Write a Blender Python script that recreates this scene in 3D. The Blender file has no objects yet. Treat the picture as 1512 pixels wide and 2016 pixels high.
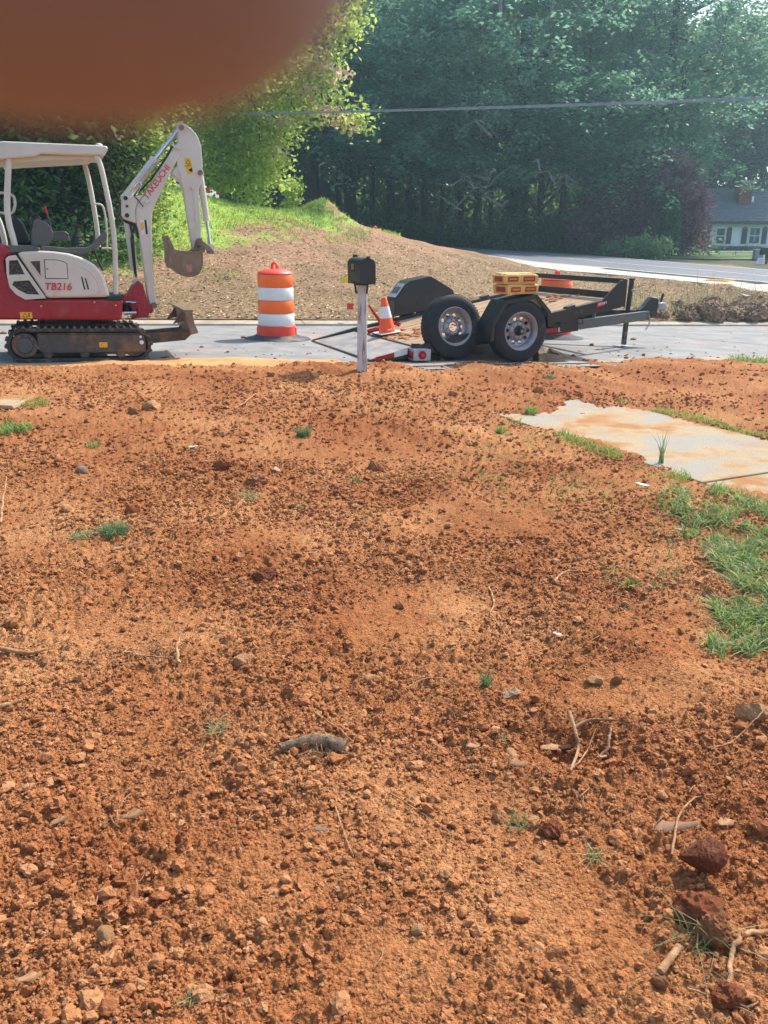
import bpy, bmesh, math, random
import numpy as np
from mathutils import Vector, Matrix
S = bpy.context.scene
COL = S.collection
R = math.radians
random.seed(5)
RNG = np.random.default_rng(11)

# ------------------------------------------------------------------ camera, sky, sun, exposure
F, HY, H = 1640.0, 473.0, 1.32
TH = math.atan((1008 - HY) / F)
CT, ST = math.cos(TH), math.sin(TH)
cam_d = bpy.data.cameras.new('camera')
cam = bpy.data.objects.new('camera', cam_d)
COL.objects.link(cam)
cam.location = (0, 0, H)
cam.rotation_euler = (R(90) - TH, 0, 0)
cam_d.sensor_fit = 'HORIZONTAL'
cam_d.sensor_width = 36.0
cam_d.lens = 36.0 * F / 1512.0
cam_d.clip_start = 0.003
cam_d.clip_end = 2000
cam_d.dof.use_dof = True
cam_d.dof.focus_distance = 8.0
cam_d.dof.aperture_fstop = 28.0
S.camera = cam

SUN_AZ, SUN_EL = 44.0, 48.0          # azimuth right of the view axis
w = bpy.data.worlds.new('World')
S.world = w
w.use_nodes = True
nt = w.node_tree
bg = nt.nodes['Background']
sky = nt.nodes.new('ShaderNodeTexSky')
sky.sky_type = 'NISHITA'
sky.sun_disc = False
sky.sun_elevation = R(SUN_EL)
sky.sun_rotation = R(SUN_AZ)
sky.air_density = 1.2
sky.dust_density = 2.0
nt.links.new(sky.outputs[0], bg.inputs[0])
bg.inputs[1].default_value = 0.15
sd = bpy.data.lights.new('sun', 'SUN')
sd.energy = 3.2
sd.angle = R(0.7)
sd.color = (1.0, 0.93, 0.82)
sun = bpy.data.objects.new('sun', sd)
COL.objects.link(sun)
sv = Vector((math.sin(R(SUN_AZ)) * math.cos(R(SUN_EL)), math.cos(R(SUN_AZ)) * math.cos(R(SUN_EL)), math.sin(R(SUN_EL))))
sun.rotation_euler = sv.to_track_quat('Z', 'Y').to_euler()
sun.location = (20, 20, 30)
S.view_settings.view_transform = 'Standard'
S.view_settings.look = 'None'
S.view_settings.exposure = 1.02
S.view_settings.gamma = 1.0
S.view_settings.use_curve_mapping = False
S.render.engine = 'CYCLES'
S.cycles.use_denoising = True
S.cycles.max_bounces = 12
S.cycles.diffuse_bounces = 8
S.cycles.transparent_max_bounces = 8
S.cycles.volume_bounces = 0
VEIL_DENSITY = .0018

# ------------------------------------------------------------------ surveying: photograph directions to places on the ground
def ray(px, py):
    u = (px - 756) / F
    v = (1008 - py) / F
    return np.array([u, CT + v * ST, -ST + v * CT])
CO = np.array([0, 0, H])
K = 0.035                      # the street falls to the right
PHI = R(21)
A = np.array([math.cos(PHI), math.sin(PHI)])
N2 = np.array([-math.sin(PHI), math.cos(PHI)])
_p = CO - H / ray(545, 668)[2] * ray(545, 668)
S0 = float(_p[:2] @ A)
def onroad(px, py):
    d = ray(px, py)
    t = (-H + K * S0) / (d[2] + K * (d[:2] @ A))
    return CO + t * d
def on_z(px, py, z):
    d = ray(px, py)
    return CO + (z - H) / d[2] * d
def on_Y(px, py, Y):
    d = ray(px, py)
    return CO + Y / d[1] * d
class Frame:
    """a thing's own axes: x forward, y away from the camera, z up"""
    def __init__(s, o, deg, pitch=math.atan(K)):
        s.o = np.array(o, float)
        s.deg, s.pitch = deg, pitch
        s.mat = Matrix.Rotation(R(deg), 3, 'Z') @ Matrix.Rotation(pitch, 3, 'Y')
        s.M = np.array(s.mat)
    def p(s, px, py, yl):
        d = s.M.T @ ray(px, py)
        oo = s.M.T @ (CO - s.o)
        q = oo + (yl - oo[1]) / d[1] * d
        return (float(q[0]), float(q[2]))
    def P(s, pts, yl):
        return [s.p(a, b, yl) for a, b in pts]
    def place(s, ob):
        ob.location = s.o
        ob.rotation_euler = s.mat.to_euler()

# ------------------------------------------------------------------ noise
def _h(xi, yi, seed):
    h = (xi.astype(np.int64) * 374761393 + yi.astype(np.int64) * 668265263 + seed * 974634777) & 0xffffffff
    h = ((h ^ (h >> 13)) * 1274126177) & 0xffffffff
    h = ((h ^ (h >> 15)) * 2246822519) & 0xffffffff
    return ((h ^ (h >> 16)) & 0xffffff) / float(0xffffff)
def vn(x, y, seed=0):
    x = np.asarray(x, float); y = np.asarray(y, float)
    xi = np.floor(x); yi = np.floor(y)
    fx = x - xi; fy = y - yi
    fx = fx * fx * fx * (fx * (fx * 6 - 15) + 10)
    fy = fy * fy * fy * (fy * (fy * 6 - 15) + 10)
    a = _h(xi, yi, seed); b = _h(xi + 1, yi, seed); c = _h(xi, yi + 1, seed); d = _h(xi + 1, yi + 1, seed)
    return (a + (b - a) * fx) * (1 - fy) + (c + (d - c) * fx) * fy
def fbm(x, y, o=4, seed=0):
    r = 0; a = .5; t = 0
    for i in range(o):
        r = r + a * vn(x * 2 ** i + 17.3 * i, y * 2 ** i - 9.1 * i, seed + i); t += a; a *= .5
    return r / t
def sst(x, a, b):
    t = np.clip((x - a) / (b - a), 0, 1)
    return t * t * (3 - 2 * t)
def bumps(x, y, cell, dens, seed, rmin=.25, rmax=.6, flat=.8):
    """lumps of soil: one possible lump per cell, rounded and a little angular"""
    gx = x / cell; gy = y / cell
    xi = np.floor(gx); yi = np.floor(gy)
    out = np.zeros_like(gx)
    for dx in (-1, 0, 1):
        for dy in (-1, 0, 1):
            cx = xi + dx; cy = yi + dy
            ex = _h(cx, cy, seed)
            rr = rmin + (rmax - rmin) * _h(cx, cy, seed + 1) ** 2
            px = gx - (cx + _h(cx, cy, seed + 2)); py = gy - (cy + _h(cx, cy, seed + 3))
            an = _h(cx, cy, seed + 4) * 6.28
            c, s = np.cos(an), np.sin(an)
            a = np.abs(px * c + py * s); b = np.abs(py * c - px * s) * (1 + .6 * _h(cx, cy, seed + 5))
            d = .55 * np.hypot(a, b) + .45 * np.maximum(np.maximum(a, b), .75 * (a + b))
            hgt = np.sqrt(np.clip(rr * rr - d * d, 0, None))
            hgt = np.minimum(hgt, rr * (.5 + .4 * _h(cx, cy, seed + 6))) * flat
            dn = dens if np.isscalar(dens) else dens
            out = np.where(ex < dn, np.maximum(out, hgt), out)
    return out * cell

# ------------------------------------------------------------------ materials
def lin(*c):
    return tuple(((v / 255) / 12.92 if v / 255 <= .04045 else ((v / 255 + .055) / 1.055) ** 2.4) for v in c) + (1,)
MATS = {}
def mat(name, c1, c2=None, rough=.6, scale=6, detail=5, bump=0, bscale=60, metal=0, spec=.5, ramp=(.35, .65), dust=0, dustc=(.30, .155, .075, 1), dscale=5, island=False, transl=0, stretch=None, world=False, coat=0, c3=None):
    m = bpy.data.materials.new(name); m.use_nodes = True
    n = m.node_tree.nodes; L = m.node_tree.links
    b = n['Principled BSDF']
    tc = n.new('ShaderNodeTexCoord')
    vec = tc.outputs['Object']
    if world:
        g = n.new('ShaderNodeNewGeometry'); vec = g.outputs['Position']
    if stretch:
        mp = n.new('ShaderNodeMapping'); mp.inputs['Scale'].default_value = stretch
        L.new(vec, mp.inputs[0]); vec = mp.outputs[0]
    def noise(sc, dt=5, rg=.6):
        t = n.new('ShaderNodeTexNoise'); t.inputs['Scale'].default_value = sc
        t.inputs['Detail'].default_value = dt; t.inputs['Roughness'].default_value = rg
        L.new(vec, t.inputs['Vector']); return t.outputs[0]
    if c2 is None: c2 = tuple(x * .8 for x in c1[:3]) + (1,)
    rp = n.new('ShaderNodeValToRGB')
    rp.color_ramp.elements[0].position, rp.color_ramp.elements[1].position = ramp
    rp.color_ramp.elements[0].color = c1; rp.color_ramp.elements[1].color = c2
    if c3 is not None:
        e = rp.color_ramp.elements.new(sum(ramp) / 2); e.color = c3
    if island:
        g = n.new('ShaderNodeNewGeometry'); src = g.outputs['Random Per Island']
    else:
        src = noise(scale, detail)
    L.new(src, rp.inputs[0])
    col = rp.outputs[0]
    if dust:
        dn = noise(dscale, 6, .65)
        r2 = n.new('ShaderNodeValToRGB')
        r2.color_ramp.elements[0].position = .66 - .34 * dust; r2.color_ramp.elements[1].position = .80 - .26 * dust
        L.new(dn, r2.inputs[0])
        mu = n.new('ShaderNodeMath'); mu.operation = 'MULTIPLY'; mu.inputs[1].default_value = min(1, .35 + dust * .6)
        L.new(r2.outputs[0], mu.inputs[0])
        mx = n.new('ShaderNodeMixRGB'); L.new(mu.outputs[0], mx.inputs[0]); L.new(col, mx.inputs[1]); mx.inputs[2].default_value = dustc
        col = mx.outputs[0]
        rr = n.new('ShaderNodeMapRange'); L.new(mu.outputs[0], rr.inputs[0]); rr.inputs[3].default_value = rough; rr.inputs[4].default_value = .9
        L.new(rr.outputs[0], b.inputs['Roughness'])
    else:
        b.inputs['Roughness'].default_value = rough
    L.new(col, b.inputs['Base Color'])
    b.inputs['Metallic'].default_value = metal
    b.inputs['Specular IOR Level'].default_value = spec
    b.inputs['Coat Weight'].default_value = coat
    if bump:
        bp = n.new('ShaderNodeBump'); bp.inputs['Strength'].default_value = bump; bp.inputs['Distance'].default_value = .01
        L.new(noise(bscale, 6, .65), bp.inputs['Height']); L.new(bp.outputs[0], b.inputs['Normal'])
    if transl:
        tr = n.new('ShaderNodeBsdfTranslucent'); mx = n.new('ShaderNodeMixShader')
        hs = n.new('ShaderNodeHueSaturation'); hs.inputs['Value'].default_value = 1.35; hs.inputs['Hue'].default_value = .485
        L.new(col, hs.inputs['Color']); L.new(hs.outputs[0], tr.inputs[0])
        mx.inputs[0].default_value = transl
        L.new(b.outputs[0], mx.inputs[1]); L.new(tr.outputs[0], mx.inputs[2])
        L.new(mx.outputs[0], n['Material Output'].inputs[0])
    MATS[name] = m
    return m

SOIL = ((.205, .068, .026, 1), (.40, .172, .070, 1), (.315, .117, .045, 1))

# ------------------------------------------------------------------ mesh building
class MB:
    def __init__(s): s.v = []; s.f = []
    def add(s, v, f):
        o = len(s.v); s.v += [tuple(map(float, q)) for q in v]; s.f += [tuple(i + o for i in q) for q in f]; return s
    def box(s, x0, x1, y0, y1, z0, z1):
        return s.add([(x0, y0, z0), (x1, y0, z0), (x1, y1, z0), (x0, y1, z0), (x0, y0, z1), (x1, y0, z1), (x1, y1, z1), (x0, y1, z1)],
                     [(0, 3, 2, 1), (4, 5, 6, 7), (0, 1, 5, 4), (1, 2, 6, 5), (2, 3, 7, 6), (3, 0, 4, 7)])
    def prism(s, pts, y0, y1):
        """polygon in x,z pulled along y"""
        n = len(pts)
        v = [(a, y0, b) for a, b in pts] + [(a, y1, b) for a, b in pts]
        f = [tuple(range(n)), tuple(range(2 * n - 1, n - 1, -1))] + [(i, i + n, (i + 1) % n + n, (i + 1) % n) for i in range(n)]
        return s.add(v, f)
    def slab(s, quad, h):
        """four corners (x,y,z) given thickness h downwards"""
        v = list(quad) + [(a, b, c - h) for a, b, c in quad]
        return s.add(v, [(0, 1, 2, 3), (7, 6, 5, 4), (0, 4, 5, 1), (1, 5, 6, 2), (2, 6, 7, 3), (3, 7, 4, 0)])
    def bar(s, p0, p1, w, h, up=(0, 0, 1)):
        p0 = Vector(p0); p1 = Vector(p1); d = (p1 - p0).normalized(); u = Vector(up)
        if abs(d.dot(u)) > .98: u = Vector((0, 1, 0))
        a = d.cross(u).normalized() * w / 2; b = a.cross(d).normalized() * h / 2
        v = [p0 - a - b, p0 + a - b, p0 + a + b, p0 - a + b, p1 - a - b, p1 + a - b, p1 + a + b, p1 - a + b]
        return s.add(v, [(0, 3, 2, 1), (4, 5, 6, 7), (0, 1, 5, 4), (1, 2, 6, 5), (2, 3, 7, 6), (3, 0, 4, 7)])
    def tube(s, path, r, n=8, closed=False, flat=1.0):
        path = [Vector(p) for p in path]; m = len(path)
        rs = [r] * m if np.isscalar(r) else list(r)
        up = Vector((0, 0, 1)); v = []; prev = None
        for i, p in enumerate(path):
            a = path[(i - 1) % m] if (i > 0 or closed) else p
            b = path[(i + 1) % m] if (i < m - 1 or closed) else p
            d = (b - a).normalized()
            if prev is None:
                u = up if abs(d.dot(up)) < .95 else Vector((0, 1, 0))
                sd_ = d.cross(u).normalized()
            else:
                sd_ = (prev - d * prev.dot(d)).normalized()
            prev = sd_; t = sd_.cross(d)
            for k in range(n):
                an = 2 * math.pi * k / n
                v.append(p + sd_ * (math.cos(an) * rs[i]) + t * (math.sin(an) * rs[i] * flat))
        f = []
        for i in range(m if closed else m - 1):
            j = (i + 1) % m
            for k in range(n):
                f.append((i * n + k, i * n + (k + 1) % n, j * n + (k + 1) % n, j * n + k))
        if not closed:
            f += [tuple(range(n - 1, -1, -1)), tuple((m - 1) * n + k for k in range(n))]
        return s.add(v, f)
    def cyl(s, p0, p1, r0, r1=None, n=16):
        return s.tube([p0, p1], [r0, r0 if r1 is None else r1], n)
    def lathe(s, prof, o=(0, 0, 0), axis='z', n=24, close=False):
        v = []; f = []; m = len(prof)
        for r, h in prof:
            for k in range(n):
                a = 2 * math.pi * k / n; c, d = r * math.cos(a), r * math.sin(a)
                q = {'z': (c, d, h), 'y': (c, h, d), 'x': (h, c, d)}[axis]
                v.append((q[0] + o[0], q[1] + o[1], q[2] + o[2]))
        for i in range(m if close else m - 1):
            j = (i + 1) % m
            for k in range(n): f.append((i * n + k, i * n + (k + 1) % n, j * n + (k + 1) % n, j * n + k))
        if not close: f += [tuple(range(n - 1, -1, -1)), tuple((m - 1) * n + k for k in range(n))]
        return s.add(v, f)
    def ball(s, c, r, n=14, m=8):
        r = (r, r, r) if np.isscalar(r) else r
        v = [(c[0], c[1], c[2] - r[2])]; f = []
        for i in range(1, m):
            t = math.pi * i / m
            for k in range(n):
                a = 2 * math.pi * k / n
                v.append((c[0] + r[0] * math.sin(t) * math.cos(a), c[1] + r[1] * math.sin(t) * math.sin(a), c[2] - r[2] * math.cos(t)))
        v.append((c[0], c[1], c[2] + r[2])); e = len(v) - 1
        for k in range(n):
            f.append((0, 1 + (k + 1) % n, 1 + k))
            for i in range(m - 2):
                a = 1 + i * n; b = a + n
                f.append((a + k, a + (k + 1) % n, b + (k + 1) % n, b + k))
            f.append((e, 1 + (m - 2) * n + k, 1 + (m - 2) * n + (k + 1) % n))
        return s.add(v, f)
    def build(s, name, m, parent=None, smooth=0, bevel=0, seg=2):
        me = bpy.data.meshes.new(name); me.from_pydata(s.v, [], s.f)
        bm = bmesh.new(); bm.from_mesh(me); bmesh.ops.recalc_face_normals(bm, faces=bm.faces); bm.to_mesh(me); bm.free()
        me.materials.append(m)
        if smooth:
            me.polygons.foreach_set('use_smooth', [True] * len(me.polygons)); me.set_sharp_from_angle(angle=R(smooth))
        return link(name, me, parent, bevel, seg)
def link(name, me, parent=None, bevel=0, seg=2):
    o = bpy.data.objects.new(name, me); COL.objects.link(o)
    if parent is not None: o.parent = parent
    if bevel:
        b = o.modifiers.new('bevel', 'BEVEL'); b.width = bevel; b.segments = seg; b.limit_method = 'ANGLE'; b.angle_limit = R(40)
    return o
def mesh_np(name, V, Fq, m, parent=None, smooth=False):
    me = bpy.data.meshes.new(name); k = Fq.shape[1]
    me.vertices.add(len(V)); me.vertices.foreach_set('co', np.ascontiguousarray(V, np.float32).ravel())
    me.loops.add(Fq.size); me.loops.foreach_set('vertex_index', np.ascontiguousarray(Fq, np.int32).ravel())
    me.polygons.add(len(Fq)); me.polygons.foreach_set('loop_start', np.arange(0, Fq.size, k, dtype=np.int32))
    me.polygons.foreach_set('loop_total', np.full(len(Fq), k, np.int32))
    if smooth: me.polygons.foreach_set('use_smooth', np.ones(len(Fq), bool))
    me.update(calc_edges=True); me.materials.append(m)
    return link(name, me, parent)
def grid_faces(nr, nc):
    i = np.arange(nr - 1)[:, None] * nc + np.arange(nc - 1)[None, :]
    return np.stack([i, i + 1, i + nc + 1, i + nc], -1).reshape(-1, 4)
def thing(name, label, cat, loc=(0, 0, 0), rz=0, group=None):
    o = bpy.data.objects.new(name, None); COL.objects.link(o); o.location = loc; o.rotation_euler = (0, 0, rz)
    o.empty_display_size = .1
    return tag(o, label, cat, group)
def tag(o, label=None, cat=None, group=None, kind=None):
    if label: o['label'] = label
    if cat: o['category'] = cat
    if group: o['group'] = group
    if kind: o['kind'] = kind
    return o
def dup(o, parent=None, name=None):
    c = o.copy(); COL.objects.link(c)
    if parent is not None: c.parent = parent
    for ch in o.children: dup(ch, c)
    return c
def text(body, size, m, parent, loc, rot, name='lettering', shear=0, bold=0, ext=.001, sx=1):
    c = bpy.data.curves.new(name, 'FONT'); c.body = body; c.size = size; c.shear = shear; c.offset = bold; c.extrude = ext
    c.align_x = 'CENTER'; c.align_y = 'CENTER'; c.materials.append(m)
    t = bpy.data.objects.new('tmp', c); COL.objects.link(t)
    me = bpy.data.meshes.new_from_object(t)
    bpy.data.objects.remove(t); bpy.data.curves.remove(c)
    me.materials.clear(); me.materials.append(m)
    o = link(name, me, parent); o.location = loc; o.rotation_euler = rot; o.scale = (sx, 1, 1)
    return o
# ------------------------------------------------------------------ the lie of the land
P0 = onroad(400, 722)[:2]
WR = 4.85
def qs(X, Y):
    return (X - P0[0]) * N2[0] + (Y - P0[1]) * N2[1], X * A[0] + Y * A[1] - S0
def zroad(X, Y):
    return -K * (X * A[0] + Y * A[1] - S0)
_cr = [on_Y(*c) for c in [(250, 352, 24), (400, 388, 24), (470, 407, 24), (560, 420, 24), (640, 436, 25), (740, 456, 26), (850, 479, 27), (960, 503, 28), (1060, 528, 26), (1150, 538, 25), (1240, 552, 23.5), (1400, 575, 21), (1490, 592, 19.6)]]
CRX = np.array([-40, -14] + [c[0] for c in _cr] + [12, 16, 40])
CRY = np.array([26, 24] + [c[1] for c in _cr] + [19.5, 21, 24])
CRZ = np.array([4.2, 3.3] + [c[2] for c in _cr] + [-.15, -.45, -.7])
_fp = [on_Y(*c) for c in [(1512, 566, 22), (1353, 546, 24), (1200, 533, 26.5), (1050, 522, 29), (960, 503, 33), (1512, 533, 31), (1353, 518, 34), (1200, 507, 38), (870, 487, 45)]]
_m = np.array([[1, c[0], c[1]] for c in _fp]); FAR = np.linalg.lstsq(_m, np.array([c[2] for c in _fp]), rcond=None)[0]
def zfar(X, Y):
    return FAR[0] + FAR[1] * np.clip(X, -8, 15) + FAR[2] * np.clip(Y, 18, 44)
_k = CRX > 6.3; CRZ[_k] = zfar(CRX[_k], CRY[_k]) + .03
MOUND = on_Y(640, 436, 24.6)
def land(X, Y):
    X = np.asarray(X, float); Y = np.asarray(Y, float)
    Ye = P0[1] + (WR - (X - P0[0]) * N2[0]) / N2[1]
    yc = np.interp(X, CRX, CRY); zc = np.interp(X, CRX, CRZ)
    ze = zroad(X, Ye) + .10
    yc = np.maximum(yc, Ye + 1.0)
    wv = np.clip((Y - Ye) / (yc - Ye), 0, 1)
    sh = .30 * wv + .70 * (wv * wv * (3 - 2 * wv))
    za = ze + (zc - ze) * sh
    L = np.interp(X, [-6, 0, 2, 4], [22, 12, 7, 3.2])
    zb = zfar(X, Y) + np.interp(X, [-14, -4, 0], [1.6, .8, 0])
    b = sst((Y - yc) / L, 0, 1)
    z = za * (1 - b) + zb * b
    n = fbm(X * 1.1, Y * 1.1, 4, 40) - .5
    near = (1 - sst(Y - yc, 0, 5))
    z = z + n * .16 * near * sst(Y - Ye, 0, 1.2)
    r2 = ((X - MOUND[0] - .05) / .66) ** 2 + ((Y - MOUND[1]) / .9) ** 2
    z = z + .38 * np.exp(-r2) * (1 + (fbm(X * 2.6, Y * 2.6, 3, 7) - .5) * .9) + .16 * np.exp(-(((X - MOUND[0] - .5) / 1.3) ** 2 + ((Y - MOUND[1]) / 1.2) ** 2))
    return z
def path_plane(X, Y):
    return -.10 + 0 * X
PT = [on_z(1052, 840, -.1), on_z(1530, 1000, -.1), on_z(1560, 880, -.1), on_z(1195, 783, -.1)]
_pu = (PT[1] - PT[0])[:2]; _pu = _pu / np.hypot(*_pu)          # along the path towards the camera
_pn = np.array([-_pu[1], _pu[0]])                              # across it
if (PT[3] - PT[0])[:2] @ _pn < 0: _pn = -_pn
PW = float(np.clip((PT[2] - PT[0])[:2] @ _pn, .8, 1.7))
def pathuv(X, Y):
    return (X - PT[0][0]) * _pu[0] + (Y - PT[0][1]) * _pu[1], (X - PT[0][0]) * _pn[0] + (Y - PT[0][1]) * _pn[1]
HOL = on_z(1105, 1462, -.12)
def trodden(X, Y):
    m = 0 * X; nz = (fbm(X * 3, Y * 3, 3, 77) - .5) * 1.3
    for px, py, rx, ry, an in SMOOTH:
        c, s_ = math.cos(an), math.sin(an); dx, dy = X - px, Y - py
        a = (dx * c + dy * s_) / rx; b = (dy * c - dx * s_) / ry
        m = np.maximum(m, sst(1.25 - np.hypot(a, b) + nz, 0, .8))
    return m
SMOOTH = [(*on_z(px, py, -.1)[:2], rx, ry, an) for px, py, rx, ry, an in [(600, 1690, .26, .16, .3), (790, 1610, .12, .30, .5), (900, 1010, .6, .35, .2), (1120, 1790, .13, .40, .55), (1000, 1620, .10, .3, .6), (1290, 1330, .35, .22, .1), (830, 1180, .4, .3, .4), (300, 1230, .35, .2, 0), (560, 1060, .3, .3, 0), (1350, 1220, .35, .3, 0), (760, 1900, .10, .12, 0)]]
def yard(X, Y, fine=True):
    X = np.asarray(X, float); Y = np.asarray(Y, float)
    q, s = qs(X, Y)
    z0 = -.12 + (zroad(X, Y) + .025 + .12) * sst(q, -5.2, -.3)
    z = z0 + (fbm(X * .8, Y * .8, 3, 3) - .5) * .075 + (fbm(X * 3.1, Y * 3.1, 3, 5) - .5) * .042
    # drag marks left by the bucket, running away to the right
    c = X * .90 + Y * .43; d = -X * .43 + Y * .90
    rid = (fbm(c * 3.4, d * .8, 3, 21) - .5) * .085 * sst(X + .2 * Y, .1, 1.2)
    z = z + rid
    r2 = ((X - HOL[0]) / .17) ** 2 + ((Y - HOL[1]) / .13) ** 2; z = z - .065 * np.exp(-r2 * 1.4) + .022 * np.exp(-(np.sqrt(r2) - 1.6) ** 2 * 3)
    clod = sst(fbm(X * .9 + 3, Y * .9, 3, 9) + .10 * sst(Y, 2.0, 4.5), .40, .60)          # where the ground is lumpy, where it is smoothed
    smooth_ = sst(X - .18 * Y, .0, 1.5) * .25
    trd = trodden(X, Y)
    clod = np.clip((clod - smooth_) * (1 - .65 * trd), .05, 1)
    u, v = pathuv(X, Y)
    edge = (fbm(X * 3, Y * 3, 4, 31) - .56) * .42
    inside = sst(np.minimum(np.minimum(v + edge, PW - v + edge), u * 1.0 + .55 + edge * 3), -.02, .10)
    pz = -.10
    if fine:
        wx = X + (fbm(X * 30, Y * 30, 2, 15) - .5) * .03; wy = Y + (fbm(X * 30 + 9, Y * 30, 2, 16) - .5) * .03
        b = bumps(wx, wy, .115, .10 * clod, 50, .14, .34, .75)
        b = np.maximum(b, bumps(wx, wy, .055, .40 * clod + .07, 60, .15, .46, .85))
        b = b + .9 * bumps(wx + .01, wy, .028, .65 * clod + .24, 70, .18, .52, .9)
        b = b + .9 * bumps(wx, wy, .0135, .70 * clod + .36, 80, .22, .56, .95)
        b = b + (fbm(X * 34, Y * 34, 3, 13) - .5) * (.014 + .020 * clod) + (vn(X * 150, Y * 150, 14) - .5) * .0055
        z = z + b * (1 - .8 * inside) * (1 - .38 * trd)
    # the soil thins out over the path and over the edge of the street
    z = z * (1 - inside) + np.minimum(z, pz - .03) * inside
    near_path = sst(np.abs(v - PW / 2), PW / 2 + .9, PW / 2) * sst(u, -1.2, -.3)
    z = z * (1 - near_path * (1 - inside)) + (pz + .004 + (z - z0) * .5) * near_path * (1 - inside)
    e = q + (fbm(X * 2.2, Y * 2.2, 4, 33) - .5) * .42 + .16 * sst(s, .0, 2.5)
    z = z - sst(e, -.10, .20) * .20
    return z

# ground sheet out to the horizon, dipping under the finer surfaces
def axis_(a):
    return np.array(sorted(set(np.round(a, 3))))
gx = axis_(list(np.arange(-46, 46.1, .8)) + list(np.linspace(46, 900, 14)) + list(-np.linspace(46, 900, 14)))
gy = axis_(list(np.arange(-8, 100.1, .8)) + list(np.linspace(100, 1200, 14)) + list(np.linspace(-900, -8, 14)))
GX, GY = np.meshgrid(gx, gy)
q_, s_ = qs(GX, GY)
base = np.where(q_ < 0, -.12 + (zroad(np.clip(GX, -30, 30), np.clip(GY, -10, 40)) + .10) * sst(q_, -5.2, -.3), np.where(q_ < WR, zroad(np.clip(GX, -30, 30), GY), land(np.clip(GX, -46, 46), np.clip(GY, -8, 100))))
hole = (np.abs(GX) < 13.5) & (GY < 33.5) & (GY > 0)
hole = hole | ((q_ > -2.0) & (q_ < WR + 1.5) & (np.abs(s_) < 40))
fan = (q_ < .6) & (np.abs(GX) < .72 * GY + .9) & (GY > .2)
GZ = np.where(hole | fan, base - .45, base - .02)
m_ground = mat('forest_earth', lin(74, 58, 38), lin(52, 66, 30), scale=.5, rough=.95, bump=.6, bscale=12, world=True)
tag(mesh_np('ground', np.stack([GX, GY, GZ], -1).reshape(-1, 3), grid_faces(len(gy), len(gx)), m_ground, smooth=True), kind='structure')

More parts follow.
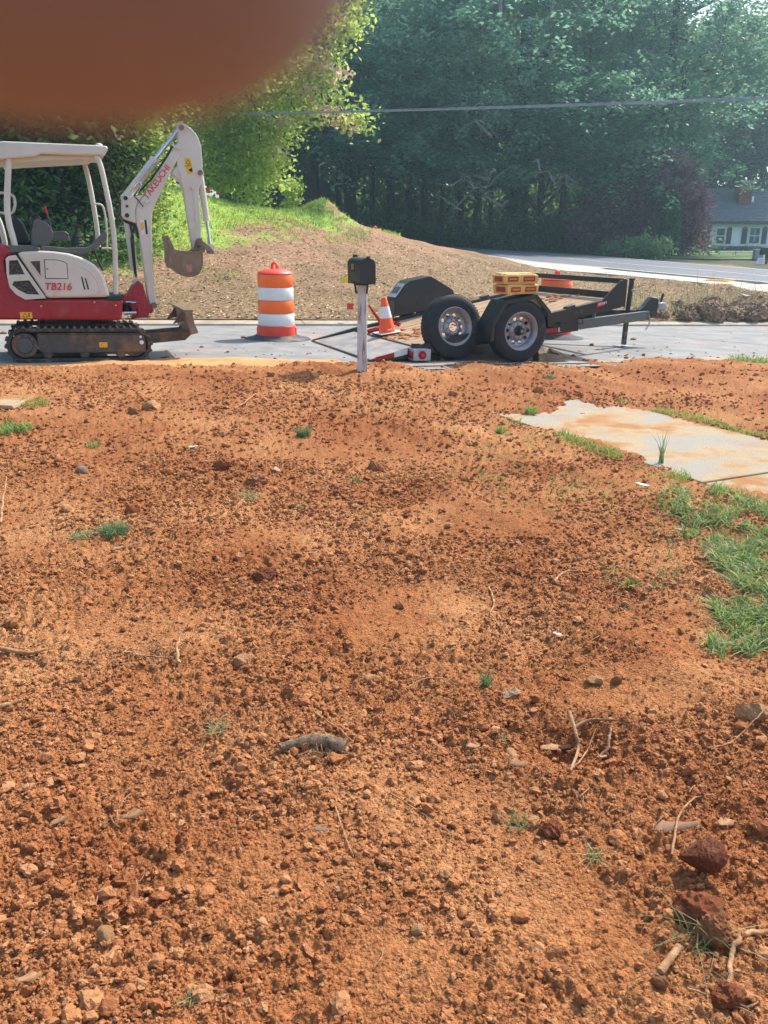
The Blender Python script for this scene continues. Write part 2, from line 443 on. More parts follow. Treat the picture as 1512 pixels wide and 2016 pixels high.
# ------------------------------------------------------------------ the yard: loose red soil
m_soil = bpy.data.materials.new('red_soil'); m_soil.use_nodes = True
def soil_nodes(m, per_instance):
    n = m.node_tree.nodes; L = m.node_tree.links; b = n['Principled BSDF']
    g = n.new('ShaderNodeNewGeometry')
    def noise(sc, dt=6, rg=.6):
        t = n.new('ShaderNodeTexNoise'); t.inputs['Scale'].default_value = sc; t.inputs['Detail'].default_value = dt; t.inputs['Roughness'].default_value = rg
        L.new(g.outputs['Position'], t.inputs['Vector']); return t.outputs[0]
    def ramp(src, a, b_, c1, c2, c3=None):
        r = n.new('ShaderNodeValToRGB'); r.color_ramp.elements[0].position = a; r.color_ramp.elements[1].position = b_
        r.color_ramp.elements[0].color = c1; r.color_ramp.elements[1].color = c2
        if c3: e = r.color_ramp.elements.new((a + b_) / 2); e.color = c3
        L.new(src, r.inputs[0]); return r.outputs[0]
    def mixc(fac, a, b_, mode='MIX'):
        x = n.new('ShaderNodeMixRGB'); x.blend_type = mode
        if isinstance(fac, float): x.inputs[0].default_value = fac
        else: L.new(fac, x.inputs[0])
        L.new(a, x.inputs[1]); L.new(b_, x.inputs[2]); return x.outputs[0]
    def vor(sc, feat='F1'):
        t = n.new('ShaderNodeTexVoronoi'); t.inputs['Scale'].default_value = sc; t.feature = feat
        nz = n.new('ShaderNodeTexNoise'); nz.inputs['Scale'].default_value = sc * 1.3; nz.inputs['Detail'].default_value = 2; L.new(g.outputs['Position'], nz.inputs['Vector'])
        ad = n.new('ShaderNodeVectorMath'); ad.operation = 'MULTIPLY_ADD'; L.new(nz.outputs['Color'], ad.inputs[0]); ad.inputs[1].default_value = (.7 / sc,) * 3; L.new(g.outputs['Position'], ad.inputs[2])
        L.new(ad.outputs[0], t.inputs['Vector']); return t
    big = ramp(noise(.9, 4), .36, .64, (.345, .130, .050, 1), (.52, .260, .115, 1), (.425, .186, .076, 1))
    fine = ramp(noise(46, 6, .75), .30, .70, (.30, .24, .20, 1), (1.12, 1.10, 1.06, 1), (.80, .76, .70, 1))
    col = mixc(.55, big, fine, 'MULTIPLY')
    red = ramp(noise(4.5, 5), .52, .70, (0, 0, 0, 1), (1, 1, 1, 1))
    k = n.new('ShaderNodeRGB'); k.outputs[0].default_value = (.27, .075, .028, 1)
    mu = n.new('ShaderNodeMath'); mu.operation = 'MULTIPLY'; mu.inputs[1].default_value = .30; L.new(red, mu.inputs[0])
    col = mixc(mu.outputs[0], col, k.outputs[0])
    v1 = vor(105); v2 = vor(240)
    sepc = n.new('ShaderNodeSeparateColor'); L.new(v1.outputs['Color'], sepc.inputs[0])
    gr = ramp(sepc.outputs[0], .0, 1.0, (.62, .52, .46, 1), (1.35, 1.28, 1.18, 1), (.96, .94, .92, 1))
    col = mixc(.65, col, gr, 'MULTIPLY')
    if per_instance:
        oi = n.new('ShaderNodeObjectInfo')
        hu = ramp(oi.outputs['Random'], 0, 1, (.23, .075, .030, 1), (.50, .265, .130, 1), (.37, .145, .058, 1))
        col = mixc(.55, col, hu)
    L.new(col, b.inputs['Base Color']); b.inputs['Roughness'].default_value = .95; b.inputs['Specular IOR Level'].default_value = .12
    iv = n.new('ShaderNodeMath'); iv.operation = 'SUBTRACT'; iv.inputs[0].default_value = 1.0; L.new(v1.outputs['Distance'], iv.inputs[1])
    i2 = n.new('ShaderNodeMath'); i2.operation = 'SUBTRACT'; i2.inputs[0].default_value = 1.0; L.new(v2.outputs['Distance'], i2.inputs[1])
    m2 = n.new('ShaderNodeMath'); m2.operation = 'MULTIPLY_ADD'; L.new(i2.outputs[0], m2.inputs[0]); m2.inputs[1].default_value = .45; L.new(iv.outputs[0], m2.inputs[2])
    m3 = n.new('ShaderNodeMath'); m3.operation = 'MULTIPLY_ADD'; L.new(noise(330, 3, .7), m3.inputs[0]); m3.inputs[1].default_value = .5; L.new(m2.outputs[0], m3.inputs[2])
    bp = n.new('ShaderNodeBump'); bp.inputs['Strength'].default_value = 1.0 if not per_instance else .5; bp.inputs['Distance'].default_value = .0065
    L.new(m3.outputs[0], bp.inputs['Height']); L.new(bp.outputs[0], b.inputs['Normal'])
soil_nodes(m_soil, False)
m_clod = bpy.data.materials.new('soil_lump'); m_clod.use_nodes = True
soil_nodes(m_clod, True)

def yard_mesh():
    nc = 860
    uu = np.linspace(-.64, .64, nc)
    # rows: dense near the camera, a few centimetres apart by the street
    py = np.arange(2150, 880, -2.4)
    ys = [float(on_z(756, p, -.12)[1]) for p in py]
    y = ys[-1]
    while y < 7.0: y += .019; ys.append(y)
    y0 = np.array(ys); f = (y0 - y0[0]) / (y0[-1] - y0[0])
    V = np.zeros((len(f), nc, 3))
    # every column of the fan runs to the edge of the street
    ye = (P0[1] + .45 / N2[1] - P0[0] * N2[0] / N2[1] * -1) / (1 + uu * N2[0] / N2[1]) if False else None
    for j, u in enumerate(uu):
        # (uY-P0x)*N2x + (Y-P0y)*N2y = .45
        yend = (.45 + P0[0] * N2[0] + P0[1] * N2[1]) / (u * N2[0] + N2[1])
        yy = y0[0] + f * (yend - y0[0])
        yy = np.where(y0 < 4.5, y0 * 1.0, 4.5 + (y0 - 4.5) / (y0[-1] - 4.5) * (yend - 4.5))
        V[:, j, 0] = u * yy; V[:, j, 1] = yy
    V[:, :, 2] = yard(V[:, :, 0], V[:, :, 1])
    o = mesh_np('yard_soil', V.reshape(-1, 3), grid_faces(len(f), nc), m_soil)
    tag(o, kind='structure')
yard_mesh()
def yard_around():
    xs = np.arange(-10, 10.01, .06); ys = np.arange(-4, 13.0, .06); X, Y = np.meshgrid(xs, ys)
    Z = yard(X, Y, False) + bumps(X, Y, .11, .3, 50, .15, .4, .8) + bumps(X, Y, .17, .25, 52, .1, .35, .6)
    ins = sst(.62 * Y - np.abs(X), .02, .14) * sst(Y, 1.0, 1.12)
    Z = Z - .003 - .16 * ins
    q, s = qs(X, Y); Z = np.where(q > .05, Z - .4, Z)
    tag(mesh_np('yard_soil', np.stack([X, Y, Z], -1).reshape(-1, 3), grid_faces(len(ys), len(xs)), m_soil, smooth=True), kind='structure')
yard_around()

# ------------------------------------------------------------------ loose lumps of soil: too many to count, instanced by geometry nodes
def lump_field():
    P = []; Sc = []
    for r, dens, ymax in [(.0024, 12000, 2.5), (.0038, 7000, 3.6), (.0060, 2600, 5.4), (.0092, 700, 8), (.0140, 100, 14)]:
        ar = .64 * ymax * ymax
        n = int(min(dens * ar, 42000))
        Y = np.sqrt(RNG.random(n) * (ymax ** 2 - .8) + .8); X = Y * (RNG.random(n) * 2 - 1) * .62
        q, s = qs(X, Y); u, v = pathuv(X, Y)
        cl = fbm(X * 1.6 + 9, Y * 1.6, 3, 91)
        keep = (q < -.02) & ~((v > .05) & (v < PW - .03) & (u > -.35)) & (RNG.random(n) < (.25 + .75 * sst(cl, .30, .62)) * (1 - .45 * sst(X - .18 * Y, 0, 1.5)) * (1 - .75 * trodden(X, Y)))
        X, Y = X[keep], Y[keep]
        rr = r * (.55 + 1.0 * RNG.random(len(X)) ** 2)
        P.append(np.stack([X, Y, rr], -1))
    P = np.concatenate(P)
    z = yard(P[:, 0], P[:, 1])
    rr = P[:, 2].copy()
    sc = np.stack([rr * (.8 + .5 * RNG.random(len(rr))), rr * (.8 + .4 * RNG.random(len(rr))), rr * (.55 + .4 * RNG.random(len(rr)))], -1)
    co = np.stack([P[:, 0], P[:, 1], z + rr * .30], -1)
    me = bpy.data.meshes.new('loose_soil'); me.vertices.add(len(co)); me.vertices.foreach_set('co', co.astype(np.float32).ravel())
    a = me.attributes.new('rot', 'FLOAT_VECTOR', 'POINT'); a.data.foreach_set('vector', np.stack([RNG.normal(0, .35, len(co)), RNG.normal(0, .35, len(co)), RNG.random(len(co)) * 6.28], -1).astype(np.float32).ravel())
    a = me.attributes.new('scl', 'FLOAT_VECTOR', 'POINT'); a.data.foreach_set('vector', sc.astype(np.float32).ravel())
    a = me.attributes.new('idx', 'INT', 'POINT'); a.data.foreach_set('value', RNG.integers(0, 6, len(co)).astype(np.int32))
    o = link('loose_soil', me); tag(o, kind='stuff')
    g = bpy.data.node_groups.new('lumps', 'GeometryNodeTree')
    g.interface.new_socket('Geometry', in_out='INPUT', socket_type='NodeSocketGeometry')
    g.interface.new_socket('Geometry', in_out='OUTPUT', socket_type='NodeSocketGeometry')
    n = g.nodes; L = g.links
    gi = n.new('NodeGroupInput'); go = n.new('NodeGroupOutput')
    join = n.new('GeometryNodeJoinGeometry')
    for i in range(6):
        ico = n.new('GeometryNodeMeshIcoSphere'); ico.inputs['Subdivisions'].default_value = 2
        sp = n.new('GeometryNodeSetPosition'); pos = n.new('GeometryNodeInputPosition')
        ad = n.new('ShaderNodeVectorMath'); ad.operation = 'ADD'; ad.inputs[1].default_value = (i * 7.1, i * 3.3, 2.0)
        no = n.new('ShaderNodeTexNoise'); no.inputs['Scale'].default_value = 1.1; no.inputs['Detail'].default_value = 3
        L.new(pos.outputs[0], ad.inputs[0]); L.new(ad.outputs[0], no.inputs['Vector'])
        sb = n.new('ShaderNodeVectorMath'); sb.operation = 'SUBTRACT'; sb.inputs[1].default_value = (.5, .5, .5); L.new(no.outputs['Color'], sb.inputs[0])
        ml = n.new('ShaderNodeVectorMath'); ml.operation = 'SCALE'; ml.inputs['Scale'].default_value = 2.6; L.new(sb.outputs[0], ml.inputs[0])
        L.new(ico.outputs['Mesh'], sp.inputs['Geometry']); L.new(ml.outputs[0], sp.inputs['Offset'])
        sm = n.new('GeometryNodeSetMaterial'); sm.inputs['Material'].default_value = m_clod; L.new(sp.outputs[0], sm.inputs[0])
        ti = n.new('GeometryNodeGeometryToInstance'); L.new(sm.outputs[0], ti.inputs[0]); L.new(ti.outputs[0], join.inputs[0])
    ip = n.new('GeometryNodeInstanceOnPoints'); ip.inputs['Pick Instance'].default_value = True
    def attr(nm, ty):
        a = n.new('GeometryNodeInputNamedAttribute'); a.data_type = ty; a.inputs['Name'].default_value = nm
        return a.outputs['Attribute']
    L.new(gi.outputs[0], ip.inputs['Points']); L.new(join.outputs[0], ip.inputs['Instance'])
    L.new(attr('idx', 'INT'), ip.inputs['Instance Index'])
    er = n.new('FunctionNodeEulerToRotation'); L.new(attr('rot', 'FLOAT_VECTOR'), er.inputs[0]); L.new(er.outputs[0], ip.inputs['Rotation'])
    L.new(attr('scl', 'FLOAT_VECTOR'), ip.inputs['Scale'])
    L.new(ip.outputs[0], go.inputs[0])
    md = o.modifiers.new('lumps', 'NODES'); md.node_group = g
lump_field()

# ------------------------------------------------------------------ the street
m_road = mat('street_surface', lin(122, 121, 120), lin(146, 144, 141), rough=.88, scale=2.6, detail=8, bump=.3, bscale=300, dust=.3, dustc=(.50, .30, .16, 1), dscale=.55, world=True, spec=.3)
m_conc = mat('concrete', lin(196, 190, 178), lin(168, 162, 150), rough=.9, scale=2.5, detail=8, bump=.25, bscale=160, dust=.25, dustc=(.48, .27, .14, 1), dscale=1.0, world=True, spec=.3)
def strip(name, q0, q1, dz, m, sa=-26, sb=46, n=150, crown=0, wob=0):
    ss = np.linspace(sa, sb, n); qq = np.linspace(q0, q1, 7)
    SS, QQ = np.meshgrid(ss, qq, indexing='ij')
    if wob: QQ = QQ + wob * (fbm(SS * .8, SS * 0 + q0, 3, 3) - .5)
    X = (SS + S0) * A[0] + (QQ + P0 @ N2) * N2[0]; Y = (SS + S0) * A[1] + (QQ + P0 @ N2) * N2[1]
    c = 1 - ((QQ - (q0 + q1) / 2) / ((q1 - q0) / 2)) ** 2
    Z = -K * SS + dz + crown * c
    return tag(mesh_np(name, np.stack([X, Y, Z], -1).reshape(-1, 3), grid_faces(n, 7), m, smooth=True), kind='structure')
strip('street', -.5, WR, 0, m_road, crown=.015)
# low kerb on the far side, its concrete gutter and the gutter on the near side
def kerb(name, q0, q1, h, m):
    mb = MB(); ss = np.arange(-26, 46, .5)
    for i in range(len(ss) - 1):
        def p(s, q, z):
            t = (s + S0) * A + (q + P0 @ N2) * N2
            return (t[0], t[1], -K * s + z)
        a, b = ss[i], ss[i + 1]
        if abs(i % 6) == 5: b -= .012
        mb.add([p(a, q0, -.05), p(a, q1, -.05), p(b, q1, -.05), p(b, q0, -.05), p(a, q0 + .02, h * .35), p(a, q1, h), p(b, q1, h), p(b, q0 + .02, h * .35)],
               [(0, 1, 2, 3), (4, 7, 6, 5), (0, 4, 5, 1), (1, 5, 6, 2), (2, 6, 7, 3), (3, 7, 4, 0)])
    return tag(mb.build(name, m), kind='structure')
m_kerb = mat('kerb_concrete', lin(178, 168, 150), lin(150, 134, 112), rough=.9, scale=3, bump=.3, bscale=120, dust=.3, dustc=(.45, .28, .16, 1), dscale=2, world=True)
kerb('kerb', WR - .12, WR + .22, .09, m_kerb)
strip('gutter', -.30, .06, .012, mat('gutter_concrete', lin(150, 146, 138), lin(130, 120, 106), rough=.9, scale=3, bump=.3, bscale=120, dust=.5, dustc=(.45, .26, .13, 1), dscale=2, world=True))

# spilled orange sand on the street beside the machine
def sand_patch(name, cs, cq, rs_, rq, hgt, seed, n=110):
    ss = np.linspace(-rs_, rs_, n) + cs; qq = np.linspace(-rq, rq, 60) + cq
    SS, QQ = np.meshgrid(ss, qq, indexing='ij')
    X = (SS + S0) * A[0] + (QQ + P0 @ N2) * N2[0]; Y = (SS + S0) * A[1] + (QQ + P0 @ N2) * N2[1]
    e = 1 - np.hypot((SS - cs) / rs_, (QQ - cq) / rq)
    nz = fbm(X * 3, Y * 3, 4, seed) - .5
    Z = -K * SS + .006 + np.clip(e * 1.6 + nz * 1.4 - .15, -.6, 1) * hgt + (fbm(X * 30, Y * 30, 3, seed + 4) - .5) * .012 * (e > .1)
    return tag(mesh_np(name, np.stack([X, Y, Z], -1).reshape(-1, 3), grid_faces(n, 60), m_sand, smooth=True), kind='stuff')
m_sand = mat('orange_sand', (.60, .33, .145, 1), (.46, .21, .08, 1), rough=.95, scale=5, detail=8, bump=.6, bscale=120, world=True, spec=.1)
_a = onroad(380, 706); qa, sa_ = qs(_a[0], _a[1])
sand_patch('spilled_sand', sa_ - .15, .20, 1.75, .50, .035, 5)
_a = onroad(120, 722); qb, sb_ = qs(_a[0], _a[1])
sand_patch('spilled_sand', sb_ - .3, .12, 1.9, .30, .022, 15)

# ------------------------------------------------------------------ bank, mound and far verge
def hillside():
    xs = np.arange(-15, 14.01, .11); t = np.linspace(0, 1, 190)
    X, T = np.meshgrid(xs, t, indexing='ij')
    Ye = P0[1] + (WR + .12 - (X - P0[0]) * N2[0]) / N2[1]
    Y = Ye + T ** 1.25 * (35 - Ye)
    Z = land(X, Y) + (.5 * bumps(X, Y, .22, .12, 120, .15, .4, .5) + .55 * bumps(X, Y, .1, .35, 130, .15, .5, .6)) * (1 - sst(T, .7, .9))
    Z = np.where(T < .02, Z - .02, Z)
    o = mesh_np('hillside', np.stack([X, Y, Z], -1).reshape(-1, 3), grid_faces(len(xs), len(t))[:, ::-1], m_hill, smooth=True)
    tag(o, kind='structure')
m_hill = bpy.data.materials.new('bank_litter'); m_hill.use_nodes = True
def hill_nodes():
    n = m_hill.node_tree.nodes; L = m_hill.node_tree.links; b = n['Principled BSDF']
    g = n.new('ShaderNodeNewGeometry'); sx = n.new('ShaderNodeSeparateXYZ'); L.new(g.outputs['Position'], sx.inputs[0])
    def noise(sc, dt=6, rg=.6):
        t = n.new('ShaderNodeTexNoise'); t.inputs['Scale'].default_value = sc; t.inputs['Detail'].default_value = dt; t.inputs['Roughness'].default_value = rg
        L.new(g.outputs['Position'], t.inputs['Vector']); return t.outputs[0]
    def ramp(src, ps, cs):
        r = n.new('ShaderNodeValToRGB')
        for i, (p, c) in enumerate(zip(ps, cs)):
            e = r.color_ramp.elements[i] if i < 2 else r.color_ramp.elements.new(p)
            e.position = p; e.color = c
        L.new(src, r.inputs[0]); return r.outputs[0]
    def mixc(fac, a, b_):
        x = n.new('ShaderNodeMixRGB'); L.new(fac, x.inputs[0]); L.new(a, x.inputs[1]); L.new(b_, x.inputs[2]); return x.outputs[0]
    def math_(op, a, b_):
        x = n.new('ShaderNodeMath'); x.operation = op
        for i, v in enumerate((a, b_)):
            if isinstance(v, (int, float)): x.inputs[i].default_value = v
            else: L.new(v, x.inputs[i])
        return x.outputs[0]
    straw = ramp(noise(18, 8, .75), [.3, .7, .5], [lin(82, 66, 46), lin(178, 156, 122), lin(130, 106, 78)])
    earth = ramp(noise(9, 8, .7), [.3, .72, .5], [lin(118, 90, 68), lin(178, 148, 120), lin(152, 118, 92)])
    f = ramp(math_('ADD', noise(.7, 5), math_('MULTIPLY', math_('SUBTRACT', sx.outputs[2], .7), .22)), [.46, .60], [(0, 0, 0, 1), (1, 1, 1, 1)])
    col = mixc(f, straw, earth)
    gr = ramp(noise(12, 6, .7), [.3, .7], [lin(110, 142, 52), lin(172, 196, 92)])
    # grass grows on the upper left of the bank
    gm = math_('SUBTRACT', math_('MULTIPLY', sx.outputs[1], .5), math_('MULTIPLY', sx.outputs[0], 1.0))
    gm = math_('ADD', math_('MULTIPLY', math_('SUBTRACT', gm, 12.95), .35), math_('MULTIPLY', math_('SUBTRACT', noise(.9, 6), .5), 2.2))
    gm = ramp(gm, [.0, .35], [(0, 0, 0, 1), (1, 1, 1, 1)])
    col = mixc(gm, col, gr)
    L.new(col, b.inputs['Base Color']); b.inputs['Roughness'].default_value = .95; b.inputs['Specular IOR Level'].default_value = .15
    bp = n.new('ShaderNodeBump'); bp.inputs['Strength'].default_value = .8; bp.inputs['Distance'].default_value = .03
    L.new(noise(24, 8, .75), bp.inputs['Height']); L.new(bp.outputs[0], b.inputs['Normal'])
hill_nodes()
hillside()

# ------------------------------------------------------------------ far road with its kerb and pavement
near_e = [on_Y(*c) for c in [(1640, 584, 19.5), (1512, 566, 22), (1353, 546, 24), (1200, 533, 26.5), (1050, 520, 29), (960, 502, 33), (880, 488, 40)]]
far_e = [on_Y(*c) for c in [(1760, 552, 26), (1512, 533, 31), (1353, 518, 34), (1200, 507, 38), (1060, 498, 40), (960, 492, 42), (870, 486, 45)]]
def resample(pts, n):
    p = np.array(pts)[:, :2]; d = np.r_[0, np.cumsum(np.hypot(*np.diff(p, axis=0).T))]
    t = np.linspace(0, d[-1], n)
    return np.stack([np.interp(t, d, p[:, 0]), np.interp(t, d, p[:, 1])], -1)
def extend(pts, a, b):
    p = [np.array(q[:2]) for q in pts]
    d0 = (p[0] - p[1]) / np.hypot(*(p[0] - p[1])); d1 = (p[-1] - p[-2]) / np.hypot(*(p[-1] - p[-2]))
    return [p[0] + d0 * a] + p + [p[-1] + d1 * b]
ne = resample(extend(near_e, 3, 16), 90); fe = resample(extend(far_e, 5, 14), 90)
def ribbon(name, a, b, dz, m, n=9, kind='structure'):
    t = np.linspace(0, 1, n)[None, :, None]
    V = a[:, None, :] * (1 - t) + b[:, None, :] * t
    Z = zfar(V[..., 0], V[..., 1]) + dz
    return tag(mesh_np(name, np.concatenate([V, Z[..., None]], -1).reshape(-1, 3), grid_faces(len(a), n), m, smooth=True), kind=kind)
m_far = mat('far_asphalt', lin(84, 90, 102), lin(98, 103, 112), rough=.8, scale=.8, detail=8, bump=.2, bscale=60, world=True)
ribbon('far_road', ne, fe, .03, m_far)
m_line = mat('road_paint', lin(214, 196, 150), lin(190, 178, 150), rough=.8, scale=5, world=True)
mid = (ne * .49 + fe * .51); ribbon('lane_marking', mid, ne * .475 + fe * .525, .034, m_line, 2)
we = ne * .035 + fe * .965; ribbon('lane_marking', we, ne * .02 + fe * .98, .034, mat('edge_line', lin(224, 226, 226), lin(200, 204, 206), world=True), 2)
dn = np.gradient(ne, axis=0); dn = dn / np.hypot(dn[:, 0], dn[:, 1])[:, None]
nn = np.stack([-dn[:, 1], dn[:, 0]], -1)
if (fe[40] - ne[40]) @ nn[40] > 0: nn = -nn
m_walk = mat('pavement_concrete', lin(190, 184, 172), lin(170, 164, 152), rough=.9, scale=2.5, detail=6, bump=.2, bscale=100, world=True)
kb = MB()
for i in range(89):
    a0, a1, b0, b1 = ne[i] + nn[i] * .02, ne[i + 1] + nn[i + 1] * .02, ne[i] + nn[i] * .24, ne[i + 1] + nn[i + 1] * .24
    zz = [float(zfar(p[0], p[1])) for p in (a0, a1, b1, b0)]
    kb.slab([(a0[0], a0[1], zz[0] + .09), (a1[0], a1[1], zz[1] + .09), (b1[0], b1[1], zz[2] + .09), (b0[0], b0[1], zz[3] + .09)], .2)
tag(kb.build('far_kerb', m_walk), kind='structure')
sw = tag(bpy.data.objects.new('sidewalk', None), kind='structure'); COL.objects.link(sw)
d_ = np.r_[0, np.cumsum(np.hypot(*np.diff(ne, axis=0).T))]
for i in range(22):
    ta, tb = 3.3 + i * 1.5, 3.3 + i * 1.5 + 1.485
    if tb > d_[-1] - 15: break
    def at(t, off):
        p = np.array([np.interp(t, d_, ne[:, 0]), np.interp(t, d_, ne[:, 1])]); q = np.array([np.interp(t, d_, nn[:, 0]), np.interp(t, d_, nn[:, 1])])
        r = p + q * off
        return (r[0], r[1], float(zfar(r[0], r[1])) + .085 if off < 1 else min(float(zfar(r[0], r[1])), float(land(r[0], r[1]))) + .05)
    gap = .25 if not 4 < ta < 10 else .85
    mb = MB().slab([at(ta, gap), at(tb, gap), at(tb, 1.95), at(ta, 1.95)], .12)
    mb.build('slab', m_walk, sw, bevel=.01)
tp = mat('tactile_yellow', lin(236, 176, 60), lin(214, 150, 40), rough=.7, scale=20)
c0 = on_Y(1414, 569.5, 22.0)
tpad = thing('tactile_paving', 'yellow tactile paving plate set in the pale pavement', 'tactile paving', (c0[0], c0[1], float(zfar(c0[0], c0[1])) + .095), R(-42))
MB().box(-.30, .30, -.30, .30, -.03, 0).build('plate', tp, tpad, bevel=.004)
dm = MB()
for i in range(12):
    for j in range(12): dm.cyl((-.27 + i * .049, -.27 + j * .049, 0), (-.27 + i * .049, -.27 + j * .049, .006), .015, .008, 6)
tag(dm.build('dome', tp, tpad), kind='stuff')

# concrete garden path with soil washed over it
m_path = mat('path_concrete', lin(160, 154, 142), lin(166, 118, 74), rough=.95, scale=1.9, detail=10, bump=.9, bscale=130, ramp=(.42, .60), c3=lin(176, 156, 124), dust=.55, dustc=(.42, .235, .115, 1), dscale=3.2, world=True, spec=.2)
pth = tag(bpy.data.objects.new('garden_path', None), kind='structure'); COL.objects.link(pth)
u = -1.1
for i, ln in enumerate([1.35, 1.55, 1.30, 1.5, 1.5, 1.5]):
    def pp(uu, vv): 
        q = PT[0][:2] + _pu * uu + _pn * vv
        return (q[0], q[1], -.10 + .006 * (i % 2) - .02 * (i > 2))
    MB().slab([pp(u, 0), pp(u + ln - .012, 0), pp(u + ln - .012, PW), pp(u, PW)], .1).build('slab', m_path, pth, bevel=.008)
    u += ln
# ------------------------------------------------------------------ compact excavator
def rot2(p, c, a):
    return (c[0] + (p[0] - c[0]) * math.cos(a) - (p[1] - c[1]) * math.sin(a), c[1] + (p[0] - c[0]) * math.sin(a) + (p[1] - c[1]) * math.cos(a))
m_red = mat('machine_red', lin(158, 22, 44), lin(142, 18, 38), rough=.38, scale=2, dust=.34, dscale=4, bump=.04, bscale=30, coat=.2)
m_white = mat('machine_cream', lin(206, 202, 190), lin(196, 191, 178), rough=.42, scale=2, dust=.28, dustc=(.42, .33, .24, 1), dscale=3, bump=.04, bscale=30, coat=.15)
m_grey = mat('machine_grey', lin(92, 92, 88), lin(78, 78, 74), rough=.55, scale=4, dust=.25, dscale=6, bump=.1, bscale=120)
m_track = mat('track_grey', lin(84, 78, 72), lin(66, 62, 58), rough=.7, scale=5, dust=.55, dscale=4, bump=.15, bscale=80)
m_rub = mat('track_rubber', lin(66, 60, 54), lin(46, 43, 40), rough=.85, scale=6, dust=.45, dustc=(.26, .19, .13, 1), dscale=7, bump=.3, bscale=90)
m_lug = mat('lug_rubber', lin(112, 100, 86), lin(60, 55, 50), rough=.9, scale=9, dust=.5, dustc=(.34, .25, .17, 1), dscale=9, bump=.3, bscale=90)
m_blk = mat('black_plastic', lin(34, 34, 34), lin(26, 26, 26), rough=.5, scale=6, bump=.1, bscale=200)
m_vinyl = mat('seat_vinyl', lin(30, 31, 34), lin(22, 22, 25), rough=.45, scale=6, bump=.15, bscale=60)
m_chrome = mat('chrome_rod', lin(214, 218, 222), lin(196, 198, 202), rough=.12, metal=1, scale=4)
m_steel = mat('worn_steel', lin(142, 124, 106), lin(112, 98, 86), rough=.5, metal=.35, scale=7, dust=.45, dustc=(.34, .20, .12, 1), dscale=6, bump=.2, bscale=60)
m_bucket = mat('bucket_steel', lin(136, 118, 100), lin(104, 88, 74), rough=.5, metal=.3, scale=5, dust=.5, dustc=(.28, .145, .08, 1), dscale=5, bump=.2, bscale=50)
m_yel = mat('decal_yellow', lin(236, 178, 20), lin(228, 168, 16), rough=.5, scale=10)
m_decal_blk = mat('decal_black', lin(24, 22, 20), rough=.5)
m_redtxt = mat('red_lettering', lin(206, 30, 52), lin(196, 26, 46), rough=.45)
m_mesh = mat('grille_mesh', lin(48, 44, 40), lin(120, 112, 100), rough=.8, scale=55, detail=3, ramp=(.45, .75), bump=.4, bscale=120)
m_plate = mat('pale_label', lin(226, 222, 206), lin(206, 200, 180), rough=.6, scale=12)

EX = Frame((onroad(43, 715.4) + onroad(284, 713.4)) / 2, 21)
EX.o[2] += .004
ex = thing('mini_excavator', 'red and cream mini excavator with open canopy and raised arm on the street edge', 'excavator')
EX.place(ex)
def E_(x, y, yl): return EX.p(x, y, yl)
def E3(x, y, yl):
    a = EX.p(x, y, yl); return (a[0], yl, a[1])

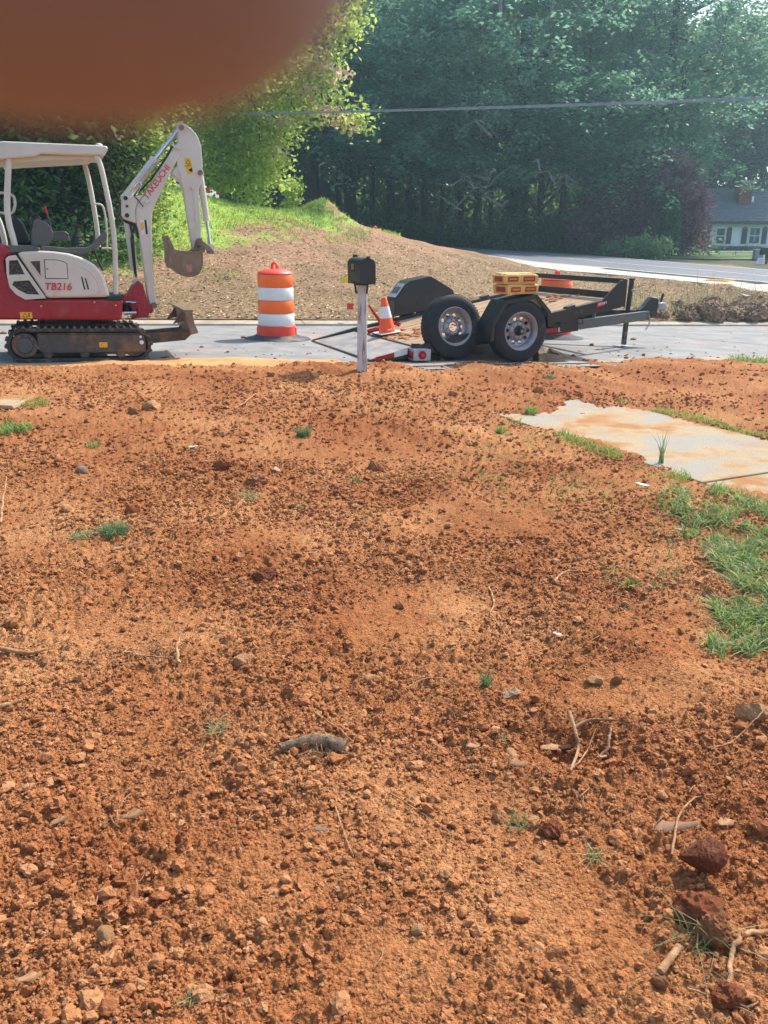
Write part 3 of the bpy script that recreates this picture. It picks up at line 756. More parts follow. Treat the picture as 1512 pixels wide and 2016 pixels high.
# tracks
def track(y0, y1, decal):
    L = E_(12, 683, 0)[0] + .175; Rr = E_(298, 683, 0)[0] - .172; cz = .178; r = .172
    t = MB(); pts = []
    for i in range(15): a = math.pi / 2 + math.pi * i / 14; pts.append((L + r * math.cos(a), cz + r * math.sin(a)))
    for i in range(15): a = -math.pi / 2 + math.pi * i / 14; pts.append((Rr + r * math.cos(a), cz + r * math.sin(a)))
    n = len(pts); cx = (L + Rr) / 2
    def inner(p):
        c = (L, cz) if p[0] <= L + .001 else (Rr, cz); k = (r - .034) / r
        return (c[0] + (p[0] - c[0]) * k, c[1] + (p[1] - c[1]) * k)
    inn = [inner(p) for p in pts]; v = []; f = []
    for y in (y0, y1): v += [(a, y, b) for a, b in pts] + [(a, y, b) for a, b in inn]
    for i in range(n):
        j = (i + 1) % n
        f += [(i, j, j + 2 * n, i + 2 * n), (i + n, i + 3 * n, j + 3 * n, j + n), (i, i + n, j + n, j), (i + 2 * n, j + 2 * n, j + 3 * n, i + 3 * n)]
    t.add(v, f); belt = t.build('track_belt', m_rub, ex, smooth=30, bevel=.006)
    # lugs all round the belt
    per = 2 * (Rr - L) + 2 * math.pi * r; k = 46
    lug = MB().add([(-.017, y0 - .004, 0), (.017, y0 - .004, 0), (.017, y1 + .004, 0), (-.017, y1 + .004, 0), (-.011, y0 + .004, .02), (.011, y0 + .004, .02), (.011, y1 - .004, .02), (-.011, y1 - .004, .02)],
                   [(0, 3, 2, 1), (4, 5, 6, 7), (0, 1, 5, 4), (1, 2, 6, 5), (2, 3, 7, 6), (3, 0, 4, 7)])
    first = None
    for i in range(k):
        d = per * i / k; a = Rr - L
        if d < a: p, an = (L + d, cz + r), 0
        elif d < a + math.pi * r: an = -(d - a) / r; p = (Rr + r * math.sin(-an), cz + r * math.cos(an))
        elif d < 2 * a + math.pi * r: p, an = (Rr - (d - a - math.pi * r), cz - r), math.pi
        else: an = math.pi + (d - 2 * a - math.pi * r) / r; p = (L - r * math.sin(an - math.pi), cz - r * math.cos(an - math.pi)); an = -an
        if first is None: o = first = lug.build('track_lug', m_lug, belt)
        else: o = first.copy(); COL.objects.link(o)
        o.location = (p[0], 0, p[1] - (.0)); o.rotation_euler = (0, -an if an <= 0 else an, 0)
    fr = MB(); ya, yb = y0 + .012, y1 - .03
    a, b = E_(73, 664, 0), E_(282, 664, 0)
    fr.prism([(a[0], .30), (b[0] + .02, .295), (b[0] + .03, .10), (a[0] + .04, .095), (a[0], .13)], ya, yb)
    tf = fr.build('track_frame', m_track, ex, bevel=.012)
    MB().box(a[0] + .02, b[0] - .03, y0 + .004, ya + .01, .292, .306).build('frame_lip', m_rub, tf)
    sp = MB().lathe([(.125, y0 + .02), (.125, y1 - .03)], (L, 0, cz), 'y', 24).build('sprocket', m_track, ex, smooth=30, bevel=.008)
    MB().lathe([(.073, y0 - .002), (.078, y0 + .012), (.078, y0 + .03)], (L, 0, cz), 'y', 24).build('sprocket_hub', m_grey, sp, smooth=30)
    for i in range(9):
        aa = 2 * math.pi * i / 9
        MB().cyl((L + .098 * math.cos(aa), y0 + .013, cz + .098 * math.sin(aa)), (L + .098 * math.cos(aa), y0 + .03, cz + .098 * math.sin(aa)), .009, n=6).build('bolt', m_steel, sp)
    idl = MB().lathe([(.06, y0 + .03), (.128, y0 + .05), (.128, y1 - .05), (.06, y1 - .03)], (Rr, 0, cz), 'y', 24).build('idler_wheel', m_track, ex, smooth=30)
    for x in (-.30, .03, .36): MB().lathe([(.035, y0 + .02), (.05, y0 + .03), (.05, y1 - .04)], ((L + Rr) / 2 + x * 1.1, 0, .088), 'y', 14).build('roller', m_track, ex, smooth=30)
    for p, rr in (((277, 663), .013), ((279, 674), .022)):
        q = E_(p[0], p[1], y0)
        MB().cyl((q[0], y0 - .004, q[1]), (q[0], y0 + .05, q[1]), rr, n=12).build('grease_port', mat('port_white', lin(240, 238, 230)) if 'port_white' not in MATS else MATS['port_white'], tf)
    if decal:
        q0, q1 = E_(195, 674, 0), E_(212, 684, 0)
        dc = MB().box(q0[0], q1[0], ya - .003, ya + .002, q1[1], q0[1]).build('warning_label', m_yel, tf)
        text('!', .04, m_decal_blk, dc, ((q0[0] + q1[0]) / 2 - .02, ya - .004, (q0[1] + q1[1]) / 2), (R(90), 0, 0), 'label_mark')
track(0, .23, True)
track(.75, .98, False)
MB().box(-.42, .40, .22, .76, .17, .38).build('undercarriage', m_track, ex, bevel=.02)
MB().lathe([(.30, .37), (.30, .47)], (-.06, .49, 0), 'z', 28).build('swing_bearing', m_blk, ex, smooth=30)

# dozer blade on its two arms
br, bl_ = E_(376, 648, .2), E_(292, 652, .2)
for y in (.24, .70):
    MB().prism([(bl_[0] - .12, .25), (bl_[0] + .0, .27), (br[0] - .06, .30), (br[0] - .02, .36), (br[0] + .02, .43), (br[0] + .04, .29), (br[0] - .06, .20), (bl_[0], .165), (bl_[0] - .12, .16)], y, y + .05).build('blade_arm', m_track, ex, bevel=.008)
prof = EX.P([(363, 611), (379, 611), (380, 622), (383, 636), (391, 655), (377, 659), (372, 647), (367, 634)], 0)
bd = MB().prism(prof, -.01, .99).build('dozer_blade', m_steel, ex, bevel=.006)
MB().box(prof[0][0] - .012, prof[1][0] + .004, -.012, .992, prof[0][1] - .014, prof[0][1] + .006).build('blade_top_edge', m_bucket, bd, bevel=.003)
for y in (.18, .76): MB().prism([(prof[0][0] - .10, prof[0][1] - .16), (prof[0][0] + .01, prof[0][1] - .01), (prof[7][0] + .01, prof[7][1])], y, y + .03).build('blade_rib', m_track, bd)

# upper body: red frame with counterweight
yn = .01
rb = [(-.86, .435)] + EX.P([(240, 631), (243, 589), (92, 589), (70, 589), (50, 582), (36, 572), (22, 555), (12, 535), (9, 515), (16, 503), (30, 500), (22, 490), (12, 484), (0, 481)], yn)
rb += [(-.80, rb[-1][1] + .005), (-.90, 1.02), (-.94, .80), (-.93, .55)]
MB().prism(rb, yn + .012, .95).build('body_frame', m_red, ex, bevel=.03, seg=3)
# recessed panels with raised edges along the red skirt
for pl in ([(95, 599), (141, 602), (148, 623), (104, 624)], [(155, 602), (228, 612), (230, 622), (163, 625)]):
    P = EX.P(pl, yn); mb = MB()
    for i in range(4): a, b = P[i], P[(i + 1) % 4]; mb.bar((a[0], yn + .010, a[1]), (b[0], yn + .010, b[1]), .012, .010, up=(0, 1, 0))
    mb.build('skirt_panel', m_red, ex, bevel=.003)
seam = EX.P([(47, 595), (58, 603), (68, 613), (74, 621), (78, 631)], yn)
MB().tube([(a, yn + .010, b) for a, b in seam], .005, 6).build('skirt_seam', m_red, ex)
for px in ((81, 603), (186, 595), (228, 601)):
    q = E_(px[0], px[1], yn); MB().cyl((q[0], yn - .001, q[1]), (q[0], yn + .02, q[1]), .011, n=10).build('bolt', m_chrome, ex)
q0, q1 = E_(39, 614.5, yn), E_(64, 627, yn)
wl = MB().box(q0[0], q1[0], yn + .006, yn + .016, q1[1], q0[1]).build('warning_label', m_yel, ex)
def tri(mb, c, r, y):
    P = [(c[0] + r * math.cos(R(90 + 120 * i)), c[1] + r * math.sin(R(90 + 120 * i))) for i in range(3)]
    for i in range(3): a, b = P[i], P[(i + 1) % 3]; mb.bar((a[0], y, a[1]), (b[0], y, b[1]), r * .14, .002, up=(0, 1, 0))
    return mb
mb = tri(MB(), (q0[0] + .045, (q0[1] + q1[1]) / 2 - .006), .028, yn + .005); mb.box(q1[0] - .036, q1[0] - .026, yn + .004, yn + .007, q1[1] + .012, q0[1] - .02); mb.ball((q1[0] - .031, yn + .006, q0[1] - .015), (.007, .002, .007))
mb.build('label_pictogram', m_decal_blk, wl)

# cream engine cover
hood = EX.P([(33, 498), (45, 495), (75, 493.5), (106, 495), (135, 499), (155, 505), (172, 512), (186, 521), (198, 534), (207, 551), (212, 568), (217, 585), (92, 587)], yn)
MB().prism(hood, yn - .006, .40).build('engine_cover', m_white, ex, bevel=.03, seg=3)
arc = EX.P([(152, 522), (168, 528), (180, 538), (190, 552), (195, 566), (196, 576), (190, 580), (160, 580)], yn)
MB().tube([(a, yn - .004, b) for a, b in arc], [.003] + [.006] * 6 + [.003], 6).build('cover_crease', m_white, ex, smooth=60)
# side grille panel, a white frame round two mesh openings
gp = EX.P([(11, 509), (17, 504), (31, 502), (91, 587), (50, 590), (32, 580), (19, 566)], yn)
gy0 = yn - .022
gpn = MB()
def frame_panel(mb, outer, hole_list, y0, y1, wd):
    for ring in [outer] + hole_list:
        n = len(ring)
        for i in range(n): a, b = ring[i], ring[(i + 1) % n]; mb.bar((a[0], (y0 + y1) / 2, a[1]), (b[0], (y0 + y1) / 2, b[1]), wd, y1 - y0, up=(0, 1, 0))
h1 = EX.P([(18, 513), (37, 513), (52, 541), (18, 541)], yn); h2 = EX.P([(24, 553), (58, 551), (78, 581), (52, 580), (36, 570)], yn)
MB().prism(gp, yn + .004, yn + .05).build('grille_mesh_panel', m_mesh, ex)
MB().prism(EX.P([(9, 500), (30, 496), (50, 497), (112, 580), (100, 592), (40, 592), (14, 570)], yn), yn + .03, .5).build('engine_bay', m_decal_blk, ex)
sd_ = MB()
def strip2(a, b, wd, y0=gy0, y1=yn + .012): sd_.bar((a[0], (y0 + y1) / 2, a[1]), (b[0], (y0 + y1) / 2, b[1]), y1 - y0, wd)
def P1(x, y): return E_(x, y, yn)
sdp = MB()
for poly in ([(11, 509), (17, 504), (31, 502), (37, 512), (18, 513), (18, 541), (20, 555), (24, 563), (19, 566), (13, 540)],
             [(31, 502), (91, 587), (78, 581), (57, 551), (49, 541), (35, 512)],
             [(19, 566), (24, 561), (37, 571), (53, 579), (79, 580), (91, 587), (50, 590), (32, 580)],
             [(16, 541), (50, 540), (58, 552), (27, 554), (23, 563), (17, 552)]):
    sdp.prism(EX.P(poly, yn), gy0, yn + .012)
sdp.build('grille_frame', m_white, ex, bevel=.005)
MB().prism(EX.P([(60, 515), (79, 514), (80, 544)], yn), yn - .012, yn).build('cover_vent', m_mesh, ex)
vr = EX.P([(57, 513.5), (80, 512.5), (81.5, 547)], yn); mb = MB()
for i in range(3): a, b = vr[i], vr[(i + 1) % 3]; mb.bar((a[0], yn - .010, a[1]), (b[0], yn - .010, b[1]), .012, .012, up=(0, 1, 0))
mb.build('vent_rim', m_white, ex, bevel=.003)
dr = MB().prism(EX.P([(88, 512), (112, 512.5), (123, 515), (131, 519.5), (133.5, 548), (90, 547.5)], yn), yn - .012, yn).build('filler_door', m_white, ex, bevel=.004)
MB().prism(EX.P([(86.6, 510.8), (112, 511.3), (124, 514), (132.2, 519), (134.8, 549.2), (88.7, 548.8)], yn), yn - .008, yn - .003).build('door_gap', m_decal_blk, ex)
q = E_(93, 529, yn); MB().cyl((q[0], yn - .02, q[1]), (q[0], yn - .010, q[1]), .011, n=12).build('door_lock', m_chrome, dr, smooth=30)
for pl in ([(159.5, 545), (162, 545), (168.5, 570), (165.5, 570)], [(167, 548), (169.5, 548), (175.5, 569.5), (172.5, 569.5)]):
    MB().prism(EX.P(pl, yn), yn - .009, yn - .003).build('vent_slot', m_decal_blk, ex)
q = E_(114, 564.5, yn); text('TB216', .098, m_redtxt, ex, (q[0], yn - .016, q[1]), (R(90), 0, 0), shear=.18, bold=.0011, sx=1.0)
# grey cap behind the cover and black pads
MB().prism(EX.P([(8, 484), (30, 483), (72, 485), (80, 491), (76, 495), (34, 497), (24, 498)], .02), .02, .9).build('deck_cap', m_grey, ex, bevel=.012)
MB().prism(EX.P([(212, 583), (240, 583), (243, 590), (210, 590)], .02), .0, .5).build('step_pad', m_blk, ex, bevel=.005)
MB().box(E_(100, 500, .4)[0], E_(238, 585, .4)[0], .40, .93, .66, .70).build('floor_plate', m_grey, ex, bevel=.006)

# seat, consoles, levers
sb = EX.P([(22, 482), (15, 440), (20, 428), (34, 428), (46, 440), (56, 462), (60, 482)], .42)
MB().prism(sb, .36, .66).build('seat_back', m_vinyl, ex, bevel=.04, seg=3)
MB().prism(EX.P([(30, 480), (30, 470), (95, 474), (96, 484)], .42), .36, .68).build('seat_cushion', m_vinyl, ex, bevel=.02)
cs = MB().prism(EX.P([(62, 486), (62, 456), (67, 434), (72, 430), (90, 436), (99, 446), (105, 458), (105, 466), (101, 476), (92, 486)], .2), .17, .33).build('control_console', m_grey, ex, bevel=.014)
bo = E3(70, 434, .25); tp_ = E3(57, 412, .25)
MB().tube([Vector(bo) + (Vector(tp_) - Vector(bo)) * t for t in (-.1, .15, .3, .45)], [.07, .06, .05, .03], 10).build('lever_boot', m_blk, cs, smooth=60)
MB().tube([Vector(bo), Vector(bo) + (Vector(tp_) - Vector(bo)) * .6, Vector(tp_)], [.012, .014, .022], 8).build('lever', m_blk, cs, smooth=60)
a, b, c = E3(101, 452, .3), E3(93, 422, .3), E3(87, 406, .3)
MB().tube([a, b], .008, 6).build('lever', m_grey, ex); MB().tube([b, c], [.011, .014], 8).build('red_lever_grip', m_redtxt, ex, smooth=60)
MB().prism(EX.P([(103, 474), (103, 455), (128, 455), (135, 460), (137, 474)], .75), .70, .86).build('armrest_console', m_grey, ex, bevel=.012)
mb = MB(); c0 = E3(151, 483, .3)
for i, r in enumerate((.075, .062, .070, .055, .060, .045, .05, .035)): mb.lathe([(r, i * .014), (r * .93, i * .014 + .013)], c0, 'z', 14)
jb = mb.build('joystick_boot', m_blk, ex, smooth=40)
c1 = E3(150, 444, .3)
MB().tube([(c0[0], .3, c0[2] + .1), c1], [.014, .018], 8).build('joystick', m_blk, jb, smooth=60)
MB().bar((c1[0] - .05, .3, c1[2] + .005), (c1[0] + .045, .3, c1[2] - .004), .03, .024).build('joystick_head', m_blk, jb, bevel=.006)
MB().prism(EX.P([(81, 492), (81, 484), (100, 485), (131, 488), (170, 487), (180, 482), (205, 456), (210, 457), (210, 470), (196, 484), (182, 494), (166, 502), (150, 500)], .1), .08, .26).build('front_console', m_grey, ex, bevel=.014)
MB().prism(EX.P([(176, 480), (176, 464), (185, 463), (184, 480)], .5), .48, .55).build('travel_lever', m_blk, ex, bevel=.006)
MB().prism(EX.P([(18, 414), (30, 385), (28, 384)], .6), .55, .6).build('belt_guide', m_grey, ex)

# canopy on four posts
rf = EX.P([(-38, 292), (-6, 279), (6, 277.5), (200, 286), (209, 287.5), (213, 289), (211, 297), (206, 306), (150, 305), (80, 303), (70, 308), (20, 312), (-38, 318)], .03)
cn = MB().prism(rf, .03, .95).build('canopy_roof', m_white, ex, bevel=.022, seg=3)
MB().prism(EX.P([(0, 306), (160, 304), (190, 305), (180, 312), (60, 318), (0, 322)], .1), .1, .88).build('canopy_lining', m_white, cn, bevel=.01)
q = E_(196, 287, .4); MB().ball((q[0], .5, q[1] + .005), (.04, .10, .03)).build('roof_lamp', m_white, cn, smooth=60)
def post(pts, yl, r, nm='canopy_post', m=None):
    p = [E3(a, b, yl) for a, b in pts]; pp = []
    for i in range(len(p) - 1):
        for k in range(5):
            t = k / 5; p0 = p[max(0, i - 1)]; p1 = p[i]; p2 = p[i + 1]; p3 = p[min(len(p) - 1, i + 2)]
            pp.append(tuple(.5 * ((2 * p1[j]) + (-p0[j] + p2[j]) * t + (2 * p0[j] - 5 * p1[j] + 4 * p2[j] - p3[j]) * t * t + (-p0[j] + 3 * p1[j] - 3 * p2[j] + p3[j]) * t ** 3) for j in range(3)))
    pp.append(p[-1])
    return MB().tube(pp, r, 10).build(nm, m or m_white, ex, smooth=60)
post([(188, 306), (194, 316), (202, 342), (219, 425), (226, 490), (228, 579)], .08, .027)
post([(158, 308), (166, 320), (179, 376), (190, 443), (194, 486)], .90, .027)
post([(17, 312), (16, 340), (14, 405), (18, 440), (24, 462), (30, 485)], .08, .029)
post([(-14, 316), (-12, 340), (-14, 405), (0, 440), (8, 470), (10, 484)], .90, .029)
post([(187, 402), (196, 402), (203, 408), (207, 425), (210, 450), (211, 487)], .80, .011, 'grab_rail')
post([(200, 489), (213, 489), (224, 490)], .5, .010, 'grab_rail')
post([(-6, 379), (14, 381), (26, 386), (29.5, 396), (28.5, 410), (22, 420), (0, 419)], .5, .014, 'seat_guard')
post([(186, 495), (196, 520), (203, 533)], .6, .012, 'floor_strut', m_blk)

# swing post
MB().prism(EX.P([(240, 580), (252, 579), (262, 562), (272, 552), (282, 560), (287, 580), (293, 595), (300, 602), (303, 612), (298, 618), (287, 614), (276, 618), (262, 616), (255, 600), (242, 598)], .40), .40, .47).build('swing_post', m_red, ex, bevel=.012)
MB().prism(EX.P([(240, 580), (252, 579), (262, 562), (272, 552), (282, 560), (287, 580), (293, 595), (300, 602), (303, 612), (298, 618), (287, 614), (276, 618), (262, 616), (255, 600), (242, 598)], .40), .53, .60).build('swing_post', m_red, ex, bevel=.012)
sp0 = E3(248, 590, .5); MB().cyl((sp0[0], .5, sp0[2] - .13), (sp0[0], .5, sp0[2] + .05), .06, n=16).build('swing_pin', m_blk, ex, smooth=40)
MB().prism(EX.P([(262, 612), (294, 612), (292, 625), (258, 627)], .42), .40, .60).build('swing_foot', m_red, ex, bevel=.01)
a, b = E3(243, 616, .40), E3(270, 615, .40)
MB().cyl((a[0], .36, a[2]), (b[0], .36, b[2]), .018, n=12).build('swing_cylinder', m_chrome, ex, smooth=40)
MB().cyl((b[0] + .01, .34, b[2] - .02), (b[0] + .01, .34, b[2] + .06), .022, n=10).build('hinge_pin', m_red, ex, smooth=40)
for px in ((253, 595), (262, 596)):
    q = E3(px[0], px[1], .37); MB().cyl((q[0] - .03, .37, q[2]), (q[0] + .03, .37, q[2]), .014, n=8).build('hose_fitting', m_chrome, ex)

# boom
BY0, BY1 = .43, .57
bp = EX.P([(305, 606), (309, 598), (304, 560), (300, 492), (298.5, 440), (300, 418), (307, 400), (316, 382), (330, 352), (353, 309), (357, 296), (354, 286), (345, 289), (335, 300), (304, 352), (283, 384), (271, 398), (266, 415), (268, 440), (272, 452), (281, 510), (290, 580), (296, 606)], BY0)
bo_ = MB().prism(bp, BY0, BY1).build('boom', m_white, ex, bevel=.014)
MB().prism(EX.P([(266, 386), (283, 384), (271, 398), (266, 415), (268, 440), (262, 438), (243, 431), (239, 424), (239, 388), (244, 384)], BY0 - .02), BY0 - .02, BY1 + .02).build('boom_bracket', m_white, bo_, bevel=.012)
MB().prism(EX.P([(238, 392), (242, 392), (242, 424), (250, 434), (268, 440), (276, 470), (272, 470), (264, 446), (246, 438), (238, 428)], BY0), BY0 + .02, BY1 - .02).build('boom_underside', m_blk, bo_)
for px, r in (((247, 390), .022), ((250, 406), .013), ((250, 424), .022), ((289, 397), .016), ((293, 396), .010)):
    q = E_(px[0], px[1], BY0 - .02); MB().cyl((q[0], BY0 - .035, q[1]), (q[0], BY0 + .02, q[1]), r, n=14).build('pin', m_blk if r > .012 and px[0] < 270 else m_chrome, bo_, smooth=40)
q = E_(303, 601, BY0); MB().cyl((q[0], .38, q[1]), (q[0], .62, q[1]), .032, n=16).build('boom_foot_pin', m_steel, bo_, smooth=40)
pa, pb = E_(291, 384, BY0), E_(327, 333, BY0)
an = math.atan2(pb[1] - pa[1], pb[0] - pa[0])
text('TAKEUCHI', .088, m_redtxt, bo_, ((pa[0] + pb[0]) / 2, BY0 - .002, (pa[1] + pb[1]) / 2), (R(90), -an, 0), bold=.0012, sx=1.0)
l0 = EX.P([(276, 433), (290, 433), (292, 461), (278, 462)], BY0)
lb = MB().prism(l0, BY0 - .004, BY0 + .002).build('serial_label', m_plate, bo_)
MB().prism(EX.P([(284, 433), (288, 433), (291, 461), (287, 461)], BY0), BY0 - .006, BY0 - .003).build('label_band', m_decal_blk, lb)
MB().prism(EX.P([(277, 440), (282, 436), (284, 450), (279, 454)], BY0), BY0 - .006, BY0 - .003).build('label_mark', m_yel, lb)
MB().tube([E3(264, 386, .41), E3(272, 394, .40), E3(282, 407, .41)], .006, 6).build('hose', m_blk, bo_)
# boom cylinder, hoses beside it
def cylinder(p0, p1, y, r, split, name='hydraulic_cylinder', barrel_first=True, par=None):
    a = Vector(E3(*p0, y)); b = Vector(E3(*p1, y)); m_ = a + (b - a) * split
    c = MB().cyl(a, m_, r, n=16).build(name, m_white, par or ex, smooth=40, bevel=.004)
    MB().cyl(m_ - (b - a) * .01, m_ + (b - a) * .03, r * 1.12, n=16).build('gland', m_white, c, smooth=40)
    MB().cyl(m_, b, r * .55, n=12).build('rod', m_chrome, c, smooth=40)
    for e in (a, b): MB().cyl((e[0], y - r * 1.1, e[2]), (e[0], y + r * 1.1, e[2]), r * 1.05, n=14).build('cylinder_eye', m_white, c, smooth=40)
    return c
cylinder((250, 428), (268, 556), .5, .042, .78)
MB().tube([E3(256, 440, .45), E3(262, 470, .43), E3(264, 500, .43), E3(268, 545, .44)], .010, 6).build('hose', m_blk, ex, smooth=60)
MB().tube([E3(264, 446, .45), E3(258, 470, .42), E3(263, 520, .42), E3(266, 540, .44)], .009, 6).build('hose', m_blk, ex, smooth=60)
cy = cylinder((246, 390), (355, 250), .5, .045, .52)
MB().tube([E3(258, 378, .44), E3(268, 362, .44), E3(276, 358, .44), E3(279, 366, .44), E3(268, 384, .45)], .008, 6).build('hose_guard', m_chrome, ex, smooth=60)
MB().tube([E3(262, 372, .43), E3(300, 322, .43), E3(308, 318, .43)], .009, 6).build('feed_pipe', m_chrome, ex, smooth=60)
MB().tube([E3(276, 376, .45), E3(300, 350, .45), E3(330, 305, .44), E3(342, 284, .44)], .011, 6).build('hose', m_blk, ex, smooth=60)

# arm (dipper)
AY0, AY1 = .44, .56
ap = EX.P([(350, 262), (352, 250), (357, 244), (366, 245), (376, 252), (386, 263), (392, 274), (396, 288), (399, 320), (399, 352), (394, 366), (391, 377), (394, 410), (396, 444), (396, 470), (399, 492), (385, 494), (379, 488), (370, 430), (362, 377), (355, 352), (349, 330), (348, 310), (351, 290)], AY0)
ar = MB().prism(ap, AY0, AY1).build('arm', m_white, ex, bevel=.012)
MB().prism(EX.P([(340, 348), (337, 343), (341, 335), (349, 325), (356, 352), (360, 370), (352, 352)], AY0 + .01), AY0 + .01, AY1 - .01).build('arm_bracket', m_white, ar, bevel=.006)
for px, r, mm in (((357, 251), .026, m_steel), ((351, 289), .030, m_white), ((345, 344), .016, m_white), ((379, 370), .020, m_white), ((394, 340), .026, m_steel), ((387, 253), .006, m_blk)):
    q = E_(px[0], px[1], AY0); MB().cyl((q[0], AY0 - .03, q[1]), (q[0], AY0 + .02, q[1]), r, n=14).build('pin', mm, ar, smooth=40)
MB().prism(EX.P([(350, 291), (342, 282), (338, 284), (346, 296)], AY0 - .02), AY0 - .02, AY0 + .01).build('hose_clamp', m_white, ar)
MB().prism(EX.P([(377, 372), (382, 372), (386, 390), (388, 440), (384, 440), (381, 392)], AY0), AY0 - .008, AY0).build('arm_stiffener', m_white, ar, bevel=.003)
yl_ = MB().prism(EX.P([(362, 311), (375, 311), (380, 341), (370, 343)], AY0), AY0 - .004, AY0).build('warning_label', m_yel, ar)
c = EX.p(370, 320, AY0); tri(MB(), c, .030, AY0 - .006).build('label_pictogram', m_decal_blk, yl_)
MB().prism(EX.P([(371, 334), (378, 330), (379, 338), (374, 338)], AY0), AY0 - .006, AY0 - .004).build('label_pictogram', m_decal_blk, yl_)
MB().prism(EX.P([(363, 326.5), (377, 326), (377.3, 327), (363.3, 327.5)], AY0), AY0 - .006, AY0 - .004).build('label_line', m_decal_blk, yl_)
cylinder((394, 342), (414, 488), .5, .036, .60)
# bucket linkage and bucket
for y in (.40, .57): MB().prism(EX.P([(385, 474), (391, 469), (397, 472), (412, 483), (422, 494), (421, 500), (414, 499), (400, 488), (388, 482)], y), y, y + .03).build('bucket_link', m_steel, ex, bevel=.006)
MB().prism(EX.P([(386, 470), (398, 468), (402, 490), (394, 500), (384, 496), (372, 494), (380, 490)], .44), .43, .57).build('arm_end', m_steel, ex, bevel=.01)
for px, r in (((392, 474), .028), ((397, 492), .034), ((417, 496), .024)):
    q = E_(px[0], px[1], .40); MB().cyl((q[0], .385, q[1]), (q[0], .615, q[1]), r, n=14).build('pin', m_bucket, ex, smooth=40)
YB0, YB1 = .30, .70
side = EX.P([(337, 489), (345, 492), (385, 496), (399, 495), (400.5, 516), (398, 528), (392, 540), (382, 545), (371, 546), (357, 541), (348, 533), (341, 520), (338, 505)], YB0)
bk = MB().prism(side, YB0, YB0 + .02).build('bucket', m_bucket, ex, bevel=.004)
MB().prism(side, YB1 - .02, YB1).build('bucket_side', m_bucket, bk, bevel=.004)
shell = side[4:] ; sh = MB(); cc = (sum(p[0] for p in side) / len(side), sum(p[1] for p in side) / len(side))
shp = shell + [side[0]]
for i in range(len(shp) - 1):
    a, b = shp[i], shp[i + 1]; ia = (a[0] + (cc[0] - a[0]) * .08, a[1] + (cc[1] - a[1]) * .08); ib = (b[0] + (cc[0] - b[0]) * .08, b[1] + (cc[1] - b[1]) * .08)
    sh.prism([a, b, ib, ia], YB0 + .021, YB1 - .021)
sh.build('bucket_shell', m_bucket, bk)
MB().prism(EX.P([(360, 500), (395, 500), (396, 520), (390, 536), (375, 541), (362, 536), (356, 520)], YB0), YB0 - .006, YB0 - .0005).build('wear_plate', m_steel, bk, bevel=.003)
MB().prism(EX.P([(365, 522), (376, 521), (378, 535), (369, 535)], YB0), YB0 - .010, YB0 - .007).build('mud_patch', mat('dry_mud', lin(176, 132, 104), rough=.95), bk)
for i in range(5):
    y = YB0 + .004 + i * (YB1 - YB0 - .05) / 4
    o = EX.P([(327, 465), (331, 463), (340, 480), (345, 494), (345, 514), (338, 530), (333, 517), (332, 492)], YB0)
    MB().prism(o, y, y + .046).build('bucket_tooth', m_steel, bk, bevel=.006)
# ------------------------------------------------------------------ tilt-deck trailer
m_tblk = mat('trailer_black', lin(38, 39, 41), lin(30, 31, 33), rough=.38, scale=3, dust=.16, dustc=(.28, .2, .14, 1), dscale=3, bump=.05, bscale=40, coat=.15)
m_deckst = mat('ramp_plate', lin(150, 148, 146), lin(124, 122, 120), rough=.6, metal=.2, scale=4, dust=.55, dustc=(.46, .36, .27, 1), dscale=3, bump=.2, bscale=90)
m_wood = mat('deck_plank', lin(176, 146, 112), lin(140, 112, 84), rough=.9, scale=3, detail=8, stretch=(1.2, 14, 6), bump=.3, bscale=18, dust=.35, dustc=(.44, .30, .19, 1), dscale=1.2)
m_tyre = mat('tyre_rubber', lin(40, 42, 46), lin(30, 32, 35), rough=.8, scale=8, dust=.25, dustc=(.20, .155, .115, 1), dscale=5, bump=.1, bscale=90)
m_rim = mat('rim_silver', lin(168, 168, 170), lin(146, 146, 150), rough=.42, metal=.55, scale=6, dust=.12, dscale=6)
m_tape_r = mat('reflector_red', lin(168, 24, 34), rough=.4, scale=30)
m_tape_w = mat('reflector_white', lin(226, 226, 226), lin(206, 206, 206), rough=.4, scale=30)
m_lens = mat('lamp_red', lin(158, 14, 24), lin(132, 10, 18), rough=.2, scale=40)
m_galv = mat('galvanised', lin(176, 178, 180), lin(148, 150, 152), rough=.5, metal=.5, scale=12)
TR = Frame(onroad(732, 715), 23)
TR.o[2] += .012
TW = 2.2
tr = thing('tilt_deck_trailer', 'black tilt deck equipment trailer parked on the street with its tail on the ground', 'trailer'); TR.place(tr)
def T3(x, y, yl):
    a = TR.p(x, y, yl); return (a[0], yl, a[1])
SL = .212                                        # slope of the tilted deck
def dz(x): return .012 + SL * x
XB, XE = .62, 3.42
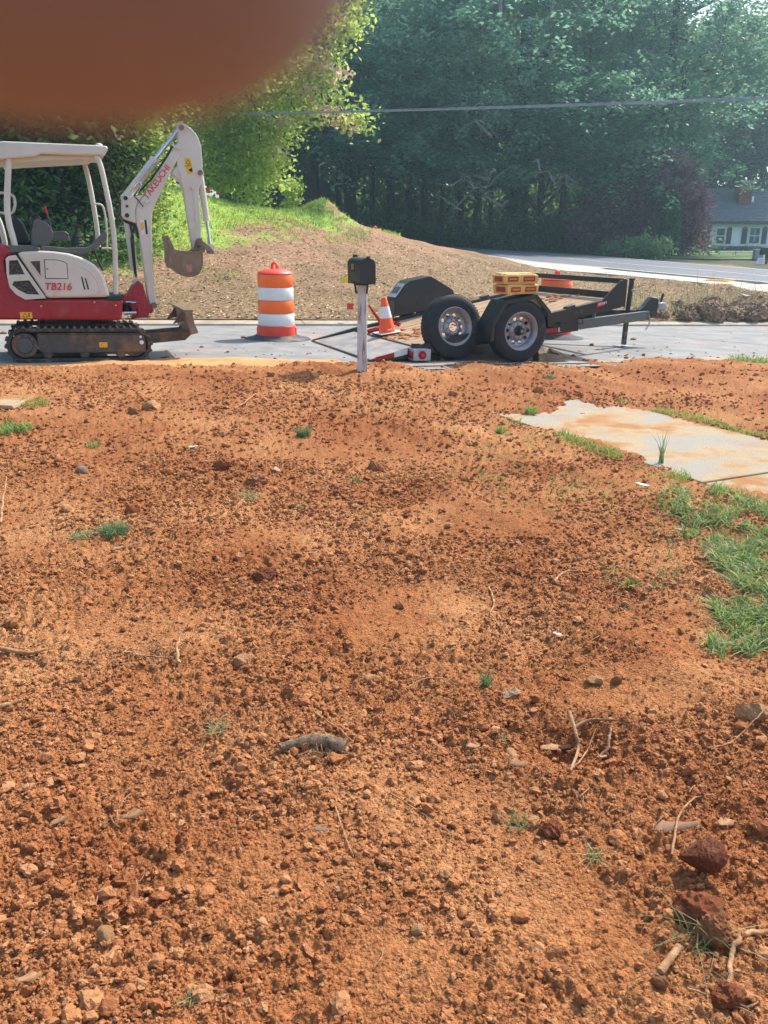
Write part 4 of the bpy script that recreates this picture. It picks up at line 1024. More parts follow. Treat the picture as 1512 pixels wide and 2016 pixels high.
# steel knife-edge ramp and planks
MB().prism([(.0, .0), (XB, dz(XB) - .05), (XB, dz(XB)), (.02, .018)], .05, TW - .05).build('ramp_plate', m_deckst, tr)
tb = MB()
for i in range(7): tb.bar((.02 + i * .085, .06, dz(.02 + i * .085) + .002), (.02 + i * .085, TW - .06, dz(.02 + i * .085) + .002), .012, .008)
npl = 11; pw = (TW - .12) / npl
for i in range(npl):
    y0 = .06 + i * pw
    r1 = random.uniform(-.003, .003)
    mb = MB(); x0, x1 = XB + .015, XE - .03
    mb.add([(x0, y0 + .005, dz(x0) - .045), (x1, y0 + .005, dz(x1) - .045), (x1, y0 + pw - .005, dz(x1) - .045), (x0, y0 + pw - .005, dz(x0) - .045), (x0, y0 + .005, dz(x0) + r1), (x1, y0 + .005, dz(x1) + r1), (x1, y0 + pw - .005, dz(x1) + r1), (x0, y0 + pw - .005, dz(x0) + r1)],
           [(0, 3, 2, 1), (4, 5, 6, 7), (0, 1, 5, 4), (1, 2, 6, 5), (2, 3, 7, 6), (3, 0, 4, 7)])
    mb.build('plank', m_wood, tr, bevel=.004)
MB().bar((XB, .05, dz(XB) + .004), (XB, TW - .05, dz(XB) + .004), .03, .012).build('deck_cross_strip', m_tblk, tr)
# side rails, thin at the tail
def rail(y0, y1, nm='side_rail'):
    return MB().prism([(-.02, -.004), (.02, .03), (.62, dz(.62) + .045), (XE, dz(XE) + .04), (XE, dz(XE) - .11), (.7, dz(.7) - .085), (.2, -.001)], y0, y1).build(nm, m_tblk, tr, bevel=.006)
rn = rail(-.005, .055); rail(TW - .055, TW + .005)
MB().bar((.0, .05, .012), (.0, TW - .05, .012), .03, .02).build('tail_edge', m_tblk, tr, bevel=.004)
def onrail(x0, x1, z0, z1, m, nm):      # tape following the sloping rail
    MB().add([(x0, -.009, dz(x0) + z0), (x1, -.009, dz(x1) + z0), (x1, -.009, dz(x1) + z1), (x0, -.009, dz(x0) + z1), (x0, -.005, dz(x0) + z0), (x1, -.005, dz(x1) + z0), (x1, -.005, dz(x1) + z1), (x0, -.005, dz(x0) + z1)],
             [(0, 1, 2, 3), (7, 6, 5, 4), (0, 4, 5, 1), (1, 5, 6, 2), (2, 6, 7, 3), (3, 7, 4, 0)]).build(nm, m, rn)
onrail(.04, .27, -.012, .034, m_tape_r, 'reflector'); onrail(.275, .44, -.022, .036, m_tape_w, 'reflector')
# front rail
zf_ = dz(XE)
fb = MB().bar((XE + .02, -.005, zf_ + .215), (XE + .02, TW + .005, zf_ + .215), .07, .065).build('front_rail', m_tblk, tr, bevel=.008)
MB().bar((XE + .02, .0, zf_ + .02), (XE + .02, TW, zf_ + .02), .05, .11).build('front_lower_rail', m_tblk, tr, bevel=.008)
for y in (-.01, TW - .02): MB().prism([(XE - .30, zf_ - .02), (XE - .05, zf_ + .225), (XE + .05, zf_ + .24), (XE + .06, zf_ - .10), (XE - .25, zf_ - .10)], y, y + .03).build('front_gusset', m_tblk, tr, bevel=.006)
rd = T3(1177, 597, -.02)
mk = MB().prism([(rd[0] - .0, rd[2] - .05), (rd[0] + .16, rd[2] - .015), (rd[0] + .16, rd[2] + .035), (rd[0], rd[2] + .0)], -.009, -.005).build('red_badge', m_redtxt, tr)
mb = MB()
for i in range(5): mb.box(rd[0] + .022 + i * .026, rd[0] + .034 + i * .026, -.011, -.009, rd[2] - .026 + i * .006, rd[2] + .002 + i * .006)
mb.build('badge_marks', m_tape_w, mk)
# level sub-frame: two beams, hinge plates, A-frame tongue
for y in (-.02, TW - .08):
    MB().box(.52, 2.78, y, y + .10, .345, .43) if False else None
    b_ = MB().prism([(.50, .04), (.95, .13), (2.80, .335), (2.80, .435), (.9, .25), (.50, .12)], y + .03, y + .09).build('frame_beam', m_tblk, tr, bevel=.006)
    MB().prism([(2.52, .33), (2.80, .335), (2.80, .45), (2.72, .66), (2.60, .63), (2.52, .45)], y + .02, y + .10).build('hinge_plate', m_tblk, tr, bevel=.008)
for x0, x1, m in ((2.24, 2.50, m_tape_r), (2.505, 2.68, m_tape_w)):
    MB().add([(x0, .003, .30 + (x0 - 2.24) * .10), (x1, .003, .30 + (x1 - 2.24) * .10), (x1, .003, .352 + (x1 - 2.24) * .10), (x0, .003, .352 + (x0 - 2.24) * .10), (x0, .009, .30 + (x0 - 2.24) * .1), (x1, .009, .30 + (x1 - 2.24) * .1), (x1, .009, .352 + (x1 - 2.24) * .1), (x0, .009, .352 + (x0 - 2.24) * .1)],
             [(0, 1, 2, 3), (7, 6, 5, 4), (0, 4, 5, 1), (1, 5, 6, 2), (2, 6, 7, 3), (3, 7, 4, 0)]).build('reflector', m, tr)
MB().box(2.05, 2.6, .012, .05, .33, .42).build('frame_web', m_tblk, tr)
CY = TW / 2
for y0, y1 in ((.05, CY - .06), (TW - .05, CY + .06)):
    MB().bar((2.70, y0, .40), (4.74, y1, .455), .06, .13).build('tongue_beam', m_tblk, tr, bevel=.008)
MB().bar((2.72, .1, .39), (2.72, TW - .1, .39), .08, .12).build('cross_member', m_tblk, tr, bevel=.008)
MB().bar((3.5, .42, .42), (3.5, TW - .42, .42), .06, .08).build('cross_member', m_tblk, tr, bevel=.006)
jx = 4.42
jk = MB().cyl((jx, CY, .36), (jx + .015, CY, .94), .036, n=14).build('jack_tube', m_tblk, tr, smooth=40)
MB().cyl((jx + .015, CY, .94), (jx + .015, CY, .962), .044, n=14).build('jack_cap', m_tblk, jk, smooth=40)
MB().bar((jx, CY, .03), (jx, CY, .42), .055, .055, up=(1, 0, 0)).build('jack_leg', mat('jack_leg_worn', lin(60, 58, 54), lin(120, 112, 100), rough=.5, metal=.4, scale=9, ramp=(.45, .6)), jk, bevel=.004)
MB().box(jx - .12, jx + .12, CY - .09, CY + .09, .0, .014).build('jack_foot', m_galv, jk, bevel=.003)
MB().cyl((jx, CY - .04, .80), (jx, CY - .12, .80), .012, n=8).build('jack_crank', m_galv, jk)
cp = MB().prism([(4.60, .52), (4.66, .40), (4.92, .42), (4.93, .66), (4.90, .70), (4.80, .71), (4.68, .58)], CY - .05, CY + .05).build('coupler_plate', m_tblk, tr, bevel=.01)
MB().prism([(4.93, .62), (5.02, .64), (5.08, .62), (5.11, .56), (5.05, .54), (4.93, .55)], CY - .05, CY + .05).build('coupler', m_galv, cp, bevel=.02)
MB().bar((5.0, CY, .64), (5.03, CY, .75), .02, .03).build('coupler_latch', m_tblk, cp)
ch = MB(); base_ = (4.70, CY - .09)
for i in range(11):
    t = i / 10; c = (base_[0] + .06 * math.sin(t * 3), base_[1] - .01, .50 - .24 * t)
    a = R(90) * (i % 2)
    ring = [(c[0] + .012 * math.cos(k * math.pi / 4) * math.cos(a), c[1] + .012 * math.cos(k * math.pi / 4) * math.sin(a), c[2] + .019 * math.sin(k * math.pi / 4)) for k in range(8)]
    ch.tube(ring, .004, 5, closed=True)
ch.build('safety_chain', m_galv, tr, smooth=60)
MB().tube([(4.0, CY - .12, .53), (3.6, CY - .4, .60), (3.45, .1, .80), (3.3, -.01, .74)], .006, 6).build('wiring', m_blk, tr)
MB().tube([(2.75, -.03, .62), (2.80, -.04, .52), (2.84, -.02, .43), (2.70, -.02, .42), (2.2, .0, .40)], .008, 6).build('wiring', m_blk, tr)
pa_ = T3(1207, 596, .3); pb_ = T3(1235, 621, .3)
MB().box(3.30, 3.31, .36, .78, .46, .70).build('paper_sheet', mat('paper_white', lin(214, 220, 224), lin(186, 190, 190), rough=.8, scale=9), tr)
MB().box(2.95, 3.3, .42, 1.3, .46, .64).build('battery_box', mat('box_brown', lin(84, 68, 54), lin(60, 50, 42), rough=.8, scale=6), tr, bevel=.01)
wl_ = MB().box(3.86, 4.1, CY - .36, CY - .352, .42, .48)
# rear lamp
lb_ = MB().box(.46, .68, -.14, .02, .02, .15).build('lamp_box', m_galv, tr, bevel=.006)
MB().box(.452, .46, -.125, -.01, .045, .125).build('lamp_lens', m_lens, lb_, bevel=.003)
MB().lathe([(.045, -.152), (.05, -.142), (.05, -.138)], (.57, 0, .086), 'y', 18).build('lamp_lens', m_lens, lb_, smooth=40)
MB().lathe([(.02, -.1545), (.02, -.150)], (.57, 0, .086), 'y', 12).build('lamp_reflector', m_redtxt, lb_)
MB().box(.5, .6, .0, .03, .1, .2).build('lamp_bracket', m_tblk, lb_)

# fenders
def fender(y0, y1, s):
    f = TR
    out = [(1.36, .25), (1.365, .43), (1.53, .715), (1.95, .79), (2.16, .60), (2.185, .42)] if s < 0 else [(1.20, .34), (1.21, .55), (1.38, .79), (1.44, .83), (1.76, .90), (2.12, .72), (2.20, .52)]
    th = .012; mb = MB()
    inn = [(a + (1.75 - a) * .02, b - .018) for a, b in out]
    for i in range(len(out) - 1): mb.prism([out[i], out[i + 1], inn[i + 1], inn[i]], y0, y1)
    fd = mb.build('fender', m_tblk, tr)
    side_ = [(a, b) for a, b in out]
    if s < 0:
        # outer apron, open round the wheel
        oy = y0
        ap_ = MB()
        ctr = (1.775, .36)
        ins = [(ctr[0] + (p[0] - ctr[0]) * .885, ctr[1] + (p[1] - ctr[1]) * .885 if p[1] > .5 else p[1]) for p in out]
        for i in range(len(out) - 1): ap_.prism([out[i], out[i + 1], ins[i + 1], ins[i]], oy - .004, oy + .010)
        ap_.build('fender_apron', m_tblk, fd, bevel=.002)
    else:
        MB().prism(side_, y0 - .004, y0 + .008).build('fender_apron', m_tblk, fd)
        MB().prism([(a, b) for a, b in side_], y1 - .008, y1 + .002).build('fender_apron', m_tblk, fd)
    return fd
fn = fender(-.30, .04, -1); ff = fender(TW - .04, TW + .28, 1)
pl = MB().slab([(1.235, TW - .02, .60), (1.235, TW + .24, .60), (1.37, TW + .24, .785), (1.37, TW - .02, .785)], -.006).build('id_plate', mat('plate_grey', lin(190, 196, 202), lin(172, 178, 184), rough=.5, scale=6), ff)
mb = MB()
for i in range(4):
    y = TW + .03 + i * .05
    for t0, t1 in ((.25, .75),): mb.slab([(1.235 + .135 * t0 - .006, y, .60 + .185 * t0 + .010), (1.235 + .135 * t0 - .006, y + .018, .60 + .185 * t0 + .010), (1.235 + .135 * t1 - .006, y + .018, .60 + .185 * t1 + .010), (1.235 + .135 * t1 - .006, y, .60 + .185 * t1 + .010)], .004)
mb.build('plate_marks', m_decal_blk, pl)

# wheels
def wheel(parent, r=.362, wdt=.215, hub=True):
    h = wdt / 2
    ty = MB().lathe([(.215, -h * .80), (.235, -h * .98), (.29, -h), (.325, -h * .94), (r - .012, -h * .80), (r, -h * .62), (r, h * .62), (r - .012, h * .80), (.325, h * .94), (.29, h), (.235, h * .98), (.215, h * .80)], axis='y', n=48, close=True).build('tyre', m_tyre, parent, smooth=35)
    tg = MB()
    for yy in (-.052, -.018, .018, .052): tg.lathe([(r - .001, yy - .004), (r + .0035, yy - .013), (r + .0035, yy - .004 - .002)], axis='y', n=48) if False else None
    for k in range(60):
        a = 2 * math.pi * k / 60
        for yy in (-.062, -.031, 0, .031, .062):
            c, s_ = math.cos(a + yy * .6), math.sin(a + yy * .6)
            tg.bar(((r - .004) * c - .010 * s_, yy, (r - .004) * s_ + .010 * c), ((r - .004) * c + .010 * s_, yy, (r - .004) * s_ - .010 * c), .022, .014, up=(c, 0, s_))
    tag(tg.build('tread_block', m_tyre, ty), kind='stuff')
    for rr in (.262, .300): MB().lathe([(rr - .004, -h * 1.0), (rr, -h * 1.015), (rr + .004, -h * 1.0)], axis='y', n=48, close=True).build('sidewall_rib', m_tyre, ty)
    rm = MB().lathe([(.222, -h * .86), (.226, -h * .92), (.218, -h * .93), (.205, -h * .80), (.190, -h * .55), (.186, -h * .1), (.186, h * .6), (.212, h * .8), (.220, h * .86), (.205, h * .86), (.180, h * .55), (.180, -h * .0), (.182, -h * .5), (.20, -h * .75)], axis='y', n=48, close=True).build('rim', m_rim, parent, smooth=35)
    # disc with round hand holes: ring segments between two radii, the holes left open
    n = 10; dsc = MB(); N = 120; yd = -.005
    def ring_pts(k): a = 2 * math.pi * k / N; return math.cos(a), math.sin(a)
    r0, r1, hr, hc = .052, .184, .021, .142
    # radial grid, faces inside a hole are left out, hole rims snapped to the circle
    rad = [r0, .075, .095, .112, hc - hr, hc - hr * .5, hc, hc + hr * .5, hc + hr, .172, r1]
    depth = [-.030, -.034, -.030, -.012, .0, .004, .004, .002, -.002, -.008, -.008]
    def P(i, k):
        a = 2 * math.pi * k / N; rr = rad[i]
        ka = round(k / (N / n)); a0 = 2 * math.pi * ka / n
        x, z = rr * math.cos(a), rr * math.sin(a); cx, cz = hc * math.cos(a0), hc * math.sin(a0)
        return (x, depth[i] + yd, z), math.hypot(x - cx, z - cz)
    vid = {}
    for i in range(len(rad)):
        for k in range(N): vid[i, k] = len(dsc.v); dsc.v.append(P(i, k)[0])
    for i in range(len(rad) - 1):
        for k in range(N):
            ds = [P(a, b % N)[1] for a, b in ((i, k), (i + 1, k), (i + 1, k + 1), (i, k + 1))]
            if sum(ds) / 4 < hr: continue
            dsc.f.append((vid[i, k], vid[i + 1, k], vid[i + 1, (k + 1) % N], vid[i, (k + 1) % N]))
    d = dsc.build('disc', m_rim, rm, smooth=40)
    sol = d.modifiers.new('thick', 'SOLIDIFY'); sol.thickness = .006
    for k in range(8):
        a = 2 * math.pi * k / 8 + .2; c = (.083 * math.cos(a), -.038, .083 * math.sin(a))
        if hub: MB().cyl((c[0], -.06, c[2]), (c[0], -.03, c[2]), .011, n=6).build('lug_nut', m_rim, rm)
        else: MB().cyl((c[0], -.0395, c[2]), (c[0], -.034, c[2]), .009, n=8).build('bolt_hole', m_decal_blk, rm)
    if hub:
        hb = MB().lathe([(.001, -.115), (.034, -.112), (.040, -.10), (.042, -.06), (.056, -.045), (.056, .02)], axis='y', n=20).build('hub', m_tblk, parent, smooth=35)
        MB().lathe([(.012, -.120), (.016, -.117), (.016, -.113)], axis='y', n=12).build('hub_cap', m_rim, hb)
wn = bpy.data.objects.new('wheel', None); COL.objects.link(wn); wn.parent = tr; wn.location = (1.775, -.20, .365)
# parts of a wheel go straight under the trailer part 'wheel' as sub-parts: flatten their own pieces
def flatten(root):
    for o in list(root.children):
        for c in list(o.children):
            for g in list(c.children): g.parent = root
            c.parent = root
wheel(wn); flatten(wn)
wf = dup(wn, tr); wf.location = (1.775, TW + .16, .365)
MB().bar((1.775, .02, .365), (1.775, TW - .02, .365), .07, .07).build('axle', m_tblk, tr)

# spare wheel leaning against the trailer
spw = thing('spare_wheel', 'loose black tyre on a silver rim leaning on the side of the trailer', 'wheel')
def find_spare():
    best = None
    for yl in np.arange(-1.2, 0, .01):
        x, z = TR.p(894, 710, yl)
        if best is None or abs(z) < best[0]: best = (abs(z), x, yl)
    return best
_, sx_, sy_ = find_spare()
wheel(spw, r=.372, hub=False)
lean = R(10)
sp_l = TR.mat @ Vector((sx_, sy_ + .05 + .372 * math.sin(lean), .372 * math.cos(lean) + .015)) + Vector(TR.o)
spw.location = sp_l
spw.rotation_euler = (Matrix.Rotation(R(25), 3, 'Z') @ Matrix.Rotation(-lean, 3, 'X')).to_euler()

# wooden chock in front of the wheel
ck = Vector(onroad(1078, 712))
m_chock = mat('split_wood', lin(150, 132, 108), lin(104, 88, 70), rough=.9, scale=6, detail=8, stretch=(2, 10, 10), bump=.5, bscale=30, dust=.3)
def chock():
    t = thing('wheel_chock', 'split grey brown log wedged under the front of the trailer wheel', 'chock', ck, R(10))
    mb = MB(); rows = []
    prof = [(-.15, .17, .13), (-.06, .19, .12), (.04, .15, .13), (.12, .10, .12), (.20, .05, .10)]
    for x, h, w_ in prof: rows.append([(x + random.uniform(-.01, .01), -w_, .0), (x, w_, .0), (x + random.uniform(-.02, .02), w_ * .8, h * .8), (x, 0.02, h), (x + random.uniform(-.02, .02), -w_ * .9, h * .65)])
    v = [p for r in rows for p in r]; f = []
    for i in range(4):
        for k in range(5): f.append((i * 5 + k, i * 5 + (k + 1) % 5, (i + 1) * 5 + (k + 1) % 5, (i + 1) * 5 + k))
    f += [(4, 3, 2, 1, 0), (20, 21, 22, 23, 24)]
    mb.add(v, f).build('block', m_chock, t, bevel=.008)
    MB().bar((-.02, -.10, .16), (.27, -.03, .05), .07, .03).build('splinter', m_chock, t, bevel=.004)
chock()

# ------------------------------------------------------------------ concrete bags on the fender
m_bag = mat('bag_paper', lin(222, 178, 92), lin(204, 158, 76), rough=.75, scale=5, dust=.12, dscale=6, bump=.3, bscale=20)
m_bagtop = mat('bag_pale_top', lin(226, 204, 150), lin(206, 176, 116), rough=.8, scale=4, bump=.3, bscale=14)  # paler colour for the top sheet of the upper bag
m_bagred = mat('bag_red_print', lin(164, 30, 34), lin(148, 24, 30), rough=.6, scale=14)
def bag(z, rz, label, dx):
    f = TR.mat @ Vector((1.74 + dx, -.13, z)) + Vector(TR.o)
    t = thing('concrete_bag', label, 'bag', f, R(23) + rz, 'concrete bags on the trailer fender')
    L_, W_, H_ = .222, .15, .120
    n = 20; V = []
    gx_ = np.linspace(-1, 1, n); gy_ = np.linspace(-1, 1, n)
    for sgn in (0, 1):
        for b in gy_:
            for a in gx_:
                ex_ = (1 - abs(a) ** 7) * (1 - abs(b) ** 7)
                hh = (.80 + .20 * ex_ ** .4 + .06 * (float(vn(a * 2.2 + z * 9, b * 2.2, 4)) - .5)) if sgn else (.04 - .04 * ex_)
                sh_ = 1 - .04 * (1 - sgn)
                V.append((a * L_ * sh_ , b * W_ * sh_, hh * H_))
    fc = [tuple(q) for q in grid_faces(n, n)] + [tuple(q[::-1] + n * n) for q in grid_faces(n, n)]
    rim_ = [i for i in range(n)] + [n * (i + 1) - 1 for i in range(1, n)] + [n * n - 2 - i for i in range(n - 1)] + [n * (n - 1 - i) for i in range(1, n - 1)]
    for i in range(len(rim_)): a, b = rim_[i], rim_[(i + 1) % len(rim_)]; fc.append((a, b, b + n * n, a + n * n))
    mb = MB().add(V, fc); mb.build('sack', m_bag, t, smooth=50)
    MB().box(-L_ * .90, L_ * .90, -W_ * .86, W_ * .86, H_ * .97, H_ * 1.012).build('sack_top', m_bagtop, t, bevel=.01) if z > .85 else None
    for x0, x1 in ((-.17, -.04), (.03, .18)):
        pn = MB().box(x0, x1, -W_ - .004, -W_ + .004, .030, .085).build('print_panel', m_bagred, t)
        mb = MB()
        for k in range(6): xx = x0 + .016 + k * (x1 - x0 - .03) / 6; mb.box(xx, xx + .010, -W_ - .0055, -W_ - .004, .048, .068)
        mb.build('print_marks', m_bag, pn)
    for y0, y1 in ((-.10, .08),): MB().box(-L_ - .004, -L_ + .004, y0, y1, .03, .085).build('print_panel', m_bagred, t)
bag(.785, R(4), 'lower yellow and red concrete bag lying flat on the black trailer fender', .02)
bag(.900, R(-3), 'upper yellow and red concrete bag with pale top, on another bag', .0)

# ------------------------------------------------------------------ traffic cone on the deck, straps
m_cone = mat('cone_orange', lin(255, 96, 40), lin(250, 84, 34), rough=.55, scale=5, dust=.08, dscale=6)
m_refl = mat('reflective_white', lin(228, 228, 224), lin(222, 222, 219), rough=.45, scale=5)
cx_ = TR.p(763, 645, 1.35)
q = TR.mat @ Vector((cx_[0], 1.35, dz(cx_[0]) + .004)) + Vector(TR.o)
cone = thing('traffic_cone', 'small orange traffic cone with one white band standing on the trailer deck', 'traffic cone', q)
cone.rotation_euler = (Matrix.Rotation(R(23), 3, 'Z') @ Matrix.Rotation(-math.atan(SL) * .5, 3, 'Y')).to_euler()
bs = .155
MB().box(-bs, bs, -bs, bs, 0, .022).build('base', m_blk, cone, bevel=.01)
MB().box(-bs * .97, bs * .97, -bs * .97, bs * .97, .0225, .030).build('base_skin', m_refl, cone, bevel=.003)
cr = lambda h: .115 + (.036 - .115) * h / .46
bdy = MB().lathe([(cr(.031), .031), (cr(.46), .46), (.028, .472), (.02, .47), (.02, .4)], n=28).build('cone_body', m_cone, cone, smooth=50)
MB().lathe([(cr(.215) + .002, .215), (cr(.36) + .002, .36)], n=28).build('reflective_band', m_refl, cone, smooth=50)
mb = MB()
for i in range(4): mb.box(-.030 + i * .016, -.020 + i * .016, -cr(.07) - .001, -cr(.07) + .004, .062, .078)
mb.build('cone_mark', m_refl, bdy)
m_strap = mat('strap_red', lin(172, 28, 32), lin(150, 22, 26), rough=.7, scale=20, bump=.2)
a, b = TR.p(748, 632, 1.75), TR.p(726, 601, 1.75)
def TRW(p): return tuple(TR.mat @ Vector(p) + Vector(TR.o))
bn = thing('load_binder', 'red lever load binder leaning beside the traffic cone', 'load binder', TR.o); TR.place(bn)
MB().tube([(a[0], 1.75, a[1] + .0), (b[0] * .5 + a[0] * .5, 1.75, b[1] * .5 + a[1] * .5), (b[0], 1.75, b[1])], [.026, .02, .014], 8).build('lever', m_strap, bn, smooth=50)
MB().tube([(a[0] - .18, 1.72, dz(a[0] - .18) + .03), (a[0] + .02, 1.74, dz(a[0]) + .04)], .03, 8).build('barrel', m_strap, bn, smooth=50)
def strap(px, py, yl, sd_, label, r=.10):
    c = TR.p(px, py, yl); rs = random.Random(sd_)
    pts = [(c[0] + r * rs.uniform(.4, 1) * math.cos(i * 1.1), yl + r * rs.uniform(.4, 1) * math.sin(i * 1.1), dz(c[0]) + .012 + .014 * i / 3 + rs.uniform(0, .015)) for i in range(10)]
    o = MB().tube(pts, .014, 6, flat=.5).build('ratchet_strap', m_strap, None, smooth=60); TR.place(o)
    tag(o, label, 'strap')
strap(781, 630, 1.75, 3, 'red strap heaped on the trailer deck next to the fender')
# earth spilled on the deck
def deck_soil(px, py, yl, n, rx, ry):
    c = TR.p(px, py, yl); mb = MB()
    for i in range(n):
        x = c[0] + random.gauss(0, rx); y = yl + random.gauss(0, ry)
        if not (XB < x < XE - .05 and .1 < y < TW - .1): continue
        r = random.uniform(.008, .035); mb.ball((x, y, dz(x) + r * .1), (r * 1.5, r * 1.3, r * .55), 6, 4)
    return mb
mb = deck_soil(800, 655, .95, 110, .26, .16); m2 = deck_soil(1100, 588, 1.0, 60, .30, .15); mb.add(m2.v, m2.f)
o = mb.build('deck_soil', m_clod, None); TR.place(o); tag(o, kind='stuff')

# ------------------------------------------------------------------ traffic drums
m_dror = mat('drum_orange', lin(255, 112, 22), lin(252, 104, 18), rough=.4, scale=5, spec=.6)
m_drum = mat('drum_red_orange', lin(240, 76, 56), lin(230, 68, 50), rough=.5, scale=4, dust=.1, dscale=5)
m_tire = mat('drum_base_rubber', lin(70, 76, 82), lin(54, 58, 62), rough=.85, scale=5, dust=.4, dustc=(.34, .29, .24, 1), dscale=4, bump=.2, bscale=60)
def drum(p, label, rz=0, tilt=0):
    t = thing('traffic_drum', label, 'traffic drum', p, rz)
    t.rotation_euler[1] = math.atan(K) * .5 + tilt
    bsr = MB().lathe([(.62 * .72, .0), (.475, .008), (.46, .022), (.33, .05), (.285, .075), (.25, .075), (.25, .0)], n=40).build('rubber_base', m_tire, t, smooth=50)
    hs = .985
    MB().lathe([(.268, .045), (.262, .20), (.256, .205)], n=36).build('drum_foot', m_drum, t, smooth=40)
    zs = [.205, .37, .545, .715, .885]; rs = [.250, .246, .243, .240, .237]
    cols = [m_refl, m_dror, m_refl, m_dror]
    for i in range(4):
        MB().lathe([(rs[i] - .004, zs[i] + .002), (rs[i] + .002, zs[i] + .010), (rs[i + 1] + .002, zs[i + 1] - .010), (rs[i + 1] - .004, zs[i + 1] - .002)], n=36).build('reflective_band', cols[i], t, smooth=40)
    MB().lathe([(.226, .2), (.226, .9)], n=36).build('drum_core', m_drum, t, smooth=40)
    ld = MB().lathe([(.236, .885), (.243, .893), (.236, .905), (.15, .945), (.06, .952), (.001, .952)], n=36).build('drum_lid', m_drum, t, smooth=50)
    MB().tube([(-.045, 0, .94), (-.048, 0, .985), (-.03, 0, 1.02), (.0, 0, 1.03), (.032, 0, 1.015), (.045, 0, .98), (.045, 0, .93)], .017, 8, flat=1.6).build('lid_handle', m_drum, ld, smooth=60)
    for k in range(4):
        a = k * math.pi / 2 + .5; MB().box(-.012, .012, -.008, .012, .06, .17).build('foot_rib', m_drum, t).location = (.262 * math.cos(a), .262 * math.sin(a), 0)
    return t
d1 = drum(onroad(545, 669), 'orange and white striped traffic drum standing on the street left of the mailbox', R(-30))
p = onroad(1089, 666)
d2 = dup(d1); d2.location = p; d2['label'] = 'orange and white traffic drum half hidden behind the trailer'; d2.rotation_euler[2] = R(60)
yy = 27.6; p = on_Y(737, 455, yy); zz = float(land(p[0], yy))
d3 = dup(d1); d3.location = (p[0], yy, p[2] - .88); d3['label'] = 'distant traffic drum with only its orange top showing over the bank'
for d in (d1, d2, d3): d['group'] = 'orange traffic drums'

# ------------------------------------------------------------------ mailbox on its post
mp_ = on_z(713, 728, .04); mx, my = mp_[0], mp_[1]
mz = float(yard(np.array([mx]), np.array([my]), False)[0])
m_mail = mat('mailbox_black', lin(44, 46, 48), lin(34, 36, 38), rough=.42, scale=4, bump=.05, bscale=40, dust=.1, dustc=(.25, .22, .18, 1))
m_post = mat('weathered_white_post', lin(196, 194, 192), lin(126, 108, 92), rough=.85, scale=2.6, detail=9, stretch=(9, 9, 1.2), ramp=(.53, .66), bump=.4, bscale=25)
t = thing('mailbox', 'black metal mailbox on a weathered white wooden post at the edge of the yard', 'mailbox', (mx, my, mz - .05))
sc_ = 9.3 / F
def MP(px): return (px - 713) * sc_
pw_ = 17 * sc_ / 2
mb = MB(); N_ = 14
for i in range(N_):
    z = .94 * i / (N_ - 1); ww = pw_ * (1 + .05 * (float(vn(np.array([z * 9]), np.array([1.]), 3)[0]) - .5)) * (1.05 - .08 * z)
    mb.v += [(-ww + .008 * z, -ww, z), (ww + .008 * z, -ww, z), (ww + .008 * z, ww, z), (-ww + .008 * z, ww, z)]
for i in range(N_ - 1):
    for k in range(4): mb.f.append((i * 4 + k, i * 4 + (k + 1) % 4, i * 4 + 4 + (k + 1) % 4, i * 4 + 4 + k))
mb.f.append(tuple(4 * (N_ - 1) + k for k in range(4)))
mb.build('post', m_post, t, bevel=.006)
PZ = .935
MB().prism([(-.075, PZ), (.075, PZ), (.062, PZ - .10), (.045, PZ - .10), (.055, PZ - .02), (-.055, PZ - .02), (-.045, PZ - .10), (-.062, PZ - .10)], -.07, .07).build('bracket', m_mail, t)
# the box: an arched section; its door faces right of the camera, its side to the left
bw, bh, bl = .078, .245, .215
sec = [(-bw, 0), (-bw, bh - bw * .8)] + [(-bw * math.cos(a), bh - bw * .8 + bw * .8 * math.sin(a)) for a in np.linspace(.25, math.pi - .25, 9)] + [(bw, bh - bw * .8), (bw, 0)]
bx = bpy.data.objects.new('box', None)
BXR = R(19)
me_box = MB().prism(sec, -bl, bl)
o = me_box.build('box', m_mail, t, smooth=30, bevel=.006); o.location = (-.005, .06, PZ + .002); o.rotation_euler = (0, 0, BXR)
dsec = [(a * 1.04, b * 1.012 - .004) for a, b in sec]
MB().prism(dsec, -bl - .014, -bl + .004).build('door', m_mail, o, smooth=30, bevel=.005)
MB().box(-.02, .02, -bl - .03, -bl - .012, bh - .012, bh + .012).build('door_latch', m_mail, o, bevel=.004)
MB().box(-bw - .006, -bw + .0, -.02, .18, .0, .012).build('lower_lip', m_mail, o)
MB().box(-bw * 1.0, bw, -bl + .02, bl, -.012, .0).build('floor_plate', m_mail, o)
nm = MB().box(-bw - .004, -bw, -.04, .06, .105, .185).build('number_plate', mat('number_dark', lin(52, 50, 46), lin(40, 38, 36), rough=.6), o)
mb = MB()
for (y0, z0, y1, z1) in ((.045, .18, .045, .135), (.045, .135, .03, .125), (.02, .18, -.015, .18), (.02, .18, .02, .13), (-.015, .18, -.015, .13), (.02, .13, -.015, .13), (.02, .155, -.015, .155)):
    mb.bar((-bw - .0055, y0, z0), (-bw - .0055, y1, z1), .003, .006, up=(1, 0, 0))
mb.build('number_marks', mat('number_gold', lin(206, 180, 120), rough=.5), nm)
MB().prism([(-.02, bh - .02), (.02, bh - .02), (.02, bh + .02), (-.02, bh + .025)], bl - .03, bl).build('rear_tab', m_mail, o)

